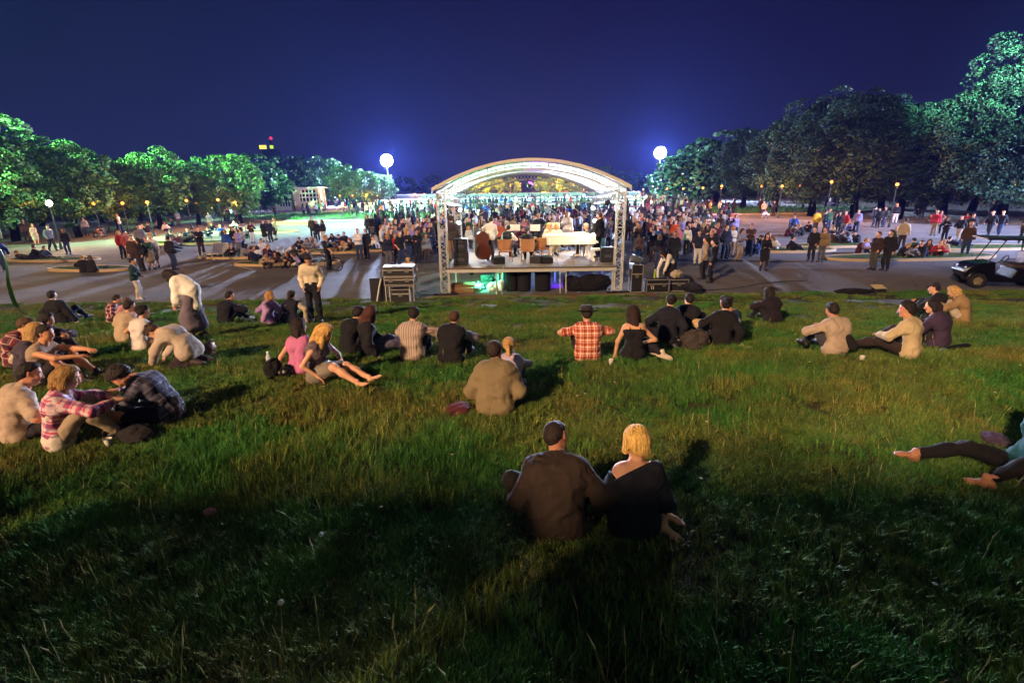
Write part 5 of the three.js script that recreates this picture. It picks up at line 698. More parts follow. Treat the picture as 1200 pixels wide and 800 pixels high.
// double bass
{
  const g = thing('double_bass', 'brown double bass held upright on the stage', 'double bass', sp(567, 20.9), 0.5), wood = mat('#5a2a12', 0.35), s = new THREE.Shape();
  s.moveTo(0, 0.1); s.bezierCurveTo(0.36, 0.1, 0.38, 0.5, 0.24, 0.62); s.bezierCurveTo(0.17, 0.7, 0.2, 0.8, 0.25, 0.86); s.bezierCurveTo(0.29, 1.0, 0.16, 1.16, 0.05, 1.2); s.lineTo(-0.05, 1.2); s.bezierCurveTo(-0.16, 1.16, -0.29, 1.0, -0.25, 0.86); s.bezierCurveTo(-0.2, 0.8, -0.17, 0.7, -0.24, 0.62); s.bezierCurveTo(-0.38, 0.5, -0.36, 0.1, 0, 0.1);
  const b = new THREE.ExtrudeGeometry(s, { depth: 0.16, bevelEnabled: true, bevelSize: 0.015, bevelThickness: 0.03, bevelSegments: 3, curveSegments: 10 }); b.translate(0, 0, -0.08); b.rotateX(-0.12); part('body', b, wood, g);
  part('neck', (() => { const q = merge([bar([0, 1.15, -0.02], [0, 1.72, -0.02], 0.025, 8), rbox(0.05, 0.2, 0.06, 0.02, 0, 1.8, -0.03)]); q.rotateX(-0.12); return q; })(), mat('#2c160c', 0.4), g); part('end_pin', bar([0, 0, 0], [0, 0.12, 0], 0.008), galv, g);
}
// wicker chairs
const wicker = mat('#a8744a', 0.8);
function wickerChair(pos, turn, label) {
  const g = thing('wicker_chair', label, 'chair', pos, turn, 'wicker chairs on the stage'); part('seat', rbox(0.5, 0.06, 0.5, 0.03, 0, 0.43, 0), wicker, g);
  const back = new THREE.CylinderGeometry(0.3, 0.28, 0.42, 18, 3, true, Math.PI * 0.5, Math.PI); back.translate(0, 0.68, 0.02); back.rotateY(Math.PI / 2 * 0); part('backrest', [(() => { const q = new THREE.CylinderGeometry(0.31, 0.28, 0.42, 18, 1, true, -Math.PI / 2, Math.PI); q.translate(0, 0.68, 0); return q; })(), (() => { const q = new THREE.CylinderGeometry(0.28, 0.25, 0.42, 18, 1, true, -Math.PI / 2, Math.PI); q.translate(0, 0.68, 0); return q; })()], wicker, g);
  part('arm_rail', (() => { const t = new THREE.TorusGeometry(0.3, 0.022, 6, 20, Math.PI); t.rotateX(Math.PI / 2); t.translate(0, 0.89, 0); return t; })(), wicker, g);
  for (const [x, z] of [[-0.22, -0.22], [0.22, -0.22], [-0.24, 0.16], [0.24, 0.16]]) part('leg', bar([x * 1.1, 0, z * 1.1], [x, 0.45, z], 0.018), wicker, g);
}
wickerChair(sp(592, 20.9), 0.15, 'empty wicker chair beside the double bass player'); wickerChair(sp(618, 20.9), 0, 'wicker chair with a woman in black sitting on it'); wickerChair(sp(634, 21.4), -0.9, 'wicker chair turned sideways beside the white piano');
function musicStand(px, F, label) { const g = thing('music_stand', label, 'music stand', sp(px, F), 0, 'music stands on the stage'); part('pole', bar([0, 0, 0], [0, 1.05, 0], 0.012), black, g); part('tripod', [0, 2.1, 4.2].map((a) => bar([0, 0.3, 0], [Math.cos(a) * 0.28, 0, Math.sin(a) * 0.28], 0.01)), black, g); part('desk', [box(0.5, 0.34, 0.012, 0, 1.2, 0, 0.4)], black, g); part('sheet_music', [box(0.44, 0.3, 0.008, 0, 1.205, 0.014, 0.4)], mat('#efece4', 0.8), g); }
musicStand(604, 22.6, 'music stand with white sheets before the empty wicker chair'); musicStand(627, 22.4, 'music stand with white sheets before the woman in black'); musicStand(650, 23.4, 'music stand with white sheets beyond the piano');
function micBoom(px, F, tip, label, h = 1.55) { const g = thing('microphone_stand', label, 'microphone stand', sp(px, F), 0, 'microphone stands on the stage'); part('pole', bar([0, 0, 0], [0, h, 0], 0.014), alu, g); part('base', lathe([[0.001, 0.03], [0.14, 0.02], [0.15, 0]], 14), black, g); part('boom', bar([-tip[0] * 0.25, h - tip[1] * 0.25, 0], [tip[0], h + tip[1], tip[2]], 0.011), aluWarm, g); part('microphone', bar([tip[0], h + tip[1], tip[2]], [tip[0] * 1.12, h + tip[1] * 1.12, tip[2] * 1.12], 0.024, 8), black, g); }
micBoom(556, 24, [0.85, 0.45, 0], 'microphone boom reaching over the double bass'); micBoom(655, 24, [-0.75, 0.55, 0], 'microphone boom reaching over the sheet music', 1.6); micBoom(682, 23.5, [-0.8, 0.6, 0], 'microphone boom reaching over the white piano', 1.65);
// gear under and round the stage
function flightCase(label, pos, w, h, d, turn = 0, stripes) {
  const g = thing('flight_case', label, 'flight case', pos, turn); part('shell', rbox(w, h, d, 0.01, 0, h / 2 + 0.002, 0), mat('#121113', 0.6), g);
  const ed = []; for (const y of [0.018, h - 0.014]) for (const z of [-d / 2, d / 2]) ed.push(box(w + 0.02, 0.024, 0.024, 0, y, z)); for (const x of [-w / 2, w / 2]) for (const z of [-d / 2, d / 2]) ed.push(box(0.024, h, 0.024, x, h / 2, z)); for (const y of [0.018, h - 0.014]) for (const x of [-w / 2, w / 2]) ed.push(box(0.024, 0.024, d, x, y, 0)); part('edge_trim', ed, mat('#b8afa4', 0.4, 0.6), g);
  part('lid_trim', box(w + 0.025, 0.04, 0.012, 0, h * 0.66, d / 2 + 0.016), mat('#b8afa4', 0.4, 0.6), g);
  for (const x of w > 0.7 ? [-w * 0.28, w * 0.28] : [0]) part('latch', [rbox(0.14, 0.12, 0.02, 0.008, x, h * 0.58, d / 2 + 0.018)], mat('#8f8a84', 0.35, 0.7), g);
  if (stripes) for (const x of [-0.05, 0.02]) part('number_mark', box(0.03, 0.13, 0.006, x - w * 0.22, h * 0.4, d / 2 + 0.01), mat('#d8d4cc', 0.8), g); return g;
}
{
  const base = gp(474, 350), X = base.x, Z = base.z + 0.45, tb = thing('folding_table', 'low metal equipment table under the stacked flight cases', 'table', [X, 0, Z]);
  part('frame', [bar([-0.5, 0.62, 0.28], [0.5, 0.62, 0.28], 0.018), bar([-0.5, 0.62, -0.28], [0.5, 0.62, -0.28], 0.018), bar([-0.36, 0.32, 0.28], [0.36, 0.32, 0.28], 0.016)], galv, tb); for (const x of [-0.5, -0.36, 0.36, 0.5]) for (const z of [-0.28, 0.28]) part('leg', bar([x, 0, z], [x, 0.63, z], 0.018), aluWarm, tb); part('shelf', box(0.98, 0.02, 0.54, 0, 0.638, 0), mat('#1c1a19', 0.8), tb);
  flightCase('black flight case with silver edges, lower of the stack on the equipment table', [X, 0.652, Z], 1.05, 0.3, 0.56); flightCase('black flight case with silver edges and pale top, topmost of the table stack', [X, 0.96, Z], 1.08, 0.36, 0.58);
  flightCase('small black flight case standing under the equipment table', [X, 0, Z - 0.02], 0.66, 0.5, 0.5);
  const sb = thing('leaning_panel', 'dark panel with a pale batten leaning beside the flight cases', 'panel', [X - 0.85, 0, Z - 0.1], 0.2); part('board', rbox(0.6, 0.85, 0.06, 0.01, 0, 0.43, 0, -0.12), black, sb); part('batten', bar([-0.1, 0, 0.3], [0.12, 0.85, 0.05], 0.03, 6), aluWarm, sb);
  const yb = single('yellow_bag', (() => { const q = new THREE.IcosahedronGeometry(0.17, 3), p = q.attributes.position; for (let i = 0; i < p.count; i++) { const k = 1 + 0.35 * N3(p.getX(i) * 14, p.getY(i) * 14, p.getZ(i) * 14); p.setXYZ(i, p.getX(i) * k, Math.max(-0.13, p.getY(i) * k), p.getZ(i) * k * 0.8); } q.computeVertexNormals(); return q; })(), mat('#d6b013', 0.6), 'crumpled yellow plastic bag beside the leaning panel', 'bag'); yb.position.copy(gp(443, 348)).add(V(0, 0.13, 0));
}
flightCase('black flight case with silver edges and two pale strokes beside the tall case', sp(771, 19.5, 0), 0.86, 0.52, 0.5, 0.05, 1); flightCase('smaller black flight case under the woman in a white blouse', sp(797, 19.75, 0), 0.7, 0.46, 0.5, -0.08);
flightCase('tall narrow black case with silver edges beside the near truss leg', sp(746.5, 19.6, 0), 0.42, 1.08, 0.45);
{ const g = thing('lamp_can', 'silver stage lamp can lying on the tall narrow case', 'stage light', sp(746, 19.6, 1.23)); part('can', (() => { const q = lathe([[0.001, -0.2], [0.14, -0.19], [0.15, 0.1], [0.17, 0.2], [0.15, 0.2]], 16); q.rotateZ(1.2); return q; })(), galv, g); part('yoke', [bar([-0.16, -0.1, 0.1], [-0.2, 0.22, 0.05], 0.014)], black, g); }
const lump = (rx, ry, rz, s, f = 5) => { const q = new THREE.IcosahedronGeometry(1, 4), p = q.attributes.position; for (let i = 0; i < p.count; i++) { let x = p.getX(i), y = p.getY(i), z = p.getZ(i); const k = 1 + 0.22 * N3(x * 2.2 + s, y * 2.2, z * 2.2) + 0.06 * N3(x * f + s, y * f, z * f); x *= rx * k; y = Math.max(-0.82, y * k) * ry; z *= rz * k; p.setXYZ(i, x, y + ry * 0.82, z); } q.computeVertexNormals(); return q; };
function bagThing(name, label, cat, pos, rx, ry, rz, s, m, strap) { const g = thing(name, label, cat, pos, (s * 1.7) % 3); part('bag_body', lump(rx, ry, rz, s), m, g); if (strap) part('strap', tube([[-rx * 0.6, ry * 1.1, 0], [-rx * 0.2, ry * 1.9, rz * 0.4], [rx * 0.3, ry * 1.8, rz * 0.5], [rx * 0.6, ry * 1.1, rz * 0.2]], 0.016, 16, 5), m, g); return g; }
bagThing('gear_bag', 'big soft black gear bag under the piano end of the stage', 'bag', sp(697, 19.95, 0), 0.8, 0.36, 0.35, 2, blackCloth); bagThing('gear_bag', 'black gear bag beside a violet lamp under the stage', 'bag', sp(672, 19.95, 0), 0.52, 0.32, 0.33, 3, blackCloth);
for (const [px, w, l] of [[599, 0.36, 'round black drum case under the stage beside the trestle'], [614, 0.42, 'wide black drum case under the middle of the stage'], [636, 0.48, 'largest black drum case under the piano']]) { const g = thing('drum_case', l, 'case', sp(px, 20.05, 0)); part('drum_body', lathe([[0.001, 0], [w * 0.62, 0.01], [w * 0.66, 0.08], [w * 0.66, 0.72], [w * 0.6, 0.8], [0.001, 0.82]], 22), blackCloth, g); part('rim', lathe([[w * 0.665, 0.66], [w * 0.69, 0.67], [w * 0.69, 0.71], [w * 0.665, 0.72]], 22), mat('#232226', 0.7), g); }
{ const g = thing('wooden_crate', 'wooden crate of cables under the bass end of the stage', 'crate', sp(541, 19.9, 0)); for (let i = 0; i < 3; i++) for (const z of [-0.25, 0.25]) part('slat', rbox(0.95, 0.1, 0.02, 0.004, 0, 0.06 + i * 0.115, z), mat(['#7a5a3c', '#86654a', '#6f5238'][i], 0.85), g); for (const x of [-0.46, 0.46]) part('end_board', rbox(0.02, 0.34, 0.48, 0.004, x, 0.17, 0), mat('#7a5a3c', 0.85), g); part('floor', box(0.9, 0.02, 0.48, 0, 0.02, 0), mat('#6f5238', 0.85), g); }
{ const r = rng(5); for (let k = 0; k < 5; k++) { const px = 556 + k * 8, c = V(...sp(px, 20.2 + (k % 2) * 0.3, 0)), pts = []; for (let i = 0; i < 26; i++) { const a = i * 0.9; pts.push(V(c.x + Math.cos(a) * (0.14 + 0.06 * r()), 0.03 + i * 0.009 + 0.03 * r(), c.z + Math.sin(a) * (0.14 + 0.06 * r()))); } single('cable_coil', tube(pts, 0.014, 110, 5), k % 2 ? mat('#cfd3cf', 0.7) : mat('#26282a', 0.7), k % 2 ? 'pale cable coil lying under the stage in green light' : 'dark cable coil lying under the stage in green light', 'cable', k % 2 ? 'pale cable coils' : 'dark cable coils'); } }
speaker('small_amplifier', 'small dark amplifier box under the stage in green light', sp(569.5, 20.6, 0.0), 0.46, 0.56, 0.4);

for (const [px, rx, ry, s, l] of [[557, 0.2, 0.16, 1.2, 'crumpled white plastic sheet under the stage beside the crate'], [577, 0.26, 0.2, 2.1, 'largest crumpled white plastic sheet under the stage'], [587, 0.16, 0.24, 3.4, 'white plastic sack standing under the stage beside a trestle']]) bagThing('plastic_sheet', l, 'plastic sheet', sp(px, 20.05, 0), rx, ry, 0.2, s, mat('#c9d2cc', 0.5));
for (const [px, F, t, l] of [[584, 20.35, 0.3, 'black wedge monitor at the rear edge of the stage beside the bass'], [628, 20.4, -0.2, 'black wedge monitor at the rear edge of the stage beside a chair'], [641, 20.3, 0.1, 'black wedge monitor at the rear edge of the stage under the piano']]) { const g = thing('wedge_monitor', l, 'speaker', sp(px, F), t), s = new THREE.Shape(); s.moveTo(-0.17, 0); s.lineTo(0.17, 0); s.lineTo(0.17, 0.1); s.lineTo(-0.05, 0.28); s.lineTo(-0.17, 0.24); s.closePath(); const q = new THREE.ExtrudeGeometry(s, { depth: 0.42, bevelEnabled: true, bevelSize: 0.01, bevelThickness: 0.01, bevelSegments: 1 }); q.translate(0, 0.011, -0.21); q.rotateY(Math.PI / 2); part('cabinet', q, caseBlack, g); part('grille', (() => { const b = rbox(0.38, 0.26, 0.012, 0.004); b.rotateX(-0.87); b.translate(0, 0.205, -0.07); return b; })(), mat('#2b2b30', 0.7), g); }
// ---------------------------------------------------------------- buildings
{
  const F = 92, a = atF(345, 240, F), b = atF(376, 240, F), topY = atF(360, 221, F).y, w = b.x - a.x, cream = mat('#cbc1a4', 0.85), frame = mat('#e2ddd0', 0.7), glassDark = mat('#1b222c', 0.2);
  const g = thing('pavilion', 'cream park pavilion with arched lattice windows beside the trees', 'building', [(a.x + b.x) / 2, 0, -F], 0.12);
  const wall = new THREE.Shape(); wall.moveTo(-w / 2, 0); wall.lineTo(w / 2, 0); wall.lineTo(w / 2, topY); wall.lineTo(-w / 2, topY); wall.closePath();
  const arch = new THREE.Path(), aw = w * 0.34, ay = topY * 0.42, cx = 0.35; arch.moveTo(cx - aw, ay); arch.lineTo(cx + aw, ay); arch.lineTo(cx + aw, ay + 0.7); arch.absarc(cx, ay + 0.7, aw, 0, Math.PI, false); arch.closePath(); wall.holes.push(arch);
  const wg = new THREE.ExtrudeGeometry(wall, { depth: 0.4, bevelEnabled: false, curveSegments: 16 }); wg.translate(0, 0, -0.4); part('front_wall', wg, cream, g); part('rear_block', box(w - 0.02, topY - 0.02, 3.6, 0, topY / 2 - 0.01, -2.25), cream, g);
  part('cornice', rbox(w + 0.5, 0.28, 4.6, 0.05, 0, topY + 0.14, -2), frame, g); part('pane', box(aw * 2, aw + 0.9, 0.04, cx, ay + (aw + 0.9) / 2 - 0.08, -0.32), glassDark, g);
  const win = new THREE.Group(); win.name = 'arched_window'; g.add(win); for (let i = -2; i <= 2; i++) { const x = i * aw / 2.6, h = 0.7 + Math.sqrt(Math.max(0, aw * aw - x * x)); part('glazing_bar', box(0.16, h, 0.08, cx + x, ay + h / 2, -0.24), frame, win); } for (let k = 1; k <= 3; k++) { const y = k * 0.66, hw = y < 0.7 ? aw : Math.sqrt(Math.max(0.01, aw * aw - (y - 0.7) ** 2)); part('glazing_bar', box(hw * 2, 0.14, 0.07, cx, ay + y, -0.235), frame, win); }
  const lw = 3.2, lh = topY * 0.66, wing = new THREE.Group(); wing.name = 'side_wing'; g.add(wing); part('wing_wall', box(lw, lh, 3, -w / 2 - lw / 2 + 0.1, lh / 2, -2), cream, wing); part('wing_cornice', rbox(lw + 0.3, 0.2, 3.4, 0.04, -w / 2 - lw / 2 + 0.05, lh + 0.1, -2), frame, wing); part('wing_pane', box(lw * 0.5, 1.4, 0.05, -w / 2 - lw / 2, lh * 0.6, -0.5), glassDark, wing); for (let i = -1; i <= 1; i++) part('glazing_bar', box(0.12, 1.4, 0.06, -w / 2 - lw / 2 + i * 0.45, lh * 0.6, -0.46), frame, wing);
}
{
  const F = 126, a = atF(466, 236, F), b = atF(494, 236, F), h = atF(480, 229, F).y, w = b.x - a.x, g = thing('kiosk', 'low flat-roofed kiosk beside the far floodlight', 'building', [(a.x + b.x) / 2, 0, -F]);
  part('walls', box(w, h, 4, 0, h / 2, -2), mat('#8a7a78', 0.85), g); part('roof', rbox(w + 1, 0.35, 5.2, 0.05, 0, h + 0.17, -1.9), mat('#55545c', 0.8), g); for (let i = 0; i < 4; i++) part('window', box(w * 0.16, h * 0.4, 0.06, (i - 1.5) * w * 0.24, h * 0.58, 0.02), mat('#27303c', 0.25), g);
}
{ // far tower with a lit sign
  const F = 650, p = atF(316, 164, F), w = 13, g = thing('office_tower', 'far dark tower with yellow lit signs and a red beacon', 'building', [p.x, 0, -F]);
  part('tower_block', box(w, p.y - 10.4, 22, 0, (p.y - 10.4) / 2, 0), mat('#0a0b10', 0.9), g); part('roof_plant', box(2.2, 11, 3, 1, p.y - 5, 0), mat('#12131c', 0.7), g);
  const s1 = glow('#ffd83a', 2.2), s2 = glow('#c8e83a', 1.4); part('roof_sign', rbox(8, 4, 0.8, 0.2, -4.2, p.y - 8.5, 11.8), s1, g); part('roof_sign', rbox(4, 3.6, 0.8, 0.2, 6, p.y - 8.5, 11.8), s2, g); part('beacon', (() => { const q = new THREE.SphereGeometry(1.6, 10, 8); q.translate(1.5, p.y + 2, 0); return q; })(), glow('#ff2a3c', 2.5), g);
}
// ---------------------------------------------------------------- flower beds, low lawns, benches and the fountain edge on the plaza
const turfTex = tex(256, 256, (u, v) => { const a = tileN(u, v, 18), c = tileN(u, v, 70, 4) + (R0() - 0.5) * 0.5; return [0.2 + 0.05 * a + 0.08 * c, 0.28 + 0.04 * a + 0.1 * c, 0.13 + 0.05 * c]; }); turfTex.repeat.set(0.5, 0.5);
const turf = new THREE.MeshStandardMaterial({ map: turfTex, roughness: 1 }), edging = mat('#b79a70', 0.75);
function oval(rx, rz, n = 40, p = 2.4) { return Array.from({ length: n }, (_, i) => { const a = i / n * Math.PI * 2, c = Math.cos(a), s = Math.sin(a); return [Math.sign(c) * Math.abs(c) ** (2 / p) * rx, Math.sign(s) * Math.abs(s) ** (2 / p) * rz]; }); }
function slab(pts, h, inner) { const s = new THREE.Shape(); pts.forEach(([x, z], i) => i ? s.lineTo(x, -z) : s.moveTo(x, -z)); if (inner) { const q = new THREE.Path(); inner.forEach(([x, z], i) => i ? q.lineTo(x, -z) : q.moveTo(x, -z)); s.holes.push(q); } const g = new THREE.ExtrudeGeometry(s, { depth: h, bevelEnabled: false }); g.rotateX(-Math.PI / 2); return uvXZ(g); }
const blades = tuft(11, 34, 0.075, 0.13);
function lawnIsland(px, py, rx, rz, turn, label) {
  const p = gp(px, py), g = thing('lawn_island', label, 'lawn bed', [p.x, 0, p.z], turn); part('edging', slab(oval(rx, rz), 0.13, oval(rx - 0.14, rz - 0.14)), edging, g); part('turf', slab(oval(rx - 0.13, rz - 0.13), 0.11), turf, g);
  const r = rng(px + 3), n = Math.round(rx * rz * 42), im = new THREE.InstancedMesh(blades, mat('#4c6b2a', 0.9, 0, { vertexColors: true }), n); im.name = 'grass_blades'; im.userData = { kind: 'stuff' }; const m = M4(); for (let i = 0; i < n; i++) { const a = r() * 6.283, k = Math.sqrt(r()) * 0.9; m.makeRotationY(r() * 6).setPosition(Math.cos(a) * k * (rx - 0.2), 0.105, Math.sin(a) * k * (rz - 0.2)); im.setMatrixAt(i, m); } g.add(im);
}
[[106, 316, 2.3, 0.8, -0.1, 'small oval lawn with pale edging where a couple in black sit'], [62, 305, 3.0, 0.9, -0.12, 'oval lawn with pale edging where people lie near the globe lamp'], [212, 285, 4.2, 1.2, -0.06, 'long lawn with pale edging where a row of dark figures sit'], [288, 301, 2.8, 1.0, 0, 'lawn with pale edging beside the white loungers'], [338, 309, 2.9, 0.9, 0.03, 'lawn with pale edging under the largest seated group'], [372, 296, 3.4, 0.8, 0.02, 'lawn with pale edging beyond the bicycle'], [408, 294, 2.6, 0.8, 0, 'lawn with pale edging where students sit behind two standing men'], [298, 272, 4.2, 1.3, -0.05, 'wide lawn with pale edging behind the petal seat'],
  [1066, 302, 4.6, 1.2, 0.05, 'long lawn with pale edging under the right-hand seated group'], [986, 288, 3.2, 1.0, 0.05, 'lawn with pale edging behind the two pairs of standing people'], [1150, 291, 3.6, 1.1, 0.05, 'lawn with pale edging beyond the golf cart'], [928, 294, 2.6, 0.9, 0.04, 'lawn with pale edging beside the seated figure in black']].forEach((a) => lawnIsland(...a));
function flowerBed(px, py, rx, rz, turn, label, seed) {
  const p = gp(px, py), g = thing('flower_bed', label, 'flower bed', [p.x, 0, p.z], turn); part('edging', slab(oval(rx, rz, 48, 2), 0.18, oval(rx - 0.3, rz - 0.3, 48, 2)), mat('#9a9488', 0.85), g); part('soil', slab(oval(rx - 0.29, rz - 0.29, 48, 2), 0.12), mat('#2d231b', 0.95), g);
  const r = rng(seed), leaf = tuft(21 + seed, 22, 0.4, 0.3), fl = new THREE.IcosahedronGeometry(0.07, 0), m = M4(), nL = Math.round(rx * rz * 4.2), a = new THREE.InstancedMesh(leaf, mat('#3c7a3c', 0.85, 0, { vertexColors: true }), nL), nF = Math.round(rx * rz * 6), b = new THREE.InstancedMesh(fl, mat('#85608a', 0.8), nF); a.name = 'bedding_leaves'; b.name = 'blossoms'; a.userData = { kind: 'stuff' }; b.userData = { kind: 'stuff' };
  for (let i = 0; i < nL; i++) { const t = r() * 6.283, k = Math.sqrt(r()) * 0.97; m.makeRotationY(r() * 6).scale(V(1.6, 1.3 + r(), 1.6)).setPosition(Math.cos(t) * k * (rx - 0.4), 0.1, Math.sin(t) * k * (rz - 0.4)); a.setMatrixAt(i, m); }
  for (let i = 0; i < nF; i++) { const t = Math.PI + r() * Math.PI, k = 0.72 + 0.24 * r(); m.identity().setPosition(Math.cos(t) * k * (rx - 0.4), 0.62 + 0.25 * r(), Math.sin(t) * k * (rz - 0.4)); b.setMatrixAt(i, m); } g.add(a, b);
}
flowerBed(412, 254, 15.5, 8.5, 0, 'large oval flower bed with green leaves and violet blossoms near the pavilion', 1); flowerBed(876, 247, 17, 8.5, 0, 'large oval flower bed with violet blossoms before the dark right-hand trees', 2);
function bench(px, py, len, turn, label) { const p = gp(px, py), g = thing('park_bench', label, 'bench', [p.x, 0, p.z], turn, 'backless benches far across the plaza'); for (let i = 0; i < 4; i++) part('slat', rbox(len, 0.05, 0.12, 0.01, 0, 0.46, (i - 1.5) * 0.135), mat('#a9743f', 0.7), g); for (const x of [-len * 0.42, len * 0.42]) part('foot_block', rbox(0.18, 0.43, 0.46, 0.02, x, 0.215, 0), mat('#8b8680', 0.9), g); part('front_board', rbox(len, 0.3, 0.04, 0.01, 0, 0.28, 0.28), mat('#a9743f', 0.7), g); }
[[343, 265, 4.2, 0], [757, 244, 7, 0], [801, 243, 7, 0], [436, 247, 6, 0], [611, 244, 6, 0], [660, 246, 6, 0]].forEach(([x, y, l, t], i) => bench(x, y, l, t, ['wooden bench at the corner of the flower bed by the pavilion', 'long wooden bench right of the stage near the far floodlight', 'long wooden bench before the right-hand flower bed', 'wooden bench behind the pavilion flower bed', 'wooden bench seen through the stage beside the far crowd', 'wooden bench seen through the stage above the piano'][i]));
{ // stepped stone basin of the fountain, seen through the stage
  const z = 96, g = thing('fountain_basin', 'long stepped stone fountain basin seen through the stage', 'fountain', [2, 0, -z]), st = mat('#7e8084', 0.85); for (let i = 0; i < 3; i++) part('step', rbox(66 - i * 5, 0.42, 4 + 0, 0.04, 0, 0.21 + i * 0.42, -i * 4), st, g); part('water', box(52, 0.04, 12, 0, 1.1, -16), mat('#1c2a3c', 0.1), g); part('rear_wall', rbox(54, 1.9, 0.6, 0.06, 0, 0.95, -22.4), st, g);
}
// painted lines on the asphalt
const paint = mat('#b9b2a4', 0.8); for (const [a, b, l] of [[[276, 311], [296, 316], 'short painted line on the asphalt beside the seated circle'], [[60, 318], [82, 313], 'short painted line on the asphalt beside the small oval lawn']]) { const p = gp(...a), q = gp(...b), g = box(p.distanceTo(q), 0.004, 0.1); const m = single('painted_line', g, paint, l, 'road marking'); m.position.copy(p).lerp(q, 0.5).setY(0.006); m.rotation.y = Math.atan2(-(q.z - p.z), q.x - p.x); }
// ---------------------------------------------------------------- golf cart
{
  const p = gp(1168, 338), g = thing('golf_cart', 'black golf cart with a flat roof parked at the plaza edge', 'golf cart', [p.x + 0.35, 0, p.z - 0.35], -0.36), body = mat('#0c0c12', 0.22, 0.1, {}), tyre = mat('#161514', 0.9), rim = mat('#b9a987', 0.35, 0.8), seatM = mat('#2a211d', 0.6); // front towards -x
  const side = new THREE.Shape(); side.moveTo(-1.25, 0.42); side.lineTo(-1.32, 0.6); side.quadraticCurveTo(-1.25, 0.82, -0.95, 0.88); side.lineTo(-0.5, 0.94); side.lineTo(-0.42, 0.5); side.lineTo(0.1, 0.42); side.lineTo(0.22, 0.7); side.lineTo(1.3, 0.74); side.lineTo(1.32, 0.4); side.lineTo(0.95, 0.34); side.lineTo(-0.4, 0.3); side.closePath();
  const bg = new THREE.ExtrudeGeometry(side, { depth: 1.0, bevelEnabled: true, bevelSize: 0.05, bevelThickness: 0.08, bevelSegments: 3 }); bg.translate(0, 0, -0.5); part('body', bg, body, g);
  for (const [x, z] of [[-0.9, -0.58], [-0.9, 0.58], [0.95, -0.58], [0.95, 0.58]]) { const w = new THREE.Group(); w.name = 'wheel'; w.position.set(x, 0.29, z); g.add(w); part('tyre', (() => { const t = new THREE.TorusGeometry(0.21, 0.085, 10, 24); t.scale(1, 1, 1.35); return t; })(), tyre, w); part('rim', [(() => { const c = new THREE.CylinderGeometry(0.15, 0.15, 0.14, 20); c.rotateX(Math.PI / 2); return c; })(), ...[0, 1, 2, 3, 4].map((k) => { const b = rbox(0.05, 0.13, 0.03, 0.01, 0, 0.09, Math.sign(z) * 0.085); b.rotateZ(k * 1.2566); return b; })], rim, w); }
  for (const x of [-0.98, -0.8]) {} part('fender', [-1, 1].map((s) => { const t = new THREE.TorusGeometry(0.33, 0.05, 6, 16, Math.PI); t.scale(1, 1, 1.6); t.translate(-0.9, 0.3, s * 0.56); return t; }), body, g);
  for (const z of [-0.36, 0.36]) part('headlight', (() => { const s = new THREE.SphereGeometry(0.085, 12, 8); s.scale(0.6, 0.7, 1.4); s.translate(-1.25, 0.74, z); return s; })(), mat('#e6e6e2', 0.15), g);
  part('seat', [rbox(0.5, 0.16, 1.05, 0.06, 0.35, 0.86, 0), rbox(0.14, 0.5, 1.05, 0.06, 0.62, 1.12, 0, 0, 0, -0.15)], seatM, g); part('rear_seat', [rbox(0.45, 0.14, 1.0, 0.05, 1.05, 0.86, 0)], seatM, g);
  for (const z of [-0.5, 0.5]) { part('roof_post', bar([-0.72, 0.9, z], [-0.3, 1.82, z], 0.022, 8), black, g); part('roof_post', bar([0.72, 0.85, z], [0.62, 1.82, z], 0.022, 8), black, g); part('armrest', bar([0.3, 1.0, z], [0.68, 1.02, z], 0.022, 6), black, g); }
  part('roof', rbox(2.2, 0.07, 1.24, 0.034, 0.18, 1.86, 0), mat('#17171f', 0.35), g); part('steering_wheel', (() => { const t = new THREE.TorusGeometry(0.17, 0.018, 6, 20); t.rotateY(Math.PI / 2); t.rotateZ(-0.5); t.translate(-0.12, 1.08, 0.26); return t; })(), black, g); part('steering_column', bar([-0.45, 0.85, 0.26], [-0.13, 1.07, 0.26], 0.02), black, g); part('windscreen_frame', [bar([-0.3, 1.8, -0.5], [-0.3, 1.8, 0.5], 0.018)], black, g);
}
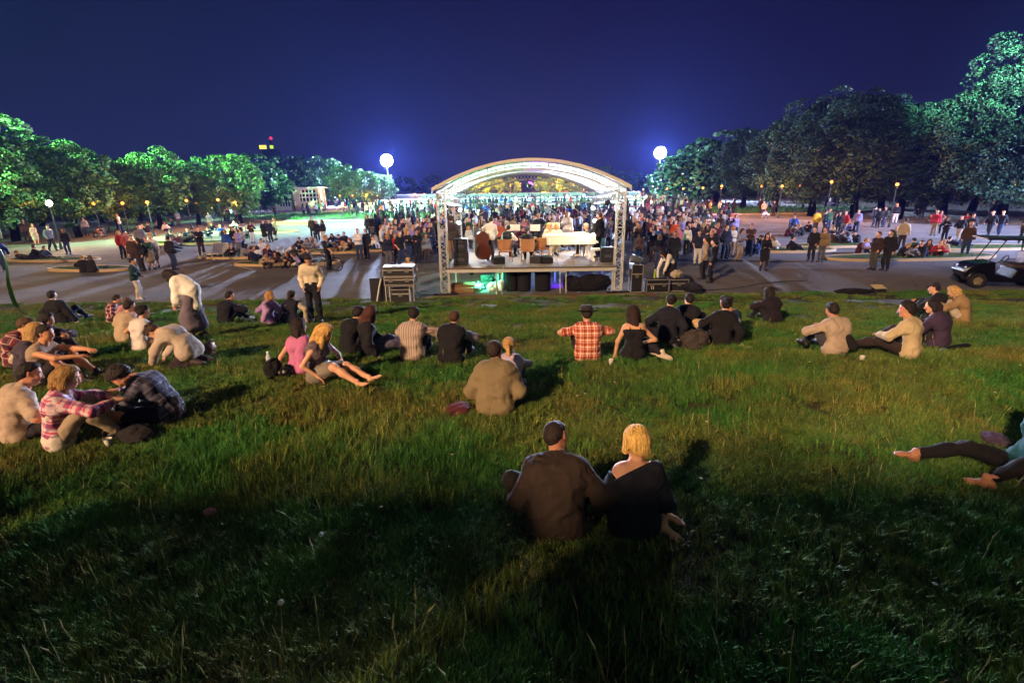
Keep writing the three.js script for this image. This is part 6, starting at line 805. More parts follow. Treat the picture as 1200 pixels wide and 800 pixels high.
// ---------------------------------------------------------------- bicycle, seats, bags
{
  const p = gp(397, 317), g = thing('bicycle', 'dark bicycle held by the man in black on the plaza', 'bicycle', [p.x - 0.5, 0, p.z], -0.3), fr = mat('#14151a', 0.35, 0.3);
  for (const x of [-0.52, 0.52]) { const w = new THREE.Group(); w.name = 'wheel'; w.position.set(x, 0.34, 0); g.add(w); part('tyre', new THREE.TorusGeometry(0.32, 0.02, 6, 28), tyreM(), w); part('spokes', Array.from({ length: 12 }, (_, i) => bar([0, 0, 0.01], [Math.cos(i * 0.5236) * 0.31, Math.sin(i * 0.5236) * 0.31, 0], 0.003, 3)), galv, w); part('hub', (() => { const c = new THREE.CylinderGeometry(0.025, 0.025, 0.09, 10); c.rotateX(Math.PI / 2); return c; })(), galv, w); }
  part('frame', [bar([-0.52, 0.34, 0], [-0.05, 0.3, 0], 0.016), bar([-0.05, 0.3, 0], [-0.22, 0.85, 0], 0.017), bar([-0.2, 0.78, 0], [0.36, 0.82, 0], 0.017), bar([-0.05, 0.3, 0], [0.38, 0.74, 0], 0.02), bar([-0.52, 0.34, 0], [-0.2, 0.76, 0], 0.012)], fr, g); part('fork', [bar([0.35, 0.9, 0], [0.4, 0.7, 0], 0.018), bar([0.4, 0.7, 0.05], [0.52, 0.34, 0.05], 0.013), bar([0.4, 0.7, -0.05], [0.52, 0.34, -0.05], 0.013)], fr, g);
  part('handlebar', [bar([0.34, 0.98, -0.3], [0.34, 0.98, 0.3], 0.014), bar([0.35, 0.88, 0], [0.34, 0.98, 0], 0.015)], fr, g); part('saddle', [rbox(0.26, 0.06, 0.13, 0.028, -0.25, 0.9, 0)], black, g); part('crank', [bar([-0.05, 0.3, 0.05], [0.08, 0.2, 0.06], 0.012), (() => { const c = new THREE.CylinderGeometry(0.09, 0.09, 0.01, 18); c.rotateX(Math.PI / 2); c.translate(-0.05, 0.3, 0.03); return c; })()], galv, g);
}
function tyreM() { return mat('#17161a', 0.9); }
function lounger(px, py, turn, label) { const p = gp(px, py), g = thing('sun_lounger', label, 'lounger', [p.x, 0, p.z], turn, 'white loungers'), wh = mat('#c9bfae', 0.7); for (const s of [-1, 1]) { part('side_rail', tube([[s * 0.3, 0.3, 0.8], [s * 0.3, 0.27, 0], [s * 0.3, 0.34, -0.35], [s * 0.3, 0.95, -0.85]], 0.022, 24), wh, g); part('leg', bar([s * 0.3, 0, 0.6], [s * 0.3, 0.28, 0.35], 0.02), wh, g); part('leg', bar([s * 0.3, 0, -0.6], [s * 0.3, 0.34, -0.3], 0.02), wh, g); } for (let i = 0; i < 9; i++) part('slat', rbox(0.58, 0.02, 0.1, 0.006, 0, 0.3 + (i < 1 ? 0.01 : 0), 0.78 - i * 0.125), wh, g); for (let i = 0; i < 6; i++) part('back_slat', rbox(0.58, 0.02, 0.1, 0.006, 0, 0.4 + i * 0.1, -0.4 - i * 0.083, 0.88), wh, g); }
lounger(252, 303, az(130) + Math.PI, 'white lounger with a man in a pale shirt on it'); lounger(262, 301, az(150) + Math.PI, 'white lounger standing empty before the standing group');
{ const p = gp(327, 300), g = thing('petal_seat', 'white seat shaped like open petals behind the seated group', 'seat', [p.x, 0, p.z], 0.3), wh = mat('#ded8ca', 0.7); part('hub', lathe([[0.001, 0.32], [0.3, 0.3], [0.34, 0], [0.3, 0]], 18), wh, g); for (let i = 0; i < 8; i++) { const a = i * Math.PI / 4, m = part('petal', rbox(0.42, 0.07, 1.05, 0.035, 0, 0, 0.6, -0.5), wh, g); m.position.set(0, 0.18, 0); m.rotation.y = a; } }
const at = (px, py, up = 0) => { const p = gp(px, py); return [p.x, p.y + up, p.z]; };
bagThing('shoulder_bag', 'brown leather bag hanging beside the woman with the white shawl', 'bag', at(247, 417), 0.22, 0.15, 0.09, 1.1, mat('#4a2a22', 0.5), 1); bagThing('handbag', 'black handbag with a bottle beside the pink vest top', 'bag', at(322, 442), 0.14, 0.16, 0.1, 2.3, blackCloth, 1); bagThing('handbag', 'second black bag beside the arm of the girl in pink', 'bag', at(336, 441), 0.13, 0.1, 0.1, 0.4, mat('#16141a', 0.4), 1);
{ const g = thing('water_bottle', 'pale water bottle standing in the black handbag', 'bottle', at(317, 438, 0.12)); part('bottle_body', lathe([[0.001, 0], [0.032, 0.005], [0.033, 0.16], [0.014, 0.2], [0.014, 0.22]], 14), mat('#cdd6da', 0.25), g); part('bottle_cap', lathe([[0.017, 0.22], [0.017, 0.24], [0.001, 0.243]], 12), mat('#e8e6e2', 0.5), g); }
bagThing('rucksack', 'grey rucksack with straps on the grass beside the dark jackets', 'rucksack', at(814, 409), 0.26, 0.2, 0.2, 1.9, mat('#3c3431', 0.9), 1); bagThing('paper_bag', 'crumpled beige bag resting on the grey rucksack', 'bag', at(817, 395, 0.2), 0.16, 0.1, 0.12, 2.9, mat('#c9a97a', 0.8)); bagThing('handbag', 'small black handbag beside the grey rucksack', 'bag', at(795, 408), 0.16, 0.11, 0.12, 3.3, mat('#121013', 0.4), 1);
bagThing('folded_jacket', 'crumpled dark red jacket beside the khaki jacket', 'jacket', at(537, 482), 0.19, 0.045, 0.14, 0.7, mat('#5c2026', 0.9)); bagThing('folded_jacket', 'dark crumpled jacket on the grass before the navy plaid shirt', 'jacket', at(160, 513), 0.3, 0.07, 0.16, 1.4, mat('#1d181a', 0.9)); bagThing('folded_jacket', 'crimson crumpled jacket lying beside the book', 'jacket', at(143, 508), 0.16, 0.06, 0.12, 2.2, mat('#6a1726', 0.9)); bagThing('folded_blanket', 'pale blanket edge under the woman in the black jacket', 'blanket', at(872, 408), 0.22, 0.03, 0.14, 0.9, mat('#b3a384', 0.9)); bagThing('plaid_bundle', 'purple folded bundle beside the reclining person in teal', 'bundle', at(1165, 520), 0.15, 0.06, 0.11, 2.6, mat('#47344f', 0.9));
{ const g = thing('open_book', 'open book lying before the man in navy plaid', 'book', at(150, 480, 0.1), 0.4); for (const s of [-1, 1]) part('page_block', rbox(0.15, 0.02, 0.22, 0.006, s * 0.078, 0.02, 0, 0.3, 0, s * 0.16), mat('#d9d2c4', 0.8), g); part('cover', box(0.33, 0.006, 0.23, 0, 0.002, 0, 0.3), mat('#3b2f2a', 0.6), g); }
{ const g = thing('folded_umbrella', 'dark folded umbrella lying beside the purple sweatshirt', 'umbrella', at(1122, 411, 0.07), 0.3); part('canopy', (() => { const q = lathe([[0.012, -0.3], [0.045, -0.2], [0.05, 0.1], [0.02, 0.3]], 12); q.rotateZ(Math.PI / 2); return q; })(), mat('#14161c', 0.6), g); part('handle', tube([[-0.3, 0, 0], [-0.42, 0, 0], [-0.46, 0.02, 0.03], [-0.44, 0.03, 0.07]], 0.014, 16), mat('#6f7aa0', 0.4), g); }
{ const g = thing('instrument_case', 'black instrument cases lying at the asphalt edge', 'case', at(1000, 344), 0.05); part('long_case', [lump(0.75, 0.11, 0.22, 1.3)], blackCloth, g); part('end_case', [rbox(0.42, 0.16, 0.3, 0.05, 0.95, 0.1, 0)], mat('#1c191a', 0.6), g); part('pale_lid', [rbox(0.44, 0.03, 0.32, 0.012, 0.98, 0.22, -0.05, 0.35)], mat('#c8b58c', 0.6), g); }
bagThing('gear_bag', 'black gear bag on the ground behind the flight cases', 'bag', sp(815, 19.2, 0), 0.45, 0.22, 0.28, 1.2, mat('#15131a', 0.8), 1); bagThing('gear_bag', 'long black bag beside the man in a black suit', 'bag', sp(806, 20.6, 0), 0.5, 0.22, 0.3, 2.8, blackCloth); bagThing('folded_blanket', 'rolled pale blankets lying on the smaller flight case', 'blanket', sp(795, 19.75, 0.5), 0.32, 0.16, 0.2, 0.5, mat('#b9a98d', 0.9));
{ const g = thing('green_bottle', 'yellow-green bottle standing on the marked flight case', 'bottle', sp(769, 19.5, 0.53)); part('bottle_body', lathe([[0.001, 0], [0.04, 0.005], [0.04, 0.2], [0.016, 0.27], [0.016, 0.3]], 14), mat('#a8b832', 0.3), g); part('bottle_cap', lathe([[0.02, 0.3], [0.02, 0.33], [0.001, 0.333]], 12), mat('#d8d030', 0.5), g); const h = thing('white_bottle', 'white bottle standing on the marked flight case', 'bottle', sp(772.5, 19.55, 0.53)); part('bottle_body', lathe([[0.001, 0], [0.045, 0.005], [0.045, 0.26], [0.02, 0.33], [0.02, 0.36]], 14), mat('#dcdcd6', 0.4), h); part('bottle_cap', lathe([[0.024, 0.36], [0.024, 0.39], [0.001, 0.393]], 12), mat('#c9c9c4', 0.5), h); }
{ // striped barrier tape tied to a stake, and a pale board on a post beyond it
  const pts = [atF(-90, 205, 10.2), atF(0, 292, 10.6), atF(10, 335, 10.9), atF(20, 360, 11.3), atF(44, 379, 12)], cv = new THREE.CatmullRomCurve3(pts), n = 36, g = thing('barrier_tape', 'green and white barrier tape sagging down to the lawn', 'tape', [0, 0, 0]);
  for (let k = 0; k < 4; k++) { const P = [], I = []; for (let i = 0; i <= n / 4; i++) { const t = (k + i / (n / 4)) / 4, p = cv.getPoint(t), w = V(0.035 * Math.cos(t * 5), 0.02 * Math.sin(t * 7 + 1), 0.02); P.push(p.x - w.x, p.y - w.y, p.z - w.z, p.x + w.x, p.y + w.y, p.z + w.z); if (i) { const b = i * 2; I.push(b - 2, b - 1, b, b - 1, b + 1, b); } } const q = new THREE.BufferGeometry(); q.setAttribute('position', new THREE.Float32BufferAttribute(P, 3)); q.setIndex(I); q.computeVertexNormals(); part('tape_length', q, k === 3 ? mat('#c9cfbf', 0.5) : mat('#5c9a3e', 0.5), g); }
  const a = pts[0], st = thing('tape_post', 'post that holds the barrier tape at the lawn edge', 'post', [a.x, groundY(a.x, a.z), a.z]); part('shaft', bar([0, 0, 0], [0, a.y - groundY(a.x, a.z) + 0.05, 0], 0.03, 8), galv, st); part('foot', lathe([[0.16, 0], [0.15, 0.04], [0.03, 0.06]], 12), darkSteel, st);
  const b = gp(2, 302), sg = thing('notice_board', 'pale green notice board on a post at the plaza edge', 'sign', [b.x, 0, b.z]); part('post', bar([0, 0, 0], [0, 1.7, 0], 0.03, 8), galv, sg); part('board', rbox(0.9, 0.62, 0.04, 0.01, 0, 1.5, 0.04), mat('#8fa78c', 0.6), sg);
}

// cables on the asphalt beside the stage, and iron covers
for (const [l, pts] of [['black cable running over the asphalt from the stage to the flight cases', [[480, 347], [495, 346], [510, 345.5], [524, 345]]], ['black cable snaking from the tall case across the asphalt', [[750, 344], [790, 341], [850, 339], [905, 331], [947, 329]]]]) single('cable', tube(pts.map(([x, y]) => gp(x, y).setY(0.014)), 0.012, 60, 5), mat('#121214', 0.8), l, 'cable');
for (const [x, y, l] of [[905, 338, 'round iron cover in the asphalt near the instrument cases'], [236, 336, 'round iron cover in the asphalt near the white shawl']]) { const p = gp(x, y), g = thing('manhole_cover', l, 'manhole cover', [p.x, 0.003, p.z]); part('lid', lathe([[0.001, 0.006], [0.28, 0.006], [0.29, 0.003]], 28), mat('#2b2826', 0.6, 0.5), g); part('ring', lathe([[0.3, 0.004], [0.36, 0.008], [0.37, 0.001]], 28), mat('#3a3633', 0.7, 0.4), g); }
{ const p = gp(947, 331), g = thing('cable_stand', 'thin cable stand on the asphalt before the standing pairs', 'stand', [p.x, 0, p.z]); part('pole', bar([0, 0, 0], [0.02, 0.75, 0], 0.012), galv, g); part('foot', [0, 2.1, 4.2].map((a) => bar([0, 0.14, 0], [Math.cos(a) * 0.2, 0, Math.sin(a) * 0.2], 0.01)), galv, g); }
bagThing('crumpled_wrapper', 'crumpled pale red wrapper lying alone in the dark grass', 'litter', at(247, 606, 0.03), 0.05, 0.025, 0.04, 1.7, mat('#a8706a', 0.7));
for (const [x, y, l] of [[128, 524, 'white paper cup standing in the left circle of friends'], [1010, 424, 'white paper cup on the grass beside the cream shirt'], [716, 428, 'white paper cup between the plaid shirt and the strappy top']]) { const g = thing('paper_cup', l, 'cup', at(x, y)); part('cup_wall', lathe([[0.001, 0.004], [0.028, 0.002], [0.038, 0.1], [0.04, 0.102], [0.036, 0.1], [0.027, 0.01]], 16), mat('#d9d5cc', 0.7), g); part('drink', (() => { const c = new THREE.CircleGeometry(0.034, 14); c.rotateX(-Math.PI / 2); c.translate(0, 0.08, 0); return c; })(), mat('#3a2415', 0.2), g); }
for (const [x, y, l] of [[330, 740, 'dandelion clock on a bent stalk in the near dark grass'], [376, 655, 'dandelion clock on a thin stalk below the couple']]) { const p = gp(x, y), g = thing('dandelion', l, 'flower', [p.x, p.y, p.z]); part('stalk', tube([[0, 0, 0], [0.01, 0.1, 0], [0.03, 0.2, 0.01]], 0.003, 12, 5), mat('#8a7a4a', 0.8), g); part('seed_head', new THREE.IcosahedronGeometry(0.016, 2).translate(0.03, 0.21, 0.01), mat('#cfcabb', 0.9), g); }
// ---------------------------------------------------------------- performers on the stage
const G2 = 'performers and crew on the stage', mid = (pos, face, label, o) => person({ at: pos, face, label, group: G2, skin: ltSkin, cell: 0.022, fine: 0.01, hairCell: 0.011, ...o });
mid(sp(574.5, 21.3), 20, 'bass player in a white shirt and grey trousers bending over his instrument', { build: heBig, pose: pose.stand({ lean: 14, head: { pitch: 16 }, armL: { w: [0.3, 1.3, 0.34], pole: [1, -0.6, 0], curl: 0.9 }, armR: { w: [-0.05, 0.95, 0.36], pole: [-1, -0.6, 0] } }), hair: ['short', '#1c1310'], wear: [top('shirt', '#d9d7d4', { e: 0.03, low: -0.1, hem: 1 }), legs('#4d4a55')] });
mid(sp(530.5, 21.2), -14, 'man in a dark brown tee and beige trousers watching from behind the speaker', { build: heBig, tall: 1.82, pose: pose.stand(), hair: ['short', '#3a2418', 2], wear: [top('tee_shirt', '#3a2c2c', { e: 0.03, low: -0.12, hem: 1, sleeve: 1.9 }), legs('#8d7355')] });
mid(sp(617.5, 21.05), 8, 'woman musician in black with a ponytail sitting in a wicker chair', { build: she, pose: pose.chair(), hair: ['pony', '#1b1210'], wear: [top('blouse', '#141318'), legs('#15141a')] });
mid(sp(595, 22.0), 30, 'musician in a dark vest over a white shirt sitting by sheet music', { build: he, pose: pose.chair(), hair: ['short', '#1d1411', 3], wear: [top('shirt', '#d6d2cc', { sleeve: 1.9 }), top('vest', '#16151b', { e: 0.034, sleeve: 0 }), legs('#17161c')] });
mid(sp(642, 23.2), 150, 'fair-haired musician in a cream blouse sitting behind the piano', { build: she, pose: pose.chair(), hair: ['bob', '#d6b25e', 2], wear: [top('blouse', '#e0d3ab'), legs('#c9bfa6')] });
mid(sp(652, 23.0), 190, 'musician in a cream dress with fair curls beside the sheet music', { build: she, pose: pose.chair(), hair: ['wave', '#e0be6a', 3], wear: [top('blouse', '#e6dcc0'), legs('#d1c6ae')] });
mid(sp(688.5, 22.4), -100, 'white-haired pianist in a dark jacket with white collar at the piano', { build: she, pose: pose.chair({ armL: { w: [0.14, 0.78, 0.45], pole: [1, -0.5, -0.2] }, armR: { w: [-0.14, 0.78, 0.45], pole: [-1, -0.5, -0.2] } }), hair: ['curly', '#e8dfca'], wear: [top('jacket', '#1a181e'), legs('#17161b'), ['white_collar', 'prims', cloth('#e6e2da'), { fold: 0, make: (j) => [cap(j.N.clone().addScaledVector(j.b2.U, -0.03), j.N.clone().addScaledVector(j.b2.U, 0.03), 0.085, 0.07)] }]] });
mid(sp(701.5, 21.7), -60, 'man in a long black coat and cap standing behind the piano bench', { build: heBig, tall: 1.84, pose: pose.stand({ armL: { w: [0.2, 1.0, 0.3], pole: [1, -0.4, -0.6] } }), hair: ['short', '#5a3b1e', 4], wear: [top('coat', '#0f0e13', { e: 0.04, low: -0.3, hem: 1, skirted: 1 }), legs('#121117')] });
mid(sp(608, 23.6), 170, 'violinist in a burgundy dress sitting beyond the sheet music', { build: she, pose: pose.chair({ armL: { w: [0.3, 1.05, 0.3], pole: [1, -0.6, 0] }, armR: { w: [0.05, 1.0, 0.4], pole: [-1, -0.6, 0] } }), hair: ['long', '#3a2116', 2], wear: [top('dress', '#571c2b'), ['skirt', 'skirt', cloth('#571c2b'), { upto: 1.2, wide: 0.14 }]] });
mid(sp(631, 24.2), 190, 'guitarist in a black shirt standing at the front of the stage', { build: he, pose: pose.stand({ armL: { w: [0.32, 1.15, 0.3], pole: [1, -0.6, 0] }, armR: { w: [-0.08, 1.0, 0.26], pole: [-1, -0.6, 0] } }), hair: ['short', '#1c1310', 4], wear: [top('shirt', '#131318'), legs('#1a1a22')] });
mid(sp(664, 24.4), 175, 'singer in a white dress standing at the front of the stage', { build: she, pose: pose.stand({ armR: { w: [-0.06, 1.36, 0.26], pole: [-1, -0.6, 0], curl: 1 } }), hair: ['wave', '#8a5a2c', 2], wear: [top('dress', '#dcd6cf'), ['skirt', 'skirt', cloth('#dcd6cf'), { upto: 1.3, wide: 0.15 }]] });
mid([sp(476, 20.6, 0)[0], 0, -20.9], 176, 'technician in a grey tee sitting behind the stacked flight cases', { build: he, pose: pose.chair(), hair: ['short', '#3a2618', 5], wear: [top('tee_shirt', '#b09c90', { sleeve: 0.8 }), legs('#23222a')] });
mid(sp(787, 20.2, 0), -120, 'woman in a white blouse and black skirt bending over the flight cases', { build: she, pose: pose.stand({ lean: 46, slump: 14, head: { pitch: 16, level: 0.4 }, armL: { w: [0.16, 0.75, 0.5], pole: [1, 0, -0.6] }, armR: { w: [-0.16, 0.75, 0.52], pole: [-1, 0, -0.6] } }), hair: ['longfront', '#1a100e', 4], wear: [top('blouse', '#d9cfc4', { e: 0.026 }), ['skirt', 'skirt', cloth('#121015'), { upto: 0.9, wide: 0.12 }]] });
mid(gp(833, 331), -70, 'man in a black suit with a shoulder bag standing beside the gear', { build: he, tall: 1.78, pose: pose.stand(), hair: ['short', '#241710', 6], wear: [top('suit_jacket', '#0f0e12', { e: 0.034, low: -0.16, hem: 1, skirted: 1 }), legs('#0f0e13'), ['bag', 'prims', cloth('#2a1620'), { fold: 0.004, make: (j) => [cap(j.P.clone().addScaledVector(j.b0.X, -0.24).add(V(0, -0.05, -0.1)), j.P.clone().addScaledVector(j.b0.X, -0.24).add(V(0, -0.05, 0.12)), 0.1, 0.1, { n: V(1, 0, 0), s: 0.5 })] }]] });
mid(gp(824, 327), -60, 'man in a beige jacket and dark trousers beside the black suit', { build: he, tall: 1.78, pose: pose.stand(), hair: ['short', '#3b2819', 7], wear: [top('jacket', '#a18f7c', { e: 0.034, low: -0.12, hem: 1 }), legs('#1d1c26')] });
mid(gp(894, 317), -170, 'woman in a short black dress and dark tights standing on the asphalt', { build: she, tall: 1.72, pose: pose.folded({ armL: { w: [-0.04, 1.12, 0.24], pole: [1, -0.6, 0.1] }, armR: { w: [0.04, 1.1, 0.25], pole: [-1, -0.6, 0.1] } }), hair: ['bob', '#1a110e', 7], wear: [top('dress', '#0e0d11', { e: 0.022 }), ['skirt', 'skirt', cloth('#0e0d11'), { upto: 0.8, wide: 0.1 }], ['tights', 'legs', cloth('#231a1a'), { e: 0.004 }]] });
mid(gp(1037, 317), -112, 'young man in a black shirt standing beside his friend in dark trousers', { build: he, tall: 1.84, pose: pose.stand({ armR: { w: [-0.2, 0.95, 0.12], pole: [-1, 0, -0.6] } }), hair: ['short', '#1c120e', 8], wear: [top('shirt', '#121116', { e: 0.028, low: -0.08, hem: 1 }), legs('#15141b')] });
mid(gp(1023, 316), -104, 'young man in a brown sweater and grey jeans standing on the asphalt', { build: he, tall: 1.74, pose: pose.pockets(), hair: ['short', '#4a301d', 9], wear: [top('sweater', '#33211d', { e: 0.03, low: -0.08, hem: 1 }), legs('#45423f')] });
mid(gp(950, 306), -130, 'man in a black jacket and dark trousers standing beside a tan coat', { build: he, pose: pose.pockets(), hair: ['short', '#2a1a12', 2], wear: [top('jacket', '#15141a', { e: 0.034, low: -0.1, hem: 1 }), legs('#1a1920')] });
mid(gp(962, 307), -120, 'person in a tan coat and grey trousers standing beside a black jacket', { build: she, pose: pose.stand(), hair: ['short', '#4a2f1d', 3], wear: [top('coat', '#7d6647', { e: 0.036, low: -0.16, hem: 1, skirted: 1 }), legs('#4d4a48')] });
mid([gp(383, 318).x, 0, gp(383, 318).z - 0.3], 96, 'man in black holding a bicycle on the plaza', { build: he, pose: pose.stand({ armL: { w: [0.2, 0.98, 0.36], pole: [1, -0.2, -0.6] }, armR: { w: [-0.2, 0.98, 0.36], pole: [-1, -0.2, -0.6] } }), hair: ['crop', '#8a6a44', 4], wear: [top('shirt', '#15151c', { e: 0.026, sleeve: 0.9, low: -0.08 }), legs('#1c1c26')] });
mid(V(...sp(246.5, 25.2, 0)).setZ(gp(250, 303).z), 130, 'man in a pale shirt lying back on the white lounger', { build: he, pose: pose.lounge(), hair: ['short', '#241810', 5], wear: [top('shirt', '#d2cbc4', { e: 0.03, low: -0.1 }), legs('#4c3a30')] });
// ---------------------------------------------------------------- the crowd on the plaza: a few bodies, cut once and worn in many colours
const CK = {}; const ckind = (name, o) => CK[name] = personParts({ cell: 0.03, fine: 0.016, handCell: 0.013, hairCell: 0.016, footCell: 0.02, wear: [['top', 'top', null, { e: 0.03, low: -0.08, hem: 1, ...o.t }], o.skirt ? ['skirt', 'skirt', null, { upto: 0.95, wide: 0.12 }] : ['trousers', 'legs', null]], hair: [o.h, '#000'], build: o.b, pose: o.p });
ckind('manA', { b: he, p: pose.stand({ head: { yaw: 8 } }), h: 'short' }); ckind('manB', { b: heBig, p: pose.folded(), h: 'short' }); ckind('manC', { b: he, p: pose.pockets({ head: { yaw: -14 } }), h: 'crop', t: { sleeve: 0.8 } }); ckind('manD', { b: he, p: pose.walk(), h: 'short' });
ckind('womanA', { b: she, p: pose.stand({ head: { yaw: -10 } }), h: 'long' }); ckind('womanB', { b: she, p: pose.folded(), h: 'wave' }); ckind('womanC', { b: she, p: pose.phone(), h: 'bob' }); ckind('womanD', { b: she, p: pose.stand(), h: 'pony', skirt: 1, t: { sleeve: 0.8 } }); ckind('womanE', { b: she, p: pose.raise(), h: 'bun' });
ckind('sitA', { b: he, p: pose.knees(), h: 'short' }); ckind('sitB', { b: she, p: pose.cross(), h: 'wave' }); ckind('sitC', { b: he, p: pose.prop(), h: 'short' }); ckind('sitD', { b: she, p: pose.sideL(), h: 'long' }); ckind('sitE', { b: he, p: pose.long(), h: 'crop' }); ckind('lieA', { b: he, p: pose.lie(), h: 'short' });
const tops = { black: '#121116', charcoal: '#2b2a30', navy: '#171b33', white: '#d6d3d0', grey: '#77747a', burgundy: '#4e1622', beige: '#ab987e', brown: '#3f2b22', red: '#9c1f24', orange: '#b5512a', green: '#2c4a2c', blue: '#24458c', lilac: '#8d7fa8', pink: '#b5727c', yellow: '#c99a1e' }, bots = { black: '#121117', blue: '#23304e', grey: '#55535a', beige: '#8d7b65', brown: '#33251f', white: '#c3bdb6' }, hairs = ['#1a110e', '#241711', '#3a2518', '#5c3d22', '#a87f49'], skins = ['#d09a78', '#bf8462', '#dba886'];
const wMat = { t: {}, b: {}, h: {} }; for (const k in tops) wMat.t[k] = cloth(tops[k]); for (const k in bots) wMat.b[k] = cloth(bots[k]); hairs.forEach((h, i) => wMat.h[i] = mat(h, 0.8, 0, { vertexColors: true })); const shoeM = mat('#1c1817', 0.6);
const RC = rng(2024), pickW = (list) => { const t = list.reduce((a, x) => a + x[1], 0); let r = RC() * t; for (const [k, w] of list) { r -= w; if (r <= 0) return k; } return list[0][0]; };
const topW = [['black', 9], ['charcoal', 6], ['navy', 6], ['white', 5], ['grey', 5], ['burgundy', 4], ['beige', 5], ['brown', 5], ['red', 2], ['orange', 2], ['green', 2], ['blue', 3], ['lilac', 3], ['pink', 3]], botW = [['black', 6], ['blue', 7], ['grey', 3], ['beige', 2], ['brown', 2], ['white', 1]];
let crowdCount = 0;
function crowd(kind, pos, face, where, group, tc, bc) {
  tc ??= pickW(topW); bc ??= pickW(botW); const hi = Math.floor(RC() * hairs.length), sk = skin(skins[Math.floor(RC() * 3)]), how = kind.startsWith('sit') ? 'seated' : kind.startsWith('lie') ? 'lying' : kind === 'manD' ? 'walking' : kind === 'womanE' ? 'standing' : 'standing';
  const g = thing('person', `${how} person, ${tc} top, ${bc} ${kind === 'womanD' ? 'skirt' : 'trousers'}, ${where}`, 'person', pos, az(face + (RC() - 0.5) * 30), group); g.scale.setScalar((kind.startsWith('man') || kind === 'sitA' || kind === 'sitC' ? 1 : 0.95) * (0.95 + 0.1 * RC()));
  for (const [n, geo] of CK[kind]) part(n, geo, n === 'body' ? sk : n === 'hair' ? wMat.h[hi] : n === 'shoe' ? shoeM : n === 'top' ? wMat.t[tc] : wMat.b[bc], g);
  crowdCount++; return g;
}
const standers = ['manA', 'manA', 'manB', 'manC', 'manC', 'womanA', 'womanA', 'womanB', 'womanC', 'womanD'], sitters = ['sitA', 'sitA', 'sitB', 'sitB', 'sitC', 'sitD', 'sitE'];
const any = (l) => l[Math.floor(RC() * l.length)];
function scatter(n, x0, x1, y0, y1, kinds, face, where, group, gap = 0.42, keep) { // spread over part of the plaza, nobody on top of another
  const put = []; for (let t = 0; t < n * 40 && put.length < n; t++) { const p = gp(lerp(x0, x1, RC()), lerp(y0, y1, RC())); if (put.some((q) => q.distanceTo(p) < gap) || (keep && !keep(p))) continue; put.push(p); crowd(any(kinds), p, face, where, group); }
}
const onStage = (p) => Math.abs(p.x - SX) < 4.2 && p.z > SZ - 6.9;
const L = (list, where, group) => list.forEach(([k, x, y, f, t, b]) => crowd(k, gp(x, y), f, where, group, t, b));
// picked out one by one
L([['womanA', 145, 303, 100, 'red', 'black'], ['manA', 152, 304, 100, 'orange', 'beige'], ['manA', 162, 317, 150, 'brown', 'brown'], ['womanA', 169, 317, -150, 'black', 'black'], ['womanD', 178, 316, 140, 'green', 'beige'], ['womanD', 184, 313, 170, 'white', 'beige'], ['manA', 204, 316, 20, 'black', 'blue']], 'in the standing group on the left asphalt', 'standing group on the left asphalt');
L([['manB', 237, 300, 150, 'black', 'brown'], ['womanA', 268, 300, 170, 'blue', 'beige'], ['womanA', 276, 296, 120, 'black', 'grey'], ['womanB', 282, 299, -150, 'lilac', 'grey'], ['womanC', 287, 297, -120, 'beige', 'black']], 'standing round the white loungers', 'people round the loungers');
L([['sitA', 272, 301, 140, 'charcoal', 'black'], ['sitB', 285, 303, 30, 'grey', 'blue'], ['sitA', 296, 302, 120, 'pink', 'black'], ['sitC', 298, 308, 60, 'navy', 'black'], ['sitB', 305, 305, -40, 'white', 'grey'], ['sitA', 314, 313, 150, 'beige', 'brown'], ['sitD', 323, 313, 170, 'brown', 'beige'], ['sitB', 331, 312, -160, 'grey', 'beige'], ['sitA', 340, 312, 170, 'black', 'beige'], ['sitB', 349, 312, -140, 'lilac', 'white'], ['sitC', 357, 310, -120, 'charcoal', 'black'], ['sitE', 364, 308, -100, 'beige', 'blue'], ['sitA', 310, 304, 90, 'burgundy', 'blue'], ['sitD', 345, 305, 10, 'black', 'black']], 'in the largest seated circle', 'largest seated circle on the plaza');
L([['womanD', 311, 283, 160, 'black', 'black'], ['manA', 318, 284, 180, 'navy', 'black'], ['womanD', 324, 281, -150, 'beige', 'black'], ['manA', 367, 279, 150, 'brown', 'black'], ['womanA', 373, 283, 170, 'black', 'black'], ['womanA', 380, 284, -150, 'black', 'white']], 'standing behind the petal seat', 'people standing behind the petal seat');
L([['sitA', 353, 292, 170, 'black', 'blue'], ['sitB', 361, 293, 170, 'grey', 'grey'], ['sitD', 368, 292, -150, 'beige', 'grey'], ['sitB', 391, 286, 170, 'black', 'beige'], ['sitA', 399, 287, 170, 'blue', 'blue'], ['sitC', 404, 288, -160, 'navy', 'black'], ['sitB', 400, 295, 150, 'burgundy', 'brown'], ['sitA', 407, 295, -150, 'beige', 'beige'], ['sitD', 413, 294, -140, 'brown', 'beige'], ['sitC', 438, 293, -150, 'white', 'blue']], 'seated on the lawns behind the bicycle', 'people seated behind the bicycle');
L([['manB', 422, 304, 170, 'white', 'blue'], ['manA', 431, 303, -160, 'black', 'black'], ['manA', 449, 300, 80, 'white', 'black'], ['womanA', 461, 303, 20, 'beige', 'black'], ['womanA', 432, 277, 170, 'charcoal', 'black'], ['manA', 437, 278, -160, 'black', 'grey']], 'standing between the bicycle and the flight cases', 'people standing left of the flight cases');
L([['sitA', 100, 319, -30, 'black', 'black'], ['sitD', 108, 319, -10, 'black', 'black']], 'of the couple sitting close on the small oval lawn', 'couple on the small oval lawn');
